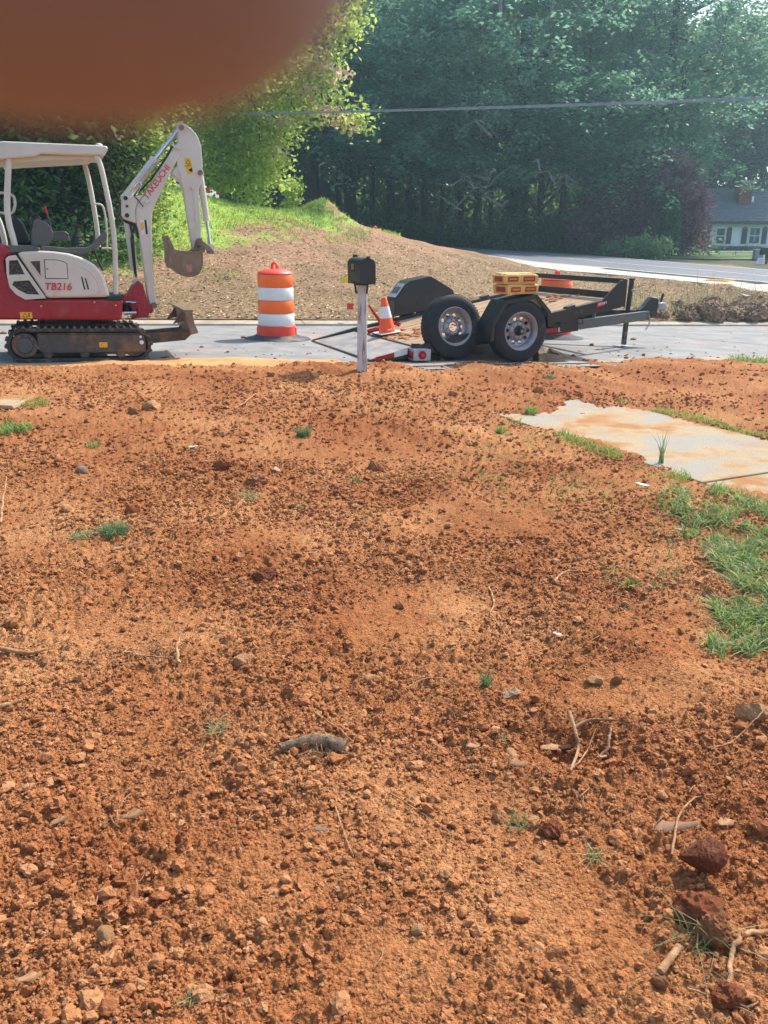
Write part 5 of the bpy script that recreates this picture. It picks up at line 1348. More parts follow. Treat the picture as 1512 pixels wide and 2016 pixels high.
def crumbs():
    mb = MB(); rs2 = random.Random(8)
    for i in range(420):
        px = rs2.uniform(-20, 1540); py = rs2.triangular(655, 722, 716)
        p = onroad(px, py); q, s = qs(p[0], p[1])
        if q < -.05: continue
        r = rs2.uniform(.006, .022) if rs2.random() < .9 else rs2.uniform(.02, .04)
        mb.ball((p[0], p[1], p[2] + r * .5), (r * rs2.uniform(.8, 1.4), r, r * .75), 5, 3)
    tag(mb.build('street_crumbs', m_soil), kind='stuff')
crumbs()
# ------------------------------------------------------------------ foliage
def leafmat(name, c1, c2, tr=.45, rough=.5):
    return mat(name, c1, c2, rough=rough, island=True, transl=tr, ramp=(0, 1), spec=.35)
m_oak = leafmat('oak_leaf', (.115, .235, .155, 1), (.190, .350, .230, 1), .55)
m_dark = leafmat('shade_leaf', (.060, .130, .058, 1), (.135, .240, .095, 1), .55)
m_wood_lf = leafmat('wood_leaf', (.085, .170, .055, 1), (.200, .310, .095, 1), .6)
m_maple = leafmat('maple_leaf', (.20, .30, .062, 1), (.40, .51, .13, 1), .58)
m_seed = leafmat('maple_seed', (.46, .32, .22, 1), (.60, .46, .32, 1), .5)
m_plum = leafmat('plum_leaf', (.14, .060, .084, 1), (.30, .130, .160, 1), .5)
m_bush = leafmat('bush_leaf', (.105, .21, .085, 1), (.19, .33, .13, 1), .5)
m_thuja = leafmat('thuja_leaf', (.040, .115, .050, 1), (.060, .155, .068, 1), .35)
m_ivy = leafmat('ivy_leaf', (.025, .06, .02, 1), (.07, .13, .04, 1), .4)
m_bark = mat('bark', lin(84, 70, 60), lin(52, 44, 38), rough=.95, scale=4, detail=8, stretch=(6, 6, 1), bump=.8, bscale=14)
m_barkred = mat('red_brown_bark', lin(128, 84, 62), lin(82, 54, 42), rough=.95, scale=4, detail=8, stretch=(6, 6, 1), bump=.8, bscale=14)
m_dead = mat('dead_wood', lin(150, 144, 138), lin(112, 104, 98), rough=.9, scale=6)

def leaf_verts(P, size, rng, up=.55, asp=.62):
    n = len(P)
    nr = rng.normal(size=(n, 3)); nr /= np.linalg.norm(nr, axis=1)[:, None]
    nr = nr * (1 - up) + np.array([0, 0, up]); nr /= np.linalg.norm(nr, axis=1)[:, None]
    t = rng.normal(size=(n, 3)); t -= nr * (t * nr).sum(1)[:, None]; t /= np.linalg.norm(t, axis=1)[:, None]
    b = np.cross(nr, t)
    s = (size * (.6 + .8 * rng.random(n)))[:, None]
    V = np.stack([P - t * s * .5, P + b * s * asp * .5 + t * s * .06, P + t * s * .5 - nr * s * .10, P - b * s * asp * .5 + t * s * .06], 1)
    return V.reshape(-1, 3)
def leaf_object(name, P, size, m, parent, rng, up=.55, asp=.62):
    V = leaf_verts(P, size, rng, up, asp)
    return mesh_np(name, V, np.arange(len(V)).reshape(-1, 4), m, parent)
def sprays(C, n, r, fl, rng, droop=.12):
    """n leaf places round each clump centre, flattened like a bough"""
    k = len(C); P = rng.normal(size=(k, n, 3)); rr = (np.asarray(r).reshape(-1, 1, 1) if not np.isscalar(r) else r)
    P = P * rr * np.array([.55, .55, .55 * fl])
    P[..., 2] -= droop * (P[..., 0] ** 2 + P[..., 1] ** 2) / np.maximum(rr[..., 0] if not np.isscalar(rr) else rr, .2)
    return (C[:, None, :] + P).reshape(-1, 3)
def boughs(C, k, n, r, pr, rng, fl=.22, droop=.16):
    # boughs of small leafy puffs that spread and droop from each bough centre
    off = rng.normal(size=(len(C), k, 3)) * np.array([.62, .62, fl]) * r
    off[..., 2] -= droop * (off[..., 0] ** 2 + off[..., 1] ** 2) / r
    S_ = (C[:, None, :] + off).reshape(-1, 3)
    return sprays(S_, n, pr * (.7 + .6 * rng.random((len(S_),))), .62, rng, .25)
def shell(c, r, k, rng, inner=.45, lo=-1.0):
    d = rng.normal(size=(k * 3, 3)); d /= np.linalg.norm(d, axis=1)[:, None]
    d = d[d[:, 2] > lo][:k]
    rad = inner + (1 - inner) * rng.random(len(d)) ** .5
    return np.array(c) + d * rad[:, None] * np.array(r)
def limb(p0, p1, r0, r1, rng, n=7, wob=.12, sag=0):
    p0 = np.array(p0, float); p1 = np.array(p1, float); L = np.linalg.norm(p1 - p0); pts = []
    for i in range(n):
        t = i / (n - 1); q = p0 + (p1 - p0) * t + rng.normal(size=3) * wob * L * .12 * math.sin(math.pi * t)
        q[2] += sag * L * math.sin(math.pi * t); pts.append(tuple(q))
    return pts, [r0 + (r1 - r0) * (i / (n - 1)) ** .8 for i in range(n)]
def trunk(mb, x, y, z, h, r, rng, lean=(0, 0), n=9, flare=1.5):
    pts = []; rs = []
    for i in range(n):
        t = i / (n - 1); pts.append((x + lean[0] * t + rng.normal() * .03 * h * .12 * (i > 0), y + lean[1] * t + rng.normal() * .03 * h * .12 * (i > 0), z + h * t))
        rs.append(r * (1 - .6 * t) * (1 + (flare - 1) * max(0, 1 - t * 9)))
    mb.tube(pts, rs, 9); return pts
def tree(name, label, x, y, z, crowns, h, r, lm, seed, clumps, per, leaf, cr=1.0, fl=.45, bark=None, lean=(0, 0), group=None, limbs=10, up=.55, lo=-.7, inner=.5, rz=0, puffs=None):
    rng = np.random.default_rng(seed)
    t = thing(name, label, 'tree', (x, y, z), rz, group)
    mb = MB(); tp = trunk(mb, 0, 0, -.3, h, r, rng, lean); mb.build('trunk', bark or m_bark, t, smooth=60)
    C = []; tot = sum(c[2] for c in crowns)
    for c in crowns: C.append(shell(c[0], c[1], int(clumps * c[2] / tot), rng, inner, lo))
    C = np.concatenate(C)
    leaf_object('crown', sprays(C, per, cr, fl, rng) if not puffs else boughs(C, puffs, per, cr, .52, rng, fl), leaf, lm, t, rng, up)
    idx = rng.choice(len(C), min(limbs, len(C)), replace=False)
    for i in idx:
        zz = min(max(.35, (C[i][2] * .62) / h), .95); k = int(zz * (len(tp) - 1)); p0 = tp[k]
        pts, rs = limb(p0, C[i], r * .34, .02, rng, 7, 1.0, .06)
        MB().tube(pts, rs, 6).build('branch', bark or m_bark, t, smooth=60)
    return t, C
def gz(x, y): return float(land(np.array([x]), np.array([y]))[0])

# great oak across the far road
oy = 47.0; ox = on_Y(1012, 478, oy)[0]; oz = gz(ox, oy)
tree('oak_tree', 'broad oak across the far road with layered blue green boughs and bare twigs', ox, oy, oz,
     [((-.6, -1.5, 8.6), (7.2, 6.0, 4.2), 4), ((-4.6, -2.2, 5.2), (4.2, 3.6, 1.9), 1.6), ((4.6, -2.4, 6.0), (4.8, 3.8, 2.8), 1.8), ((0, 0, 13), (6.4, 5, 3.6), 2.2), ((2.4, -3.2, 4.0), (3.2, 2.4, 1.2), .8)],
     13, .62, m_oak, 101, 210, 26, .24, 1.9, .22, lean=(.3, 0), limbs=16, up=.62, lo=-.75, inner=.5, puffs=14)
oak = bpy.data.objects['oak_tree']
rng = np.random.default_rng(77)
for (px, py, dx, dz_) in ((975, 335, -2.6, -.6), (1050, 320, 1.9, -1.0), (965, 270, -1.0, 1.6), (1075, 40, .8, 2.8), (985, 40, -.6, 2.6), (1000, 395, -3.2, .2)):
    q = on_Y(px, py, oy - 6.0) - np.array([ox, oy, oz])
    pts, rs = limb(q, q + np.array([dx, rng.normal() * .3 - .4, dz_]), .085, .02, rng, 8, 1.6, .05)
    mb = MB().tube(pts, rs, 6)
    for k in range(9):
        i = rng.integers(2, 7); b = np.array(pts[i]); pp, r2 = limb(b, b + np.array([rng.normal() * .6, rng.normal() * .3, rng.normal() * .55]), .028, .008, rng, 5, 1.5)
        mb.tube(pp, r2, 5)
    mb.build('dead_branch', m_dead, oak, smooth=60)
# ivy climbing its trunk
nI = 1500; a = rng.random(nI) * 6.28; hh = rng.random(nI) * 5.2
leaf_object('ivy', np.stack([(.62 + .12 * rng.random(nI)) * np.cos(a) * (1 - hh * .05), (.62 + .12 * rng.random(nI)) * np.sin(a) * (1 - hh * .05), hh], -1), .20, m_ivy, oak, rng, .1)

# its neighbours along the road
def nb(px, y, label, crowns, h, r, lm, seed, cl, per, leaf, **kw):
    x = on_Y(px, 478, y)[0]
    return tree('broadleaf_tree', label, x, y, gz(x, y), crowns, h, r, lm, seed, cl, per, leaf, **kw)
nb(690, 51, 'dense tree rising behind the soil mound, left neighbour of the great oak', [((1.5, -1.0, 8.0), (5.2, 4.5, 4.0), 3), ((1.5, -1, 12.5), (5.5, 4.5, 4), 2), ((2.5, -1.8, 4.4), (3.6, 2.6, 1.3), .7)], 13, .42, m_oak, 102, 120, 26, .24, cr=1.9, fl=.22, limbs=8, inner=.5, up=.62, puffs=13)
nb(1290, 50, 'tall hazy tree above the maroon plum, with sky showing through its crown', [((0, -1, 10.0), (5.2, 4.5, 4.0), 3), ((1, 0, 14), (5, 4.5, 3.6), 1.6), ((-2.6, -1.5, 6.4), (3.0, 3, 1.5), .7)], 14, .40, m_oak, 103, 105, 24, .24, cr=1.9, fl=.22, limbs=9, inner=.4, up=.62, puffs=13)
nb(1560, 80, 'thin tall tree at the far right, beyond the white house', [((0, -1, 10), (5.0, 4, 4.6), 3), ((0, 0, 15), (4.6, 4, 3.4), 1.6)], 15, .36, m_wood_lf, 104, 170, 110, .30, cr=1.0, fl=.45, limbs=9, inner=.3)

# the wood: three kinds, every tree a thing of its own
protos = []
kinds = [('tall forest tree with a bare dark trunk standing in the shaded wood', m_dark, 0), ('tall forest tree with lighter green leaves standing in the shaded wood', m_wood_lf, 1), ('slim forest tree with a thin crown standing in the shaded wood', m_wood_lf, 2)]
for i, (lb, lm, k) in enumerate(kinds):
    cr_ = [[((0, 0, 11.5), (4.2, 4.2, 4.8), 3), ((.6, -.6, 7.2), (3.0, 2.8, 1.6), 1)], [((0, 0, 11), (4.4, 4.4, 5.0), 3), ((-.8, -.8, 6.6), (2.6, 2.6, 1.6), 1)], [((0, 0, 11), (2.8, 2.8, 5.5), 2)]][k]
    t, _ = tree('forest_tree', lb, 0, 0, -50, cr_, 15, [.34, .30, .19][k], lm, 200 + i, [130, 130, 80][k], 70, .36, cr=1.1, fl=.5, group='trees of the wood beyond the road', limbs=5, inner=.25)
    protos.append(t)
spots = []
rs_ = random.Random(31)
row = [(500, 50), (545, 47), (585, 55), (622, 49), (668, 58), (735, 55), (768, 62), (805, 54), (835, 60), (868, 52), (905, 58), (940, 64), (965, 53), (1060, 55), (1105, 60), (1150, 54), (1190, 62), (1235, 56), (1290, 66), (1395, 70), (1430, 74), (1462, 72), (1485, 78), (1530, 73), (430, 54), (360, 50), (290, 56), (210, 50), (120, 56), (30, 52), (-70, 58), (-170, 52), (560, 68), (700, 72), (850, 74), (1000, 76), (1130, 74), (1260, 78), (640, 78), (1380, 82), (1560, 84), (460, 74), (300, 76), (100, 76)]
FL = {585: 'dark forest trunk left of the soil mound, beyond the small sapling', 622: 'dark forest trunk rising directly behind the soil mound', 668: 'dark forest tree just right of the soil mound', 735: 'forest tree straight above the distant orange drum top',
      768: 'thin forest tree deep in the wood above the mailbox', 805: 'forest tree at the road edge of the wood, above the far fender', 868: 'forest tree in the middle of the dark trunks left of the oak', 965: 'forest tree close behind the left side of the oak trunk',
      1060: 'forest tree close behind the right side of the ivy clad oak trunk', 1150: 'forest tree behind the shaded bush right of the oak', 1235: 'forest tree behind the crown of the maroon plum', 1395: 'tall forest tree above the left end of the house roof',
      1462: 'tall forest tree directly behind the brick chimney', 1485: 'tall forest tree just right of the brick chimney', 1530: 'tall forest tree behind the house at the picture edge'}
for i, (px, y) in enumerate(row):
    x = on_Y(px, 470, y)[0]
    o = protos[[0, 1, 2, 0, 1, 2, 1][i % 7]]
    o = dup(o) if i > 6 or [0, 1, 2, 0, 1, 2, 1][i % 7] != i else o
    o['label'] = FL.get(px, kinds[[0, 1, 2, 0, 1, 2, 1][i % 7]][0])
    s = rs_.uniform(.85, 1.15) * (.72 if y < 60 else 1.0); o.location = (x, y, gz(x, min(y, 95))); o.scale = (s, s, s * rs_.uniform(.95, 1.15)); o.rotation_euler = (0, 0, rs_.uniform(0, 6.28))
for p in protos:
    if p.location[2] < -40: p.location = (-30, 66, gz(-30, 66))

# undergrowth under the wood, lit from behind
def undergrowth(name, n, xr, yr, hmax, m, seed, leaf=.22, clump=1.0, zfun=None):
    rg = np.random.default_rng(seed)
    k = n // 90
    X = rg.uniform(*xr, k); Y = rg.uniform(*yr, k); Z = land(X, Y) + rg.random(k) ** 1.4 * hmax
    C = np.stack([X, Y, Z], -1)
    o = leaf_object(name, sprays(C, 90, clump, .8, rg), leaf, m, None, rg, .35)
    return tag(o, kind='stuff')
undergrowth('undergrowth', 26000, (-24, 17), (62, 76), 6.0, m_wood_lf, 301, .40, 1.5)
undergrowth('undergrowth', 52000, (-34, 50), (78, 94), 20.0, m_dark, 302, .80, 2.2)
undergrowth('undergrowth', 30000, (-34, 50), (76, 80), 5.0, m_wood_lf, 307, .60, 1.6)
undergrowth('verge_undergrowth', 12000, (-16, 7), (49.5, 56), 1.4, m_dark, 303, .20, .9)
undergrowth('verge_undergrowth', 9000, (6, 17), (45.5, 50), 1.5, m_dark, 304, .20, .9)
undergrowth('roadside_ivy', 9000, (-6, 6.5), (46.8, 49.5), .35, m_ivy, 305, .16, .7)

# bright maple on the left, reaching over the bank
my_ = 28.5
x = on_Y(470, 400, my_)[0]; z = gz(x, my_)
mp, C = tree('maple_tree', 'bright yellow green maple on top of the grassy bank', x, my_ + 1.0, z,
     [((.35, -1.4, 1.7), (1.25, 1.4, 1.5), 1.2), ((-.2, -1.2, 4.0), (3.0, 2.6, 2.3), 2.4), ((-.6, -1, 6.6), (3.6, 3, 2.6), 2.4), ((-2.6, -1, 5.0), (2.8, 2.4, 2.6), 1.6)],
     7.5, .17, m_maple, 401, 300, 105, .155, cr=.62, fl=.6, limbs=14, up=.45, lo=-.9, inner=.45)
rg = np.random.default_rng(402)
SC = np.array([on_Y(px + rg.normal() * 14, py + rg.normal() * 12, my_ - 1.5 + rg.normal() * .4) for px, py in [(660, 150), (640, 185), (650, 205), (625, 150), (600, 170), (672, 222), (690, 228), (655, 225), (590, 140), (620, 110), (645, 80), (560, 255), (532, 280), (690, 60), (610, 205), (580, 190)]])
SC = SC - np.array([mp.location[0], mp.location[1], mp.location[2]])
tag(leaf_object('seed_clusters', sprays(SC, 46, .42, .6, rg), .15, m_seed, mp, rg, .3), kind='stuff')
SC2 = np.array([on_Y(px + rg.normal() * 16, py + rg.normal() * 14, my_ - 1.4 + rg.normal() * .5) for px, py in [(690, 40), (700, 15), (670, 60), (640, 110), (600, 130), (560, 180), (630, 160), (660, 205), (690, 222), (600, 215), (540, 230), (520, 300), (500, 330), (510, 360), (490, 385)] * 3])
SC2 = SC2 - np.array([mp.location[0], mp.location[1], mp.location[2]])
leaf_object('hanging_leaves', sprays(SC2, 60, .50, .7, rg), .15, m_maple, mp, rg, .4)
for q in SC2[:12]:
    pts, r2 = limb((0, -.2, 4.2), q, .06, .012, rg, 7, 1.0); MB().tube(pts, r2, 5).build('branch', m_bark, mp, smooth=60)

# trees and shrubs behind the machine
def left_tree(px, y, label, crowns, h, r, lm, seed, cl, per, leaf, bark=None, **kw):
    x = on_Y(px, 400, y)[0]
    return tree('bank_tree', label, x, y, gz(x, y), crowns, h, r, lm, seed, cl, per, leaf, bark=bark, **kw)
left_tree(66, 17.5, 'stout tree with reddish brown trunk seen under the canopy roof', [((0, .8, 4.6), (2.8, 2.2, 2.0), 3), ((.5, -.6, 2.0), (.8, .6, .35), .35), ((-.9, 1.0, 1.4), (1.2, .8, 1.4), 1)], 6, .20, m_dark, 411, 150, 110, .17, bark=m_barkred, cr=.75, fl=.6, limbs=8)
left_tree(112, 18.0, 'dark leaning trunk wrapped in leaves behind the excavator levers', [((.4, .8, 4.4), (2.4, 2.2, 1.8), 2), ((.5, .6, 1.6), (1.0, .8, 1.5), 1.2)], 6, .15, m_dark, 412, 130, 110, .16, lean=(.9, 0), cr=.7, fl=.6, limbs=8)
left_tree(225, 18.2, 'leafy green tree filling the gap between canopy and boom', [((0, .3, 1.5), (.95, .9, 1.5), 2), ((.1, .5, 4), (1.7, 1.6, 2.0), 2)], 5, .09, m_maple, 413, 150, 110, .11, cr=.45, fl=.6, limbs=8, lo=-.95)
left_tree(310, 37, 'leafy green tree behind the raised boom of the excavator', [((0, 0, 2.8), (2.0, 1.6, 2.5), 2), ((0, 0, 6.2), (3, 2.4, 2.6), 2)], 7.5, .15, m_wood_lf, 414, 170, 110, .15, cr=.65, fl=.6, limbs=8, lo=-.95)
left_tree(-50, 17.0, 'leafy dark tree at the picture edge behind the excavator seat', [((0, .4, 1.6), (1.5, 1.0, 1.7), 2), ((0, .5, 4.4), (2.2, 1.8, 2.0), 2)], 6, .13, m_dark, 415, 170, 110, .16, cr=.7, fl=.6, limbs=8, lo=-.95)
left_tree(-230, 17.5, 'leafy tree farther along the bank beyond the excavator counterweight', [((0, .4, 1.8), (1.6, 1.2, 1.8), 2), ((0, .5, 4.6), (2.4, 2, 2.0), 2)], 6, .13, m_wood_lf, 416, 150, 100, .17, cr=.7, fl=.6, limbs=6, lo=-.95)
undergrowth('bank_shrubbery', 30000, (-13, -5.2), (19.0, 21.5), 3.2, m_dark, 306, .13, .6)
undergrowth('bank_shrubbery', 9000, (-9.5, -4.6), (16.4, 18.4), .5, m_wood_lf, 308, .10, .4)
# slender stems like bamboo behind the controls
vt = MB(); rg = np.random.default_rng(5)
vx = on_Y(150, 430, 17.2)
vines = thing('vine_stems', 'thin hanging vine stems in the shade behind the excavator levers', 'vine', (vx[0], 17.2, gz(vx[0], 17.2)))
for i in range(26):
    xx = rg.uniform(-1.0, 1.1); yy = rg.uniform(0, 1.2); pts, r2 = limb((xx, yy, -.1), (xx + rg.normal() * .3, yy, rg.uniform(1.8, 3.2)), .014, .008, rg, 6, .8)
    MB().tube(pts, r2, 5).build('stem', m_bark, vines, smooth=60)
VC = np.stack([rg.uniform(-1.2, 1.2, 60), rg.uniform(.2, 1.6, 60), rg.uniform(.2, 2.6, 60)], -1)
leaf_object('leaves', sprays(VC, 60, .36, .9, rg), .085, m_wood_lf, vines, rg, .2)

# plum, arborvitae and bushes by the house
def shrub(name, label, px, y, crowns, lm, seed, cl, per, leaf, cat='shrub', h=1.2, r=.08, **kw):
    x = on_Y(px, 500, y)[0]; rng = np.random.default_rng(seed)
    t = thing(name, label, cat, (x, y, gz(x, y)))
    mb = MB(); trunk(mb, 0, 0, -.1, h, r, rng); mb.build('trunk', m_bark, t, smooth=60)
    C = np.concatenate([shell(c[0], c[1], int(cl * c[3]), rng, kw.get('inner', .4), kw.get('lo', -1)) for c in [(c[0], c[1], 0, c[2]) for c in crowns]])
    leaf_object('foliage', sprays(C, per, kw.get('cr', .5), kw.get('fl', .6), rng), leaf, lm, t, rng, kw.get('up', .45))
    return t
shrub('plum_tree', 'maroon leaved ornamental plum spreading beside the white house', 1300, 44, [((-1.0, 0, 2.9), (2.5, 2.2, 2.2), .8), ((.6, -.2, 1.9), (1.2, 1.4, 1.8), .35), ((-2.2, -.4, 1.6), (2.4, 1.8, 1.5), .6), ((.1, 0, 1.0), (2.0, 1.6, 1.0), .4)], m_plum, 501, 110, 130, .20, 'tree', 2.2, .16, cr=.7, fl=.6, inner=.35)
rng = np.random.default_rng(9); ax = on_Y(1312, 505, 41.5)
t = thing('arborvitae', 'narrow dark green column shaped evergreen in front of the maroon plum', 'shrub', (ax[0], 41.5, gz(ax[0], 41.5)))
hh = rng.random(5200) ** .9; a = rng.random(5200) * 6.28; rr = .56 * np.minimum(1, (1 - hh) * 2.6) ** .7 * (.75 + .3 * rng.random(5200)) * (1 - .25 * hh)
leaf_object('foliage', np.stack([rr * np.cos(a), rr * np.sin(a), .05 + hh * 3.05], -1), .16, m_thuja, t, rng, .1, .4)
MB().tube([(0, 0, -.1), (0, 0, 2.4)], [.09, .03], 8).build('trunk', m_bark, t)
shrub('round_bush', 'rounded leafy green bush at the far roadside in front of the plum', 1276, 39.5, [((0, 0, .5), (.80, .6, .5), 1)], m_bush, 503, 26, 110, .15, cr=.36, fl=.8)
shrub('low_bush', 'low straggling green bush left of the rounded bush by the far road', 1225, 41, [((0, 0, .3), (.8, .6, .35), 1)], m_bush, 504, 16, 90, .14, cr=.34, fl=.8)
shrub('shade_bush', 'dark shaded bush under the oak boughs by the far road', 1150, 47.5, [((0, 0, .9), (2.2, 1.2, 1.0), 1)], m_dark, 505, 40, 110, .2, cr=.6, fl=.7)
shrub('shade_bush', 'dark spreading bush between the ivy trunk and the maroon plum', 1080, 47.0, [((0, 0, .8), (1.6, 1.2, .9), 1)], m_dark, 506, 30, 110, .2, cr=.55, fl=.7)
shrub('sapling', 'small bright sapling left of the soil mound at the edge of the wood', 578, 33, [((0, 0, .9), (.36, .36, .8), 1)], m_maple, 507, 20, 50, .13, cr=.25, fl=.9, h=1.4, r=.03)

# ------------------------------------------------------------------ white house
HYD = 64.0
hb = on_Y(1450, 500, HYD); hz = on_Y(1450, 497, HYD)[2]
px_m = float(on_Y(1460, 480, HYD)[0] - on_Y(1450, 480, HYD)[0]) / 10
m_side = mat('white_siding', lin(246, 248, 250), lin(240, 243, 247), rough=.6, scale=2)
m_roof = mat('grey_shingle', lin(120, 124, 132), lin(98, 102, 110), rough=.95, scale=5, bump=.5, bscale=24)
m_brick = mat('chimney_brick', lin(136, 62, 48), lin(104, 46, 36), rough=.9, scale=9)
m_glass = mat('window_glass', lin(46, 54, 62), lin(26, 30, 36), rough=.08, scale=1.5, spec=.8)
m_shut = mat('shutter_black', lin(30, 32, 36), lin(24, 26, 30), rough=.5)
m_trim = mat('white_trim', lin(240, 242, 244), lin(232, 234, 236), rough=.5)
house = thing('white_house', 'white single storey house with grey roof, black shutters and brick chimney', 'house', (hb[0], HYD, hz), R(4))
def hx(px): return (px - 1450) * px_m
def hzz(py): return float(on_Y(1450, py, HYD)[2] - hz)
x0, x1 = hx(1392), hx(1392) + 13.5
ev = hzz(436)
MB().box(x0 + .05, x1, .02, 8, -.5, ev).build('wall', mat('wall_core', lin(222, 226, 232)), house)
nb_ = int((ev + .4) / .18)
for i in range(nb_):
    z = -.4 + i * .18 + (ev - (-.4 + nb_ * .18))
    mb = MB().add([(x0, -.035, z), (x1, -.035, z), (x1, .02, z), (x0, .02, z), (x0, -.008, z + .176), (x1, -.008, z + .176), (x1, .02, z + .176), (x0, .02, z + .176)], [(0, 3, 2, 1), (4, 5, 6, 7), (0, 1, 5, 4), (1, 2, 6, 5), (2, 3, 7, 6), (3, 0, 4, 7)])
    mb.build('siding_board', m_side, house)
rz_ = hzz(394) + 1.0
rf_ = MB(); yo = -.6
sl = [((x0 - .5, yo, ev - .02), (x1 + .5, yo, ev - .02), (x1 + .5, 4, rz_), (x0 - .5, 4, rz_))]
rf_.slab(sl[0], .14); rf_.slab([(x0 - .5, 4.0, rz_), (x1 + .5, 4.0, rz_), (x1 + .5, 8.6, ev - .02), (x0 - .5, 8.6, ev - .02)], .14)
roof = rf_.build('roof', m_roof, house)
for i in range(14):
    t0 = i / 14; z = ev - .02 + (rz_ - ev + .02) * t0; y = yo + (4 - yo) * t0
    MB().bar((x0 - .5, y + .16, z + .07), (x1 + .5, y + .16, z + .07), .30, .012).build('shingle_course', m_roof, roof)
MB().box(x0 - .5, x1 + .5, yo - .05, yo + .02, ev - .20, ev - .02).build('fascia', m_shut, house)
MB().prism([(0, 0), (0, 0.01), (0.01, 0)], 0, .01) if False else None
MB().add([(x0 + .02, .05, ev - .1), (x0 + .02, 8, ev - .1), (x0 + .02, 4, rz_ - .15), (x0 + .1, .05, ev - .1), (x0 + .1, 8, ev - .1), (x0 + .1, 4, rz_ - .15)], [(0, 1, 2), (5, 4, 3), (0, 3, 4, 1), (1, 4, 5, 2), (2, 5, 3, 0)]).build('gable', m_side, house)
cx0, cx1 = hx(1463), hx(1489)
cz0 = ev + (rz_ - ev) * .35; cz1 = hzz(383) + .9
chm = bpy.data.objects.new('chimney', None); 
nrow = int((cz1 - cz0) / .16)
cm = MB().box(cx0 + .02, cx1 - .02, 1.62, 2.58, cz0, cz1).build('chimney', m_brick, roof)
bk0 = None
for i in range(nrow):
    for j in range(4):
        w_ = (cx1 - cx0) / 4; xx = cx0 + j * w_ + (w_ / 2 if i % 2 else 0)
        if xx + w_ > cx1 + .02: continue
        pass
capm = MB().box(cx0 - .06, cx1 + .06, 1.54, 2.66, cz1, cz1 + .16).build('chimney_cap', mat('cap_concrete', lin(170, 172, 176), rough=.9), roof)
MB().cyl((hx(1496), 2.2, cz0 + .3), (hx(1496), 2.2, cz0 + .95), .16, n=10).build('roof_vent', m_trim, roof)
def window(p0, p1, q0, q1):
    a, b, c, d = hx(p0), hx(p1), hzz(q1), hzz(q0)
    f = MB()
    f.box(a - .10, a, -.08, .0, c - .1, d + .1); f.box(b, b + .10, -.08, .0, c - .1, d + .1); f.box(a, b, -.08, .0, c - .1, c); f.box(a, b, -.08, .0, d, d + .1)
    w_ = f.build('window', m_trim, house)
    MB().box(a, b, -.05, .01, c, d).build('pane', m_glass, w_)
    MB().box(a, b, -.07, -.03, (c + d) / 2 - .03, (c + d) / 2 + .03).build('meeting_rail', m_trim, w_)
    return w_
window(1404, 1420, 450, 479); window(1471, 1491, 449, 479); window(1540, 1560, 449, 479)
mb_ = MB().box(hx(1479), hx(1484), -.056, -.045, hzz(476), hzz(451)).build('curtain', mat('net_curtain', lin(150, 168, 172), lin(120, 140, 146), rough=.9, scale=8), house)
for a, b in ((1424.5, 1434), (1455, 1465.5), (1496, 1506), (1525, 1535), (1566, 1576)):
    f = MB().box(hx(a), hx(b), -.085, -.03, hzz(480), hzz(449)).build('shutter', m_shut, house)
    for k in range(9): z = hzz(480) + .08 + k * .13; MB().box(hx(a) + .05, hx(b) - .05, -.095, -.085, z, z + .06).build('slat', m_shut, f)
# hedge in front, lawn, fence, mailbox
rng = np.random.default_rng(15)
for i, (pa, pb, lb) in enumerate(((1393, 1432, 'clipped dark hedge under the left window of the white house'), (1436, 1474, 'clipped dark hedge under the middle shutters of the white house'), (1478, 1512, 'clipped dark hedge under the right window of the white house'), (1515, 1560, 'clipped dark hedge at the far end of the white house'))):
    xa, xb = on_Y(pa, 490, 62)[0], on_Y(pb, 490, 62)[0]
    t = thing('hedge', lb, 'hedge', ((xa + xb) / 2, 62, hz - .3)); n = 2600
    leaf_object('foliage', np.stack([rng.uniform(-(xb - xa) / 2, (xb - xa) / 2, n), rng.uniform(-.45, .45, n), rng.random(n) * .72], -1), .17, m_dark, t, rng, .3)
    for k in range(5): MB().tube([((k - 2) * (xb - xa) / 6, 0, -.15), ((k - 2) * (xb - xa) / 6, 0, .5)], .02, 5).build('stem', m_bark, t)
lx = np.linspace(10, 44, 60); ly = np.linspace(40, 66, 40); LX, LY = np.meshgrid(lx, ly)
m_lawn = mat('lawn_green', lin(88, 112, 52), lin(64, 92, 38), rough=.95, scale=1.2, bump=.8, bscale=30, world=True)
LZ = land(LX, LY) + .03
tag(mesh_np('far_lawn', np.stack([LX, LY, LZ], -1).reshape(-1, 3), grid_faces(40, 60), m_lawn, smooth=True), kind='structure')
fy = 47.0
fx0, fx1 = on_Y(1393, 510, fy)[0], on_Y(1500, 510, fy)[0]
fz = gz((fx0 + fx1) / 2, fy); ftop = on_Y(1440, 495.5, fy)[2] - fz
fen = thing('chain_link_fence', 'low galvanised chain link fence between the far lawn and the white house', 'fence', (fx0, fy, fz))
FW = fx1 - fx0 + 3
MB().cyl((0, 0, ftop), (FW, 0, ftop), .028, n=8).build('top_rail', m_galv, fen, smooth=60)
for k in range(5): MB().cyl((k * FW / 4, 0, -.2), (k * FW / 4, 0, ftop + .03), .032, n=8).build('post', m_galv, fen, smooth=60)
mb = MB()
for k in range(int(FW / .16) + 8):
    x = k * .16 - .6
    for s in (1, -1):
        a, b = (x, 0, .0), (x + s * ftop * .6, 0, ftop)
        if 0 < a[0] < FW and 0 < b[0] < FW: mb.bar(a, b, .006, .006)
tag(mb.build('wire_mesh', m_galv, fen), kind='stuff')
yb = 37.0; p = on_Y(1506, 531, yb); zg = gz(p[0], yb)
t = thing('roadside_mailbox', 'dark mailbox on a wooden post across the far road, at the picture edge', 'mailbox', (p[0], yb, zg))
hm = on_Y(1506, 487, yb)[2] - zg
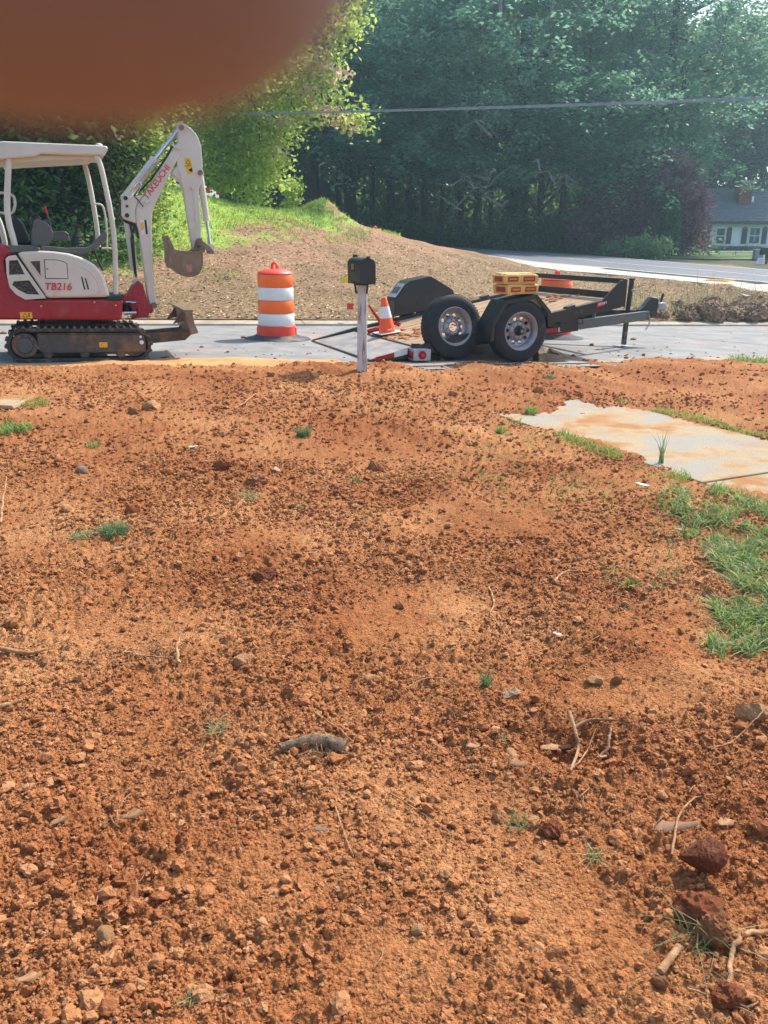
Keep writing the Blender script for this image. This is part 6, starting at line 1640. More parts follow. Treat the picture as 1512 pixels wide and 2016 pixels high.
MB().box(-.05, .05, -.05, .05, -.1, hm - .3).build('post', m_bark, t, bevel=.01)
MB().prism([(-.28, hm - .3), (.28, hm - .3), (.28, hm - .1), (.2, hm), (-.2, hm), (-.28, hm - .1)], -.12, .12).build('box', m_mail, t, bevel=.02)
MB().box(-.24, .24, -.1, .1, hm, hm + .02).build('box_top', m_trim, t)
MB().bar((-.14, -.02, hm - .75), (-.06, -.02, hm - .45), .12, .08).build('red_flag', m_tape_r, t)
p = on_Y(1490, 517, 40.0); zg = gz(p[0], 40)
t = thing('utility_box', 'tall pale grey utility box on the far verge beside the dark mailbox', 'utility box', (p[0], 40, zg))
hm = on_Y(1490, 493, 40)[2] - zg
MB().box(-.19, .19, -.16, .16, 0, hm).build('cabinet', mat('utility_grey', lin(150, 156, 162), lin(138, 144, 150), rough=.6), t, bevel=.02)
MB().box(-.21, .21, -.18, .18, hm, hm + .05).build('cap', mat('utility_cap', lin(196, 190, 178), rough=.7), t, bevel=.01)
p = on_Y(1496, 526, 36.0); zg = gz(p[0], 36)
t = thing('yard_sign', 'small white sign leaning on the ground by the far mailbox post', 'sign', (p[0], 36, zg + .02), R(10))
mb = MB().prism([(-.2, 0), (.2, 0), (.17, .24), (-.13, .24)], -.01, .01).build('board', m_trim, t)
for k in range(3): MB().box(-.1, .1, -.013, -.010, .06 + k * .05, .075 + k * .05).build('print_line', mat('sign_grey', lin(150, 156, 160)) if 'sign_grey' not in MATS else MATS['sign_grey'], mb)
# small grey cottage far back in the wood
p = on_Y(625, 385, 58); zg = gz(p[0], 58)
t = thing('cottage', 'small grey roofed cottage glimpsed between trunks far back in the wood', 'house', (p[0], 58, p[2] - 1.0))
MB().box(-.9, .9, 0, 2, -1.5, 1.0).build('wall', mat('cottage_wall', lin(150, 150, 146)), t)
MB().prism([(-1.1, 1.0), (1.1, 1.0), (.6, 1.9), (-.6, 1.9)], -.2, 2.2).build('roof', m_roof, t)
MB().box(-.3, .1, -.03, .02, -.6, .5).build('window', m_glass, t)

# ------------------------------------------------------------------ white car behind the crest
yc_ = 34.0
p = on_Y(404, 385, yc_); zc_ = float(land(np.array([p[0] - 1]), np.array([yc_]))[0])
zt = on_Y(404, 343, yc_)[2]
m_car = mat('car_white', lin(226, 230, 236), lin(222, 226, 232), rough=.25, coat=.6)
m_cglass = mat('car_glass', lin(20, 24, 30), rough=.08, spec=.8)
car = thing('white_car', 'white saloon car parked on the bank top, its red tail lamp showing', 'car', (on_Y(421, 360, yc_)[0] - 2.05, yc_, zt - 1.44), R(-6))
sec_ = [(-2.2, .35), (-2.25, .75), (-1.2, .92), (-.55, 1.38), (.65, 1.42), (1.35, 1.05), (1.95, 1.0), (2.05, .85), (2.05, .40), (1.7, .28), (-1.9, .28)]
MB().prism(sec_, -.86, .86).build('body', m_car, car, bevel=.09, seg=3)
MB().prism([(-1.0, .95), (-.5, 1.32), (.6, 1.35), (1.15, 1.04)], -.875, .875).build('side_glass', m_cglass, car, bevel=.02)
for sy in (-.62, .62): MB().box(1.90, 2.075, sy - .22, sy + .22, .74, .92).build('tail_lamp', m_lens, car, bevel=.03)
MB().box(1.95, 2.06, -.8, .8, .3, .45).build('bumper', m_blk, car, bevel=.03)
for xx in (-1.35, 1.3):
    for sy in (-.80, .80):
        w_ = MB().lathe([(.2, -.1), (.32, -.09), (.32, .09), (.2, .1)], axis='y', n=20).build('wheel', m_tyre, car, smooth=40); w_.location = (xx, sy, .32)
        r_ = MB().lathe([(.001, -.105), (.19, -.1), (.2, -.05)], axis='y', n=16).build('rim', m_rim, w_, smooth=40)

# ------------------------------------------------------------------ overhead cable
a, b = on_Y(520, 224, 25.6), on_Y(1512, 194, 17.0)
d = (b - a); pts = []
for i in range(41):
    t_ = -.25 + 2.0 * i / 40; q = a + d * t_; q[2] += .10 * ((t_ - .5) ** 2 - .25); pts.append(tuple(q))
cab = thing('overhead_cable', 'grey overhead cable strung across in front of the trees', 'cable', (0, 0, 0))
MB().tube(pts, .020, 6).build('cable', mat('cable_grey', lin(150, 158, 168), lin(130, 138, 148), rough=.6), cab, smooth=60)
MB().tube([(q[0], q[1], q[2] + .03) for q in pts], .007, 5).build('messenger_wire', m_galv, cab, smooth=60)
# ------------------------------------------------------------------ stones, roots, leaves and tufts lying on the soil
def onyard(px, py):
    z = -.1
    for _ in range(6):
        p = on_z(px, py, z); z = float(yard(np.array([p[0]]), np.array([p[1]]), False)[0])
    p[2] = z; return p
def mpp(p): return float(np.linalg.norm([p[0], p[1], p[2] - H])) / F
def ico(sub):
    bm = bmesh.new(); bmesh.ops.create_icosphere(bm, subdivisions=sub, radius=1)
    V = np.array([v.co[:] for v in bm.verts]); Fc = np.array([[v.index for v in f.verts] for f in bm.faces]); bm.free(); return V, Fc
IV3, IF3 = ico(4); IV2, IF2 = ico(3); IV1, IF1 = ico(2)
def n3(V, s, seed):
    return (fbm(V[:, 0] * s + V[:, 2] * .7 * s, V[:, 1] * s - V[:, 2] * .6 * s, 3, seed) + fbm(V[:, 2] * s + 5, V[:, 0] * .8 * s + V[:, 1] * .5 * s, 3, seed + 50)) - 1
def rock_mesh(name, seed, angular, m, hi=False, rough=.12):
    V, Fc = (IV3, IF3) if hi else (IV2, IF2)
    V = V.copy(); rg = np.random.default_rng(seed)
    for k in range(int(9 * angular) + 1):       # break faces off
        d = rg.normal(size=3); d /= np.linalg.norm(d); c = rg.uniform(.45, .85)
        h = V @ d; V = V - np.clip(h - c, 0, None)[:, None] * d * (.96 if angular else .4)
    V = V * (1 + .55 * n3(V, 1.0, seed)[:, None] + 1.5 * rough * n3(V, 2.6, seed + 3)[:, None] + (rough * 1.3 * n3(V, 7, seed + 4)[:, None] + rough * .8 * n3(V, 17, seed + 5)[:, None] if hi else 0))
    me = bpy.data.meshes.new(name); me.from_pydata(V.tolist(), [], Fc.tolist()); me.materials.append(m)
    me.polygons.foreach_set('use_smooth', [True] * len(me.polygons)); me.set_sharp_from_angle(angle=R(16 if angular else 24))
    return me
def stonemat(name, c1, c2, bump=.8, dust=.62):
    return mat(name, c1, c2, rough=.92, scale=9, detail=8, bump=bump, bscale=90, dust=dust, dustc=(.46, .20, .085, 1), dscale=14, spec=.15)
m_st = {'dark': stonemat('dark_red_clay', lin(104, 56, 42), lin(132, 74, 54)), 'red': stonemat('crumbly_red_clay', lin(186, 104, 68), lin(132, 76, 54), .9), 'brown': stonemat('brown_stone', lin(150, 98, 66), lin(178, 122, 82)),
        'tan': stonemat('tan_stone', lin(206, 164, 118), lin(178, 134, 92)), 'pale': stonemat('pale_stone', lin(222, 196, 158), lin(190, 160, 124)), 'grey': stonemat('grey_stone', lin(150, 140, 132), lin(124, 116, 108)),
        'soil': m_soil}
notable = [
 (1378, 1697, 84, 96, 'dark', 1, 'dark red broken clay lump with a flat shaded face, upper one of the stacked pair'),
 (1366, 1772, 96, 66, 'red', 0, 'crumbling bright red clay lump leaning under the dark red one'),
 (1408, 1832, 66, 74, 'brown', 0, 'rough brown stone just below the crumbling red clay lump'),
 (1486, 1404, 92, 56, 'tan', 1, 'large pale topped flat stone cut by the picture edge beside the grass'),
 (522, 1130, 66, 40, 'dark', 1, 'flat reddish tilted stone casting a shadow on bare soil'),
 (742, 916, 44, 36, 'brown', 0, 'round dark brown clod on smooth soil below the mailbox'),
 (503, 944, 52, 34, 'brown', 0, 'rounded orange brown clod below the traffic drum'),
 (300, 798, 46, 28, 'tan', 1, 'angular pale block stone in the soil in front of the excavator'),
 (264, 806, 32, 28, 'brown', 0, 'brown clod touching the angular pale block'),
 (1062, 767, 24, 20, 'brown', 0, 'round brown clod sitting just past the end of the concrete path'),
 (893, 770, 24, 16, 'brown', 0, 'low dark clod below the spare wheel near the street edge'),
 (541, 924, 26, 20, 'pale', 1, 'small pale chip of stone above the rounded orange clod'),
 (207, 1842, 36, 46, 'tan', 0, 'upright ochre stone in the loose pebbly soil'),
 (1006, 1366, 42, 34, 'pale', 1, 'pale ochre stone right of the green grass sprig'),
 (894, 1408, 46, 46, 'brown', 1, 'grey brown tilted stone half sunk in the soil'),
 (732, 1334, 34, 30, 'tan', 1, 'tan three cornered stone in the middle of the yard'),
 (472, 1298, 50, 30, 'tan', 1, 'flat tan stone left of a cluster of clods'),
 (1172, 1338, 36, 34, 'tan', 1, 'thin tan shard standing on edge beside a dark shard'),
 (1218, 1334, 26, 32, 'brown', 1, 'dark thin shard standing on edge beside the tan one'),
 (262, 1000, 38, 32, 'red', 0, 'rounded red clod above the dark grass clump'),
 (160, 925, 24, 20, 'grey', 0, 'round grey pebble lying among red clods'),
 (438, 911, 40, 34, 'red', 0, 'big red clod at the top of a clod pile'),
 (366, 934, 30, 24, 'brown', 0, 'brown clod at the front of the clod pile'),
 (620, 740, 24, 20, 'tan', 1, 'tan stone on the soil edge by the street'),
 (534, 736, 24, 22, 'brown', 1, 'brown stone on the soil edge below the drum'),
 (1430, 1965, 62, 54, 'red', 0, 'large orange clod in the lower right corner of the yard'),
 (1086, 1632, 52, 46, 'red', 0, 'large rounded red clod left of the pale forked twig'),
 (132, 1000, 26, 24, 'tan', 0, 'tan stone beside a green sprout in the soil'),
 (1340, 1046, 26, 16, 'pale', 1, 'pale pinkish flat stone at the edge of the grass'),
 (820, 1832, 26, 22, 'tan', 0, 'smooth tan pebble in the lower middle of the yard'),
 (590, 1442, 22, 22, 'dark', 0, 'small dark red clod just above the brown root piece'),
 (1300, 1932, 34, 30, 'brown', 0, 'brown clod beside the cut pale branch end'),
]
for i, (px, py, wd, ht, k, an, lb) in enumerate(notable):
    p = onyard(px, py + ht * .3); s = mpp(p)
    me = rock_mesh('stone', 700 + i * 7, an, m_st[k], wd > 38, .18 if k in ('red', 'brown') else .08)
    o = link('stone', me); tag(o, lb, 'stone' if k in ('tan', 'pale', 'grey') else 'clod')
    if k not in ('tan', 'pale', 'grey'): o.name = 'clod'
    a = wd * s * .42; b = ht * s * .42
    o.scale = (a, a * random.uniform(.7, .95), b)
    o.location = (p[0], p[1] + a * .3, p[2] + b * .42); o.rotation_euler = (random.uniform(-.25, .25), random.uniform(-.25, .25), random.uniform(-.5, .5))
    if i == 0: o.location[2] += .03
    if i == 1: o.location[1] -= .035
    if i == 3: o.rotation_euler = (.1, .15, -.35)
# the larger clods of the field, one object each
var = [rock_mesh('clod', 900 + i, i % 3 == 0, m_clod, False, .26) for i in range(14)]
rg = np.random.default_rng(44); placed = 0; tries = 0
while placed < 262 and tries < 9000:
    tries += 1
    py = 735 + (2030 - 735) * rg.random() ** 1.15; px = rg.uniform(-10, 1520)
    p = onyard(px, py); q, s = qs(p[0], p[1]); u, v = pathuv(p[0], p[1])
    if q > -.12 or (-.1 < v < PW + .05 and u > -.6): continue
    cl = float(fbm(np.array([p[0] * 1.6 + 9]), np.array([p[1] * 1.6]), 3, 91)[0])
    if rg.random() > sst(cl, .34, .58) * .95 + .05 or (px > 900 and 850 < py < 1250 and rg.random() < .6): continue
    r = .010 + .013 * rg.random() ** 2.2 + (.0018 * p[1] if py < 1100 else 0) * rg.random()
    r = max(r, 3.6 * mpp(p))
    o = link('clod', var[rg.integers(0, 14)]); tag(o, 'small red brown clod lying loose on the dug soil of the yard', 'clod', 'loose clods on the yard soil')
    o.scale = (r * rg.uniform(.85, 1.3), r * rg.uniform(.8, 1.15), r * rg.uniform(.6, .95)); o.rotation_euler = (rg.normal() * .3, rg.normal() * .3, rg.random() * 6.28)
    o.location = (p[0], p[1], p[2] + r * .30 + .003); placed += 1

m_root = mat('root_bark', lin(168, 132, 96), lin(116, 84, 60), rough=.9, scale=22, bump=.4, bscale=120)
m_rootpale = mat('pale_root', lin(196, 154, 110), lin(134, 94, 62), rough=.9, scale=34, bump=.6, bscale=220, dust=.45, dscale=20, dustc=(.40, .17, .07, 1))
m_rootdark = mat('grey_root', lin(168, 140, 110), lin(92, 74, 58), rough=.95, scale=45, bump=1.0, bscale=160, dust=.3)
def smooth_path(P, k=5):
    P = [np.array(p) for p in P]; out = []
    for i in range(len(P) - 1):
        p0, p1, p2, p3 = P[max(0, i - 1)], P[i], P[i + 1], P[min(len(P) - 1, i + 2)]
        for j in range(k):
            t = j / k; out.append(.5 * ((2 * p1) + (-p0 + p2) * t + (2 * p0 - 5 * p1 + 4 * p2 - p3) * t * t + (-p0 + 3 * p1 - 3 * p2 + p3) * t ** 3))
    out.append(P[-1]); return out
def stick(name, pts, rpx, m, label, lift=None, cat='root', taper=.5, parent=None, n=7):
    P = []; s = None
    for i, (x, y) in enumerate(pts):
        p = onyard(x, y); s = s or mpp(p); p[2] += rpx * s * .8 + .006 + (lift[i] if lift else 0); P.append(p)
    P = smooth_path(P); k = len(P)
    for q in P[1:-1]: q += rg.normal(size=3) * rpx * s * (.22 if rpx < 6 else .06)
    rs = [.72 * rpx * s * (1 - (1 - taper) * i / (k - 1)) * (rg.uniform(.9, 1.1) if rpx < 6 else rg.uniform(.96, 1.04)) for i in range(k)]
    o = MB().tube(P, rs, n).build(name, m, parent, smooth=60)
    if label: tag(o, label, cat)
    return o
o = stick('root', [(552, 1482), (580, 1476), (612, 1473), (645, 1474), (680, 1482)], 10, m_rootdark, None, [0, .003, .008, .008, .0], taper=2.0, n=12)
rt = thing('root_stump', 'thick grey brown root piece with hairy fibres lying in mid yard', 'root'); o.parent = rt
p = onyard(553, 1482); q = onyard(568, 1476); MB().cyl(p + np.array([-.002, 0, .012]), q + np.array([0, 0, .016]), .0085, .010, 9).build('cut_end', m_rootpale, rt, smooth=60)
mb = MB()
for i in range(26):
    x = rg.uniform(585, 672); a = onyard(x, 1478); a[2] += .016; b = a + np.array([rg.normal() * .03, -.02 - .03 * rg.random(), -.012 + rg.normal() * .006]); c = b + np.array([rg.normal() * .025, -.01 * rg.random(), -.002])
    mb.tube(smooth_path([a, (a + b) / 2 + rg.normal(size=3) * .008, b, c], 3), .0011, 4)
tag(mb.build('fibre', m_rootpale, rt), kind='stuff')
stick('root', [(1116, 1448), (1132, 1472), (1136, 1496), (1122, 1526)], 6, m_root, 'thick brown root standing over the dark hollow, nearest of the crossed roots', [.03, .03, .02, 0])
stick('root', [(1128, 1462), (1150, 1447), (1180, 1442), (1214, 1435)], 6, m_root, 'brown root lying across the hollow, uppermost of the crossed roots', [.02, .025, .025, .015], taper=.35)
stick('root', [(1176, 1500), (1196, 1484), (1198, 1462), (1206, 1450)], 5, m_root, 'short brown bent root right of the crossed roots', [0, .01, .02, .02])
stick('root', [(1128, 1515), (1155, 1488), (1172, 1452)], 2.6, m_rootpale, 'thin pale root slanting between the crossed brown roots', [0, .01, .02])
stick('twig', [(1322, 1690), (1328, 1650), (1336, 1622), (1366, 1588), (1408, 1576)], 3.6, m_rootpale, 'pale forked twig arching above the dark red clay lump', [.0, .015, .02, .02, .005], 'twig')
stick('root', [(1432, 1945), (1438, 1900), (1442, 1880), (1470, 1858), (1516, 1852)], 5.5, m_rootpale, 'long pale root curving in from the lower right edge', [0, .005, .012, .016, .012], taper=1.3)
o = stick('branch_piece', [(1298, 1928), (1316, 1904), (1334, 1882)], 9.5, m_rootpale, 'thick pale cut piece of branch near the lower right corner', [.004, .006, .01], 'branch', taper=.9, n=10)
stick('root', [(352, 1312), (350, 1292), (358, 1270)], 5.5, m_rootpale, 'stubby pale root poking up among straw, left of the middle', [0, .02, .035])
stick('root', [(246, 1288), (280, 1298), (312, 1302), (342, 1300)], 3.2, m_rootpale, 'pale root with straw lying left of the stubby root', [.0, .006, .008, .0])
stick('stick', [(-6, 1402), (20, 1394), (46, 1386)], 6.5, m_rootpale, 'short pale stick entering from the left edge', None, 'stick', taper=.7)
stick('stick', [(2, 1034), (8, 998), (16, 962)], 3.2, m_rootpale, 'straight pale twig standing at the left edge by the clods', [0, .03, .06], 'twig')
stick('root', [(618, 1408), (640, 1424), (668, 1444), (696, 1468)], 2.6, m_rootpale, 'thin pale root running down to the thick root piece', [.004, .004, .006, .002])
stick('root', [(660, 1592), (676, 1640), (684, 1664), (696, 1692)], 2.2, m_rootpale, 'thin pale root fibre in the smooth trodden soil')
stick('root', [(768, 1566), (815, 1596), (850, 1620), (882, 1640)], 2.2, m_rootpale, 'thin straight root fibre on the ridge of soil')
stick('root', [(962, 1160), (972, 1188), (966, 1214), (984, 1238), (996, 1258)], 3, m_rootpale, 'kinked thin root on the soil below the weedy strip')
stick('root', [(1392, 1478), (1420, 1474), (1448, 1462), (1478, 1440), (1498, 1424)], 2.8, m_rootpale, 'forked pale root leaning against the large flat stone', [0, 0, .004, .02, .03])
stick('stick', [(462, 808), (482, 798), (504, 782)], 2.6, m_rootpale, 'pale stick lying in front of the traffic drum', [0, .01, .02], 'stick')
stick('bark_strip', [(220, 1090), (246, 1082), (276, 1074)], 4.5, m_root, 'brown bark strip right of the dark grass clump', None, 'bark')
stick('stick', [(208, 1118), (240, 1110), (272, 1114)], 2.4, m_rootdark, 'thin dark stick below the brown bark strip', None, 'stick')
stick('root', [(1352, 1952), (1400, 1968), (1444, 1986), (1486, 2004)], 2.8, m_rootpale, 'long thin root along the bottom right corner')
stick('wood_splinter', [(0, 1284), (30, 1290), (60, 1294), (92, 1286)], 6.5, m_rootpale, 'flat pale wood splinter at the left edge in the straw', None, 'splinter', taper=.6)
stick('root', [(1090, 1150), (1112, 1136), (1140, 1130)], 4, m_root, 'short brown root below the weedy strip, over a clod', [0, .012, .004])
stick('root', [(1170, 1160), (1200, 1172), (1232, 1180)], 2.6, m_rootdark, 'dark thin root right of the short brown root')
stick('root', [(560, 1095), (545, 1080), (520, 1072)], 2.2, m_rootpale, 'fine pale root above the flat reddish stone')
stick('root', [(800, 1365), (830, 1350), (870, 1345), (900, 1352)], 2.2, m_rootpale, 'fine root curling over clods near the grass sprig', [.01, .015, .01, .0])
# straw fibres
def straw():
    mb = MB()
    for cx, cy, n, sx, sy in ((180, 1290, 40, 60, 22), (300, 1292, 30, 40, 14), (425, 1425, 26, 28, 14), (1000, 1215, 18, 60, 40), (235, 1610, 9, 12, 22), (1110, 1290, 20, 90, 50), (1230, 1580, 26, 120, 60), (1400, 1890, 26, 90, 60), (700, 1300, 16, 300, 200), (400, 1700, 14, 300, 200), (850, 1050, 14, 300, 120)):
        for i in range(n):
            a = onyard(cx + rg.normal() * sx, cy + rg.normal() * sy); an = rg.random() * 6.28; L = rg.uniform(.02, .07)
            d = np.array([math.cos(an), math.sin(an), 0]) * L; a[2] += .012
            mb.tube(smooth_path([a, a + d * .5 + np.array([0, 0, rg.uniform(0, .012)]) + rg.normal(size=3) * .004, a + d], 2), rg.uniform(.0008, .0018), 4)
    tag(mb.build('straw', m_rootpale), kind='stuff')
straw()
# dry leaves and bark chips
m_leafdry = mat('dry_leaf', lin(184, 140, 98), lin(140, 98, 64), rough=.9, scale=60, transl=.15, dust=.5)
m_leafwhite = mat('silver_leaf', lin(188, 186, 176), lin(140, 142, 132), rough=.7, scale=40)
m_leafbrown = mat('brown_leaf', lin(150, 112, 86), lin(118, 86, 66), rough=.8, scale=16)
def leaf(px, py, lpx, wpx, rz, m, label, name='dry_leaf', cat='leaf', curl=.3):
    p = onyard(px, py); s = mpp(p); n = 9; V = []; Fq = []
    for i in range(n):
        t = i / (n - 1); w_ = wpx * s * .5 * (math.sin(math.pi * min(1, t * .93 + .05)) ** .7) * rg.uniform(.45, 1.15); x = (t - .5) * lpx * s
        for k in (-1, 0, 1): V.append((x + rg.normal() * lpx * s * .02, k * w_ + .25 * w_ * math.sin(t * 5), .35 * abs(k) * w_ + curl * lpx * s * ((t - .5) ** 2) + .002))
    for i in range(n - 1):
        for k in range(2): Fq.append((i * 3 + k, i * 3 + 3 + k, i * 3 + 4 + k, i * 3 + 1 + k))
    mb = MB().add(V, Fq); o = mb.build(name, m, smooth=60); sm = o.modifiers.new('thick', 'SOLIDIFY'); sm.thickness = .0012
    o.location = (p[0], p[1], p[2] + .016); o.rotation_euler = (rg.normal() * .15 + .25, rg.normal() * .15, rz); tag(o, label, cat)
leaf(1094, 1478, 62, 20, .15, m_rootpale, 'pale bark chip lying at the left of the crossed roots', 'bark_chip', 'bark')
leaf(1022, 1516, 40, 20, -.5, m_leafdry, 'pale dry leaf, lower one of two left of the bark chip')
leaf(1008, 1494, 30, 16, -1.1, m_leafdry, 'pale dry leaf, upper one of two left of the bark chip')
for k, (dx, r_) in enumerate(((-8, 1.0), (0, .1), (8, -.7))):
    pass
leaf(1264, 961, 28, 12, -.2, m_leafwhite, 'silvery white leaf on the weedy soil beside the path', 'silver_leaf')
leaf(1428, 1632, 32, 20, .3, m_leafdry, 'pale leaf lying above the dark red clay lump')
leaf(1330, 1640, 80, 30, .1, m_leafbrown, 'large brown curled leaf under the pale forked twig')
leaf(1098, 1258, 26, 10, -1.0, m_leafwhite, 'small grey narrow leaf above the crossed roots', 'silver_leaf')
leaf(1186, 1500, 22, 10, .7, m_leafbrown, 'small brown leaf among the crossed roots')
leaf(930, 1480, 26, 14, .2, m_leafbrown, 'brown leaf scrap on the ridge left of the dry leaves')
leaf(632, 1646, 26, 20, .0, mat('slate_chip', lin(120, 100, 86), rough=.95, spec=.1), 'grey flat chip in the smooth trodden patch', 'slate_chip', 'chip')
leaf(120, 1626, 34, 14, .4, m_leafdry, 'pale chip among dark clods at the lower left', 'bark_chip', 'bark')
leaf(265, 1616, 46, 22, .1, m_leafdry, 'tan bark flake beside the small rooted sprout', 'bark_chip', 'bark')
leaf(60, 1940, 40, 18, .3, m_leafdry, 'pale flake near the lower left corner', 'bark_chip', 'bark')
leaf(380, 885, 20, 10, .6, m_leafwhite, 'tiny pale leaf among clods below the excavator', 'silver_leaf')

# grass: curved blades
def blades(P, h, w_, rng, bend=.5, seg=3, tip=.12):
    n = len(P); an = rng.random(n) * 6.28; hh = h * (.5 + .8 * rng.random(n)); ww = w_ * (.6 + .7 * rng.random(n))
    bd = bend * (.3 + rng.random(n)); dx, dy = np.cos(an), np.sin(an); px_, py_ = -dy, dx
    tw = rng.random(n) * 6.28; px_, py_ = np.cos(tw), np.sin(tw)
    V = np.zeros((n, (seg + 1) * 2, 3))
    for i in range(seg + 1):
        t = i / seg; x = P[:, 0] + dx * hh * bd * t * t; y = P[:, 1] + dy * hh * bd * t * t; z = P[:, 2] + hh * (t - .45 * bd * t * t)
        k = ww * .5 * (1 - (1 - tip) * t ** 1.6)
        V[:, 2 * i] = np.stack([x - px_ * k, y - py_ * k, z], -1); V[:, 2 * i + 1] = np.stack([x + px_ * k, y + py_ * k, z], -1)
    base = np.arange(n)[:, None, None] * (seg + 1) * 2
    f = np.array([[2 * i, 2 * i + 1, 2 * i + 3, 2 * i + 2] for i in range(seg)])[None]
    return V.reshape(-1, 3), (base + f).reshape(-1, 4)
m_gr = leafmat('grass_blade', (.115, .22, .042, 1), (.29, .40, .115, 1), .42)
m_grdry = leafmat('grass_dry', (.42, .36, .20, 1), (.20, .26, .08, 1), .3)
m_grdark = leafmat('grass_dark', (.075, .15, .055, 1), (.18, .26, .12, 1), .4)
def grass_object(name, P, h, w_, m, seed, kind='stuff', bend=.6, **kw):
    V, f = blades(P, h, w_, np.random.default_rng(seed), bend)
    o = mesh_np(name, V, f, m); 
    if kind: tag(o, kind=kind)
    return o
def scatter_px(poly_fn, n, box, rng):
    px = rng.uniform(box[0], box[2], n); py = rng.uniform(box[1], box[3], n); k = poly_fn(px, py, rng); px, py = px[k], py[k]
    P = []
    z = np.full(len(px), -.1)
    for _ in range(5):
        d = np.stack([ray(a, b) for a, b in zip(px, py)]); t = (z - H) / d[:, 2]; X = d[:, 0] * t; Y = d[:, 1] * t; z = yard(X, Y, False)
    return np.stack([X, Y, z], -1)
rng = np.random.default_rng(61)
def patch(px, py, r):
    e = 1440 - (py - 1000) * .05 + 90 * (fbm(px / 60, py / 40, 3, 4) - .5)
    lo = np.where(py < 1040, 1290 + (1040 - py) * .5, np.where(py < 1140, 1330 + (py - 1040) * .65, 1405))
    return (px > lo + 220 * (fbm(px / 45, py / 30, 3, 8) - .5)) & (py < 1290 + 40 * (fbm(px / 30, py / 30, 2, 9) - .5)) & (fbm(px / 26, py / 12, 4, 19) > .50)
P = scatter_px(patch, 17000, (1290, 960, 1640, 1320), rng)
u_, v_ = pathuv(P[:, 0], P[:, 1]); P = P[v_ < -.01]
grass_object('lawn_grass', P[: int(len(P) * .55)], .078, .0085, m_gr, 1, bend=1.3); grass_object('lawn_grass', P[int(len(P) * .55): int(len(P) * .8)], .07, .007, m_grdark, 2, bend=.9); grass_object('dry_grass', P[int(len(P) * .8):], .08, .006, m_grdry, 3, bend=1.1)
# sparse weeds on the strip beside the path
def sparse(px, py, r): return (fbm(px / 34, py / 20, 3, 29) > .57) & (r.random(len(px)) < .8)
P = scatter_px(sparse, 3600, (880, 830, 1330, 1010), rng); u_, v_ = pathuv(P[:, 0], P[:, 1]); P = P[v_ < -.03]
grass_object('sparse_weeds', P, .035, .005, m_gr, 4, bend=.9)
P = scatter_px(lambda a, b, r: fbm(a / 30, b / 20, 3, 39) > .60, 1300, (1180, 1030, 1420, 1200), rng); grass_object('sparse_weeds', P, .035, .005, m_grdark, 5, bend=.9)
# edges of the path
ee = rng.uniform(-.2, 4.0, 2600); vv = -np.abs(rng.normal(0, .07, 2600)) - .01; k = fbm(ee * 3.2, ee * 0, 3, 5) > .44
ee, vv = ee[k], vv[k]; X = PT[0][0] + _pu[0] * ee + _pn[0] * vv; Y = PT[0][1] + _pu[1] * ee + _pn[1] * vv
grass_object('path_edge_grass', np.stack([X, Y, yard(X, Y, False) - .004], -1), .07, .006, m_gr, 6, bend=.7)
ee = rng.uniform(-.9, 3.0, 1500); vv = PW + np.abs(rng.normal(0, .06, 1500)); k = fbm(ee * 3.4 + 8, ee * 0, 3, 7) > .55
ee, vv = ee[k], vv[k]; X = PT[0][0] + _pu[0] * ee + _pn[0] * vv; Y = PT[0][1] + _pu[1] * ee + _pn[1] * vv
grass_object('path_edge_grass', np.stack([X, Y, yard(X, Y, False)], -1), .06, .006, m_gr, 8, bend=.7)
def tuft(px, py, n, rpx, hpx, m, label, bend=.7, seed=0, cat='grass tuft'):
    p = onyard(px, py); s = mpp(p); rg2 = np.random.default_rng(seed); a = rg2.random(n) * 6.28; r = np.sqrt(rg2.random(n)) * rpx * s
    P = np.stack([r * np.cos(a), r * np.sin(a), np.full(n, .0)], -1)
    V, f = blades(P, hpx * s, max(.0035, 2.0 * s), rg2, bend); o = mesh_np('grass_tuft', V, f, m); o.location = p; tag(o, label, cat)
tuft(224, 1052, 240, 26, 30, m_grdark, 'dark green grass clump torn out and lying on the soil', 1.2, 1)
tuft(160, 1058, 90, 20, 18, m_grdry, 'flattened withered grass clump left of the dark green one', 1.4, 2)
tuft(598, 858, 130, 14, 22, m_grdark, 'upright grey green tuft below the traffic drum', .6, 3)
tuft(24, 846, 300, 34, 20, m_gr, 'bright green weed patch at the left edge below the excavator', 1.0, 4)
tuft(52, 796, 160, 40, 14, m_gr, 'thin yellowish grass patch beside the pale slab at the left edge', 1.0, 5)
tuft(184, 878, 60, 12, 10, m_gr, 'small bright green sprout among the clods', 1.0, 6)
tuft(486, 980, 150, 28, 16, m_grdry, 'withered brown sod clump below the rounded orange clod', 1.4, 7)
tuft(700, 952, 50, 9, 16, m_grdark, 'little green tuft with a root, below the mailbox post', .7, 8)
tuft(954, 1350, 60, 10, 36, m_grdark, 'green sprig with white stems in the middle right soil', .8, 9)
tuft(1300, 918, 16, 6, 62, m_grdark, 'tall grass sprig growing up over the edge of the path', .35, 10)
tuft(985, 1462, 40, 16, 18, m_grdark, 'flattened grey green sprig above the dry leaves', 1.6, 11)
tuft(1242, 1155, 90, 16, 18, m_gr, 'bright green tuft between the roots and the grass', .9, 12)
tuft(1020, 1625, 26, 20, 40, m_grdark, 'loose grass blades lying left of the large red clod', 2.0, 13)
tuft(1375, 1850, 34, 34, 70, m_grdark, 'long loose grass blades around the brown stone at the lower right', 1.8, 14)
tuft(1170, 1690, 40, 14, 26, m_grdry, 'pale withered grass wisp beside a tan stone', 1.2, 15)
tuft(370, 1975, 20, 10, 30, m_grdry, 'wisp of pale straw near the bottom edge', 1.4, 16)
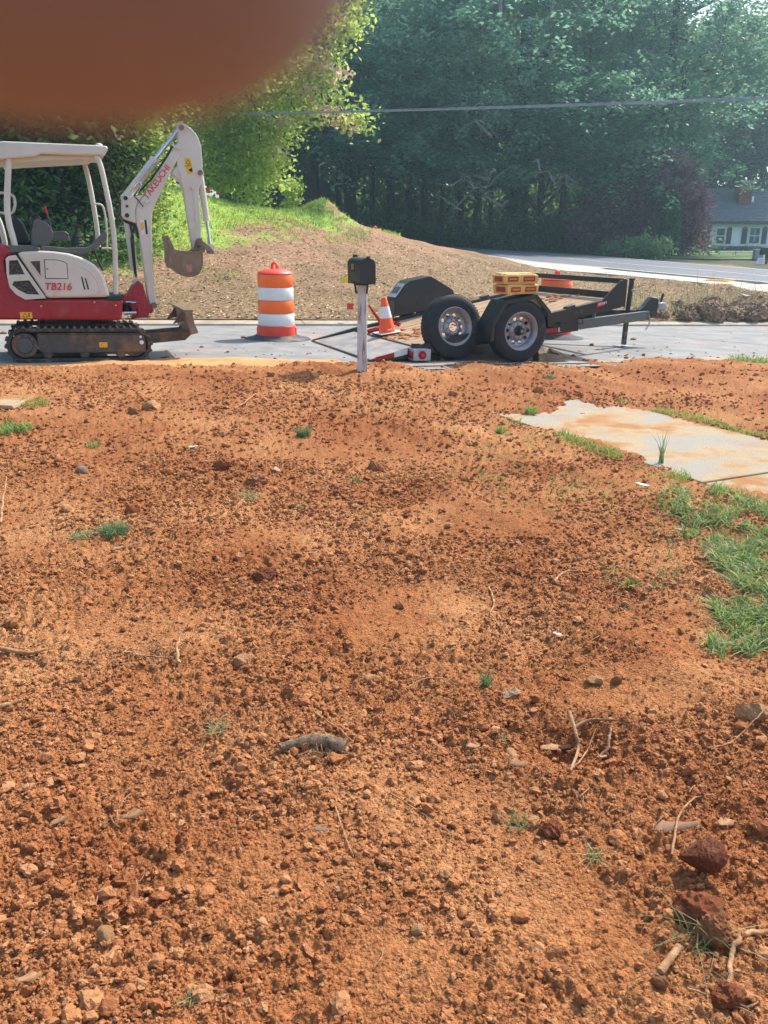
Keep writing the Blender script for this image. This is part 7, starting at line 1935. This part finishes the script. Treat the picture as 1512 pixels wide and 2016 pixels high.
tuft(430, 1440, 70, 16, 26, m_grdry, 'straw coloured sod scrap left of the thick root piece', 1.5, 17)
tuft(985, 852, 70, 9, 16, m_gr, 'small bright weed in the soil short of the path', .8, 18)
tuft(1045, 822, 90, 12, 18, m_gr, 'dark tipped weed at the near corner of the path end', .7, 19)
tuft(590, 1000, 40, 14, 12, m_grdry, 'faded grass wisp right of the brown sod clump', 1.2, 20)
tuft(365, 744, 60, 12, 12, m_grdark, 'grey green weed on the soil edge in front of the excavator', .9, 21)
tuft(480, 733, 70, 10, 10, m_grdark, 'low grey tuft at the street edge below the sand', .9, 22)
tuft(1080, 745, 70, 14, 10, m_grdark, 'dark weed by the street edge under the trailer wheel', .9, 23)
tuft(1480, 712, 260, 40, 12, m_gr, 'green strip of grass at the street edge on the far right', .9, 24)
for nme, px, py, wd, lb in (('slab_fragment', 12, 800, 46, 'pale broken concrete slab at the left edge of the yard'),):
    p = onyard(px, py); s = mpp(p); t = MB().prism([(-wd * s * .7, 0), (wd * s * .45, 0), (wd * s * .4, .03), (-wd * s * .7, .04)], -.22, .22).build(nme, m_path, None, bevel=.008)
    t.location = (p[0], p[1] + .15, p[2] - .005); tag(t, lb, 'slab')

# ------------------------------------------------------------------ bank: grass and litter
rng = np.random.default_rng(71)
def grass_mask(X, Y, seed):
    return ((Y * .5 - X - 12.9) * .35 + (fbm(X * .9, Y * .9, 4, seed) - .5) * 2.2)
n = 120000; X = rng.uniform(-14, 0.5, n); Y = rng.uniform(16, 29, n); g = grass_mask(X, Y, 3); k = (g > .08) & (rng.random(n) < .62)
X, Y = X[k][:26000], Y[k][:26000]; Z = land(X, Y)
grass_object('bank_grass', np.stack([X, Y, Z], -1), .12, .020, leafmat('bank_grass_blade', (.18, .27, .05, 1), (.34, .43, .10, 1), .5), 21, bend=.7)
X = MOUND[0] - .3 + rng.normal(0, .42, 1500); Y = MOUND[1] + rng.normal(-.3, .5, 1500); k = X < MOUND[0] + .05; X, Y = X[k], Y[k]
grass_object('mound_weeds', np.stack([X, Y, land(X, Y)], -1), .13, .018, m_gr, 22, bend=.7)
X = rng.uniform(-3.5, .6, 900); Y = rng.normal(23.2, .5, 900); k = fbm(X * 1.2, Y * 1.2, 3, 5) > .5; X, Y = X[k], Y[k]
grass_object('mound_weeds', np.stack([X, Y, land(X, Y)], -1), .16, .02, m_gr, 23, bend=.7)
n = 26000; X = rng.uniform(-13, 9, n); Ye = P0[1] + (WR + .2 - (X - P0[0]) * N2[0]) / N2[1]; Y = Ye + rng.random(n) ** 1.3 * 9
P = np.stack([X, Y, land(X, Y) + .012], -1)
m_lit = mat('leaf_litter', lin(222, 200, 162), lin(128, 98, 70), rough=.9, island=True, ramp=(0, 1), c3=lin(178, 148, 112))
tag(leaf_object('leaf_litter', P, .055, m_lit, None, rng, .72, .5), kind='stuff')
# weeds by the kerb, stalks on the crest
X = rng.uniform(-12, 9, 2600); Ye = P0[1] + (WR + .25 - (X - P0[0]) * N2[0]) / N2[1]; Y = Ye + np.abs(rng.normal(0, 1.3, 2600)); k = fbm(X * .7, Y * .7, 3, 55) > .52; X, Y = X[k], Y[k]
grass_object('kerb_weeds', np.stack([X, Y, land(X, Y)], -1), .12, .012, m_grdry, 24, bend=.8)
# dug up sod along the street on the right
for i in range(36):
    px = 1292 + (1530 - 1292) * i / 35 + rng.normal() * 5; b = onroad(px, 641); q = b[:2] + N2 * (abs(rng.normal(.25, .35)) + .15); z = float(land(q[0], q[1]))
    s = rng.uniform(.15, .28) * (1.15 if i > 14 else .75); o = link('sod_clump', rock_mesh('sod_clump', 1300 + i, 0, MATS.get('sod') or mat('sod', lin(92, 70, 56), lin(166, 134, 106), rough=.95, scale=6, detail=8, bump=1, bscale=30), True, .32))
    o.scale = (s, s * .8, s * rng.uniform(.5, .85)); o.location = (q[0], q[1], z + s * .22); o.rotation_euler = (rng.normal() * .4, rng.normal() * .4, rng.random() * 6.28)
    tag(o, 'dark clump of dug up sod heaped along the kerb beyond the trailer', 'sod clump', 'dug up sod clumps along the kerb')
X = []; Y = []
for i in range(420):
    b = onroad(rng.uniform(1290, 1540), 641)[:2] + N2 * abs(rng.normal(.7, .7)); X.append(b[0]); Y.append(b[1])
X, Y = np.array(X), np.array(Y); grass_object('sod_grass', np.stack([X, Y, land(X, Y) + .12], -1), .20, .012, m_grdry, 25, bend=.9)
X2 = X[:110] + rng.normal(0, .4, 110); Y2 = Y[:110] + .8; grass_object('tall_weeds', np.stack([X2, Y2, land(X2, Y2)], -1), .55, .012, m_grdark, 26, bend=.35)
# survey flags
def flag(p, col, label, h=.42, r=.3):
    t = thing('survey_flag', label, 'flag', p, r); MB().cyl((0, 0, -.05), (0, 0, h), .004, n=6).build('wire', m_galv, t)
    mb = MB()
    for i in range(4): mb.add([(i * .028, .006 * (i % 2), h - .10), ((i + 1) * .028, .006 * ((i + 1) % 2), h - .10), ((i + 1) * .028, .006 * ((i + 1) % 2), h), (i * .028, .006 * (i % 2), h)], [(0, 1, 2, 3)])
    c = mb.build('cloth', col, t); sm = c.modifiers.new('thick', 'SOLIDIFY'); sm.thickness = .002
m_fy = mat('flag_yellow', lin(244, 206, 30), rough=.6); m_fr = mat('flag_red', lin(226, 56, 50), rough=.6)
def kerbpt(px, off): b = onroad(px, 641)[:2] + N2 * off; return (b[0], b[1], float(land(b[0], b[1])))
flag(kerbpt(699, .7), m_fy, 'yellow survey flag on the bank just left of the mailbox post', .62, .4)
flag(kerbpt(687, .1), m_fr, 'red survey flag by the kerb behind the mailbox post', .26, .1)
flag(kerbpt(1271, 3.2), m_fy, 'yellow survey flag above the trailer coupler', .36, 1.2)
flag(kerbpt(1360, 3.6), m_fy, 'yellow survey flag on the bank right of the trailer', .36, 1.3)
p = on_Y(1322, 519, 37.5); flag((p[0], 37.5, gz(p[0], 37.5)), m_fy, 'yellow survey flag across the far road by the bushes', .42, 1.0)

# ------------------------------------------------------------------ hand: the photographer's finger in front of the lens
m_skin = mat('skin', lin(142, 126, 128), lin(130, 114, 116), rough=.45, scale=90, bump=.15, bscale=900, spec=.4)
b = m_skin.node_tree.nodes['Principled BSDF']; b.inputs['Subsurface Weight'].default_value = .12; b.inputs['Subsurface Radius'].default_value = (.006, .0025, .0012); b.inputs['Subsurface Scale'].default_value = 1.0
def cam_pt(r, u, f): return Vector((r / 1000, CT * f / 1000 + ST * u / 1000, -ST * f / 1000 + CT * u / 1000))
HV = [('w', (-92, -78, -62), 21), ('p', (-84, -40, -46), 27), ('k', (-80, -14, -36), 27)]
HE = [('w', 'p'), ('p', 'k')]
def finger(nm, pts, rad, root):
    prev = root
    for i, (q, r_) in enumerate(zip(pts, rad)): HV.append((nm + str(i), q, r_)); HE.append((prev, nm + str(i))); prev = nm + str(i)
finger('i', [(-72, 14, -20), (-52, 34, 4), (-30, 30, 20), (-10.4, 19.4, 21.5), (1.4, 21.4, 21.5)], [10.5, 10.5, 11, 11.8, 9.6], 'k')
finger('m', [(-72, -4, -14), (-58, 2, 6), (-44, -8, 2), (-36, -14, -12)], [10, 9.4, 8.8, 7.6], 'k')
finger('r', [(-74, -24, -14), (-60, -20, 4), (-46, -28, 0), (-38, -32, -14)], [9.6, 9, 8.4, 7.2], 'k')
finger('l', [(-76, -44, -18), (-64, -42, -4), (-52, -48, -8), (-46, -50, -18)], [8.6, 8, 7.4, 6.4], 'p')
finger('t', [(-70, -44, -56), (-58, -26, -62), (-50, -6, -62), (-46, 10, -60)], [12, 10.5, 9.6, 7.8], 'p')
HV.append(('fa', (-104, -130, -90), 24)); HE.append(('w', 'fa'))
ix = {n_: i for i, (n_, q, r_) in enumerate(HV)}
me = bpy.data.meshes.new('hand'); me.from_pydata([cam_pt(*q) for n_, q, r_ in HV], [(ix[a], ix[b_]) for a, b_ in HE], [])
hand = link('hand', me); hand.location = CO
sk = hand.modifiers.new('skin', 'SKIN'); sk.use_smooth_shade = True
for i, (n_, q, r_) in enumerate(HV):
    d = me.skin_vertices[0].data[i]; d.radius = (r_ / 1000, r_ / 1000); d.use_root = (n_ == 'p')
ss = hand.modifiers.new('subsurf', 'SUBSURF'); ss.levels = ss.render_levels = 3
me.materials.append(m_skin)
tag(hand, 'brown fingertip of the photographer, blurred, covering the top corner of the view', 'hand')
m_nail = mat('nail', lin(206, 150, 128), rough=.3)
for nm, off in (('i', (0, 4, 6.5)), ('m', (2, -2, -5)), ('r', (2, -2, -5)), ('l', (2, -2, -4)), ('t', (3, 4, -4))):
    k = nm + ('4' if nm == 'i' else '3'); k0 = nm + ('3' if nm == 'i' else '2')
    qa, qb = HV[ix[k0]][1], HV[ix[k]][1]; q = [qa[j] * .45 + qb[j] * .55 for j in range(3)]; off = [v * 1.05 for v in off]; c = cam_pt(q[0] + off[0], q[1] + off[1], q[2] + off[2]); MB().ball(c, (.005, .0045, .0035), 10, 6).build('fingernail', m_nail, hand, smooth=60)
MB().tube([cam_pt(-98, -104, -78), cam_pt(-108, -150, -104), cam_pt(-122, -230, -150)], [.034, .040, .048], 16).build('sleeve', mat('sleeve_cloth', lin(52, 58, 70), lin(42, 46, 58), rough=.9, scale=40, bump=.4, bscale=300), hand, smooth=60)

# ------------------------------------------------------------------ thin volume added to imitate the bluish lens flare veil
hm_ = bpy.data.materials.new('flare_veil'); hm_.use_nodes = True
n = hm_.node_tree.nodes; n.remove(n['Principled BSDF'])
pv = n.new('ShaderNodeVolumePrincipled'); pv.inputs['Color'].default_value = (.52, .79, .93, 1); pv.inputs['Density'].default_value = VEIL_DENSITY; pv.inputs['Anisotropy'].default_value = .55
hm_.node_tree.links.new(pv.outputs[0], n['Material Output'].inputs['Volume'])
hz_ = MB().box(-1000, 1000, -1000, 1300, -6, 34).build('flare_veil', hm_); tag(hz_, kind='stuff')
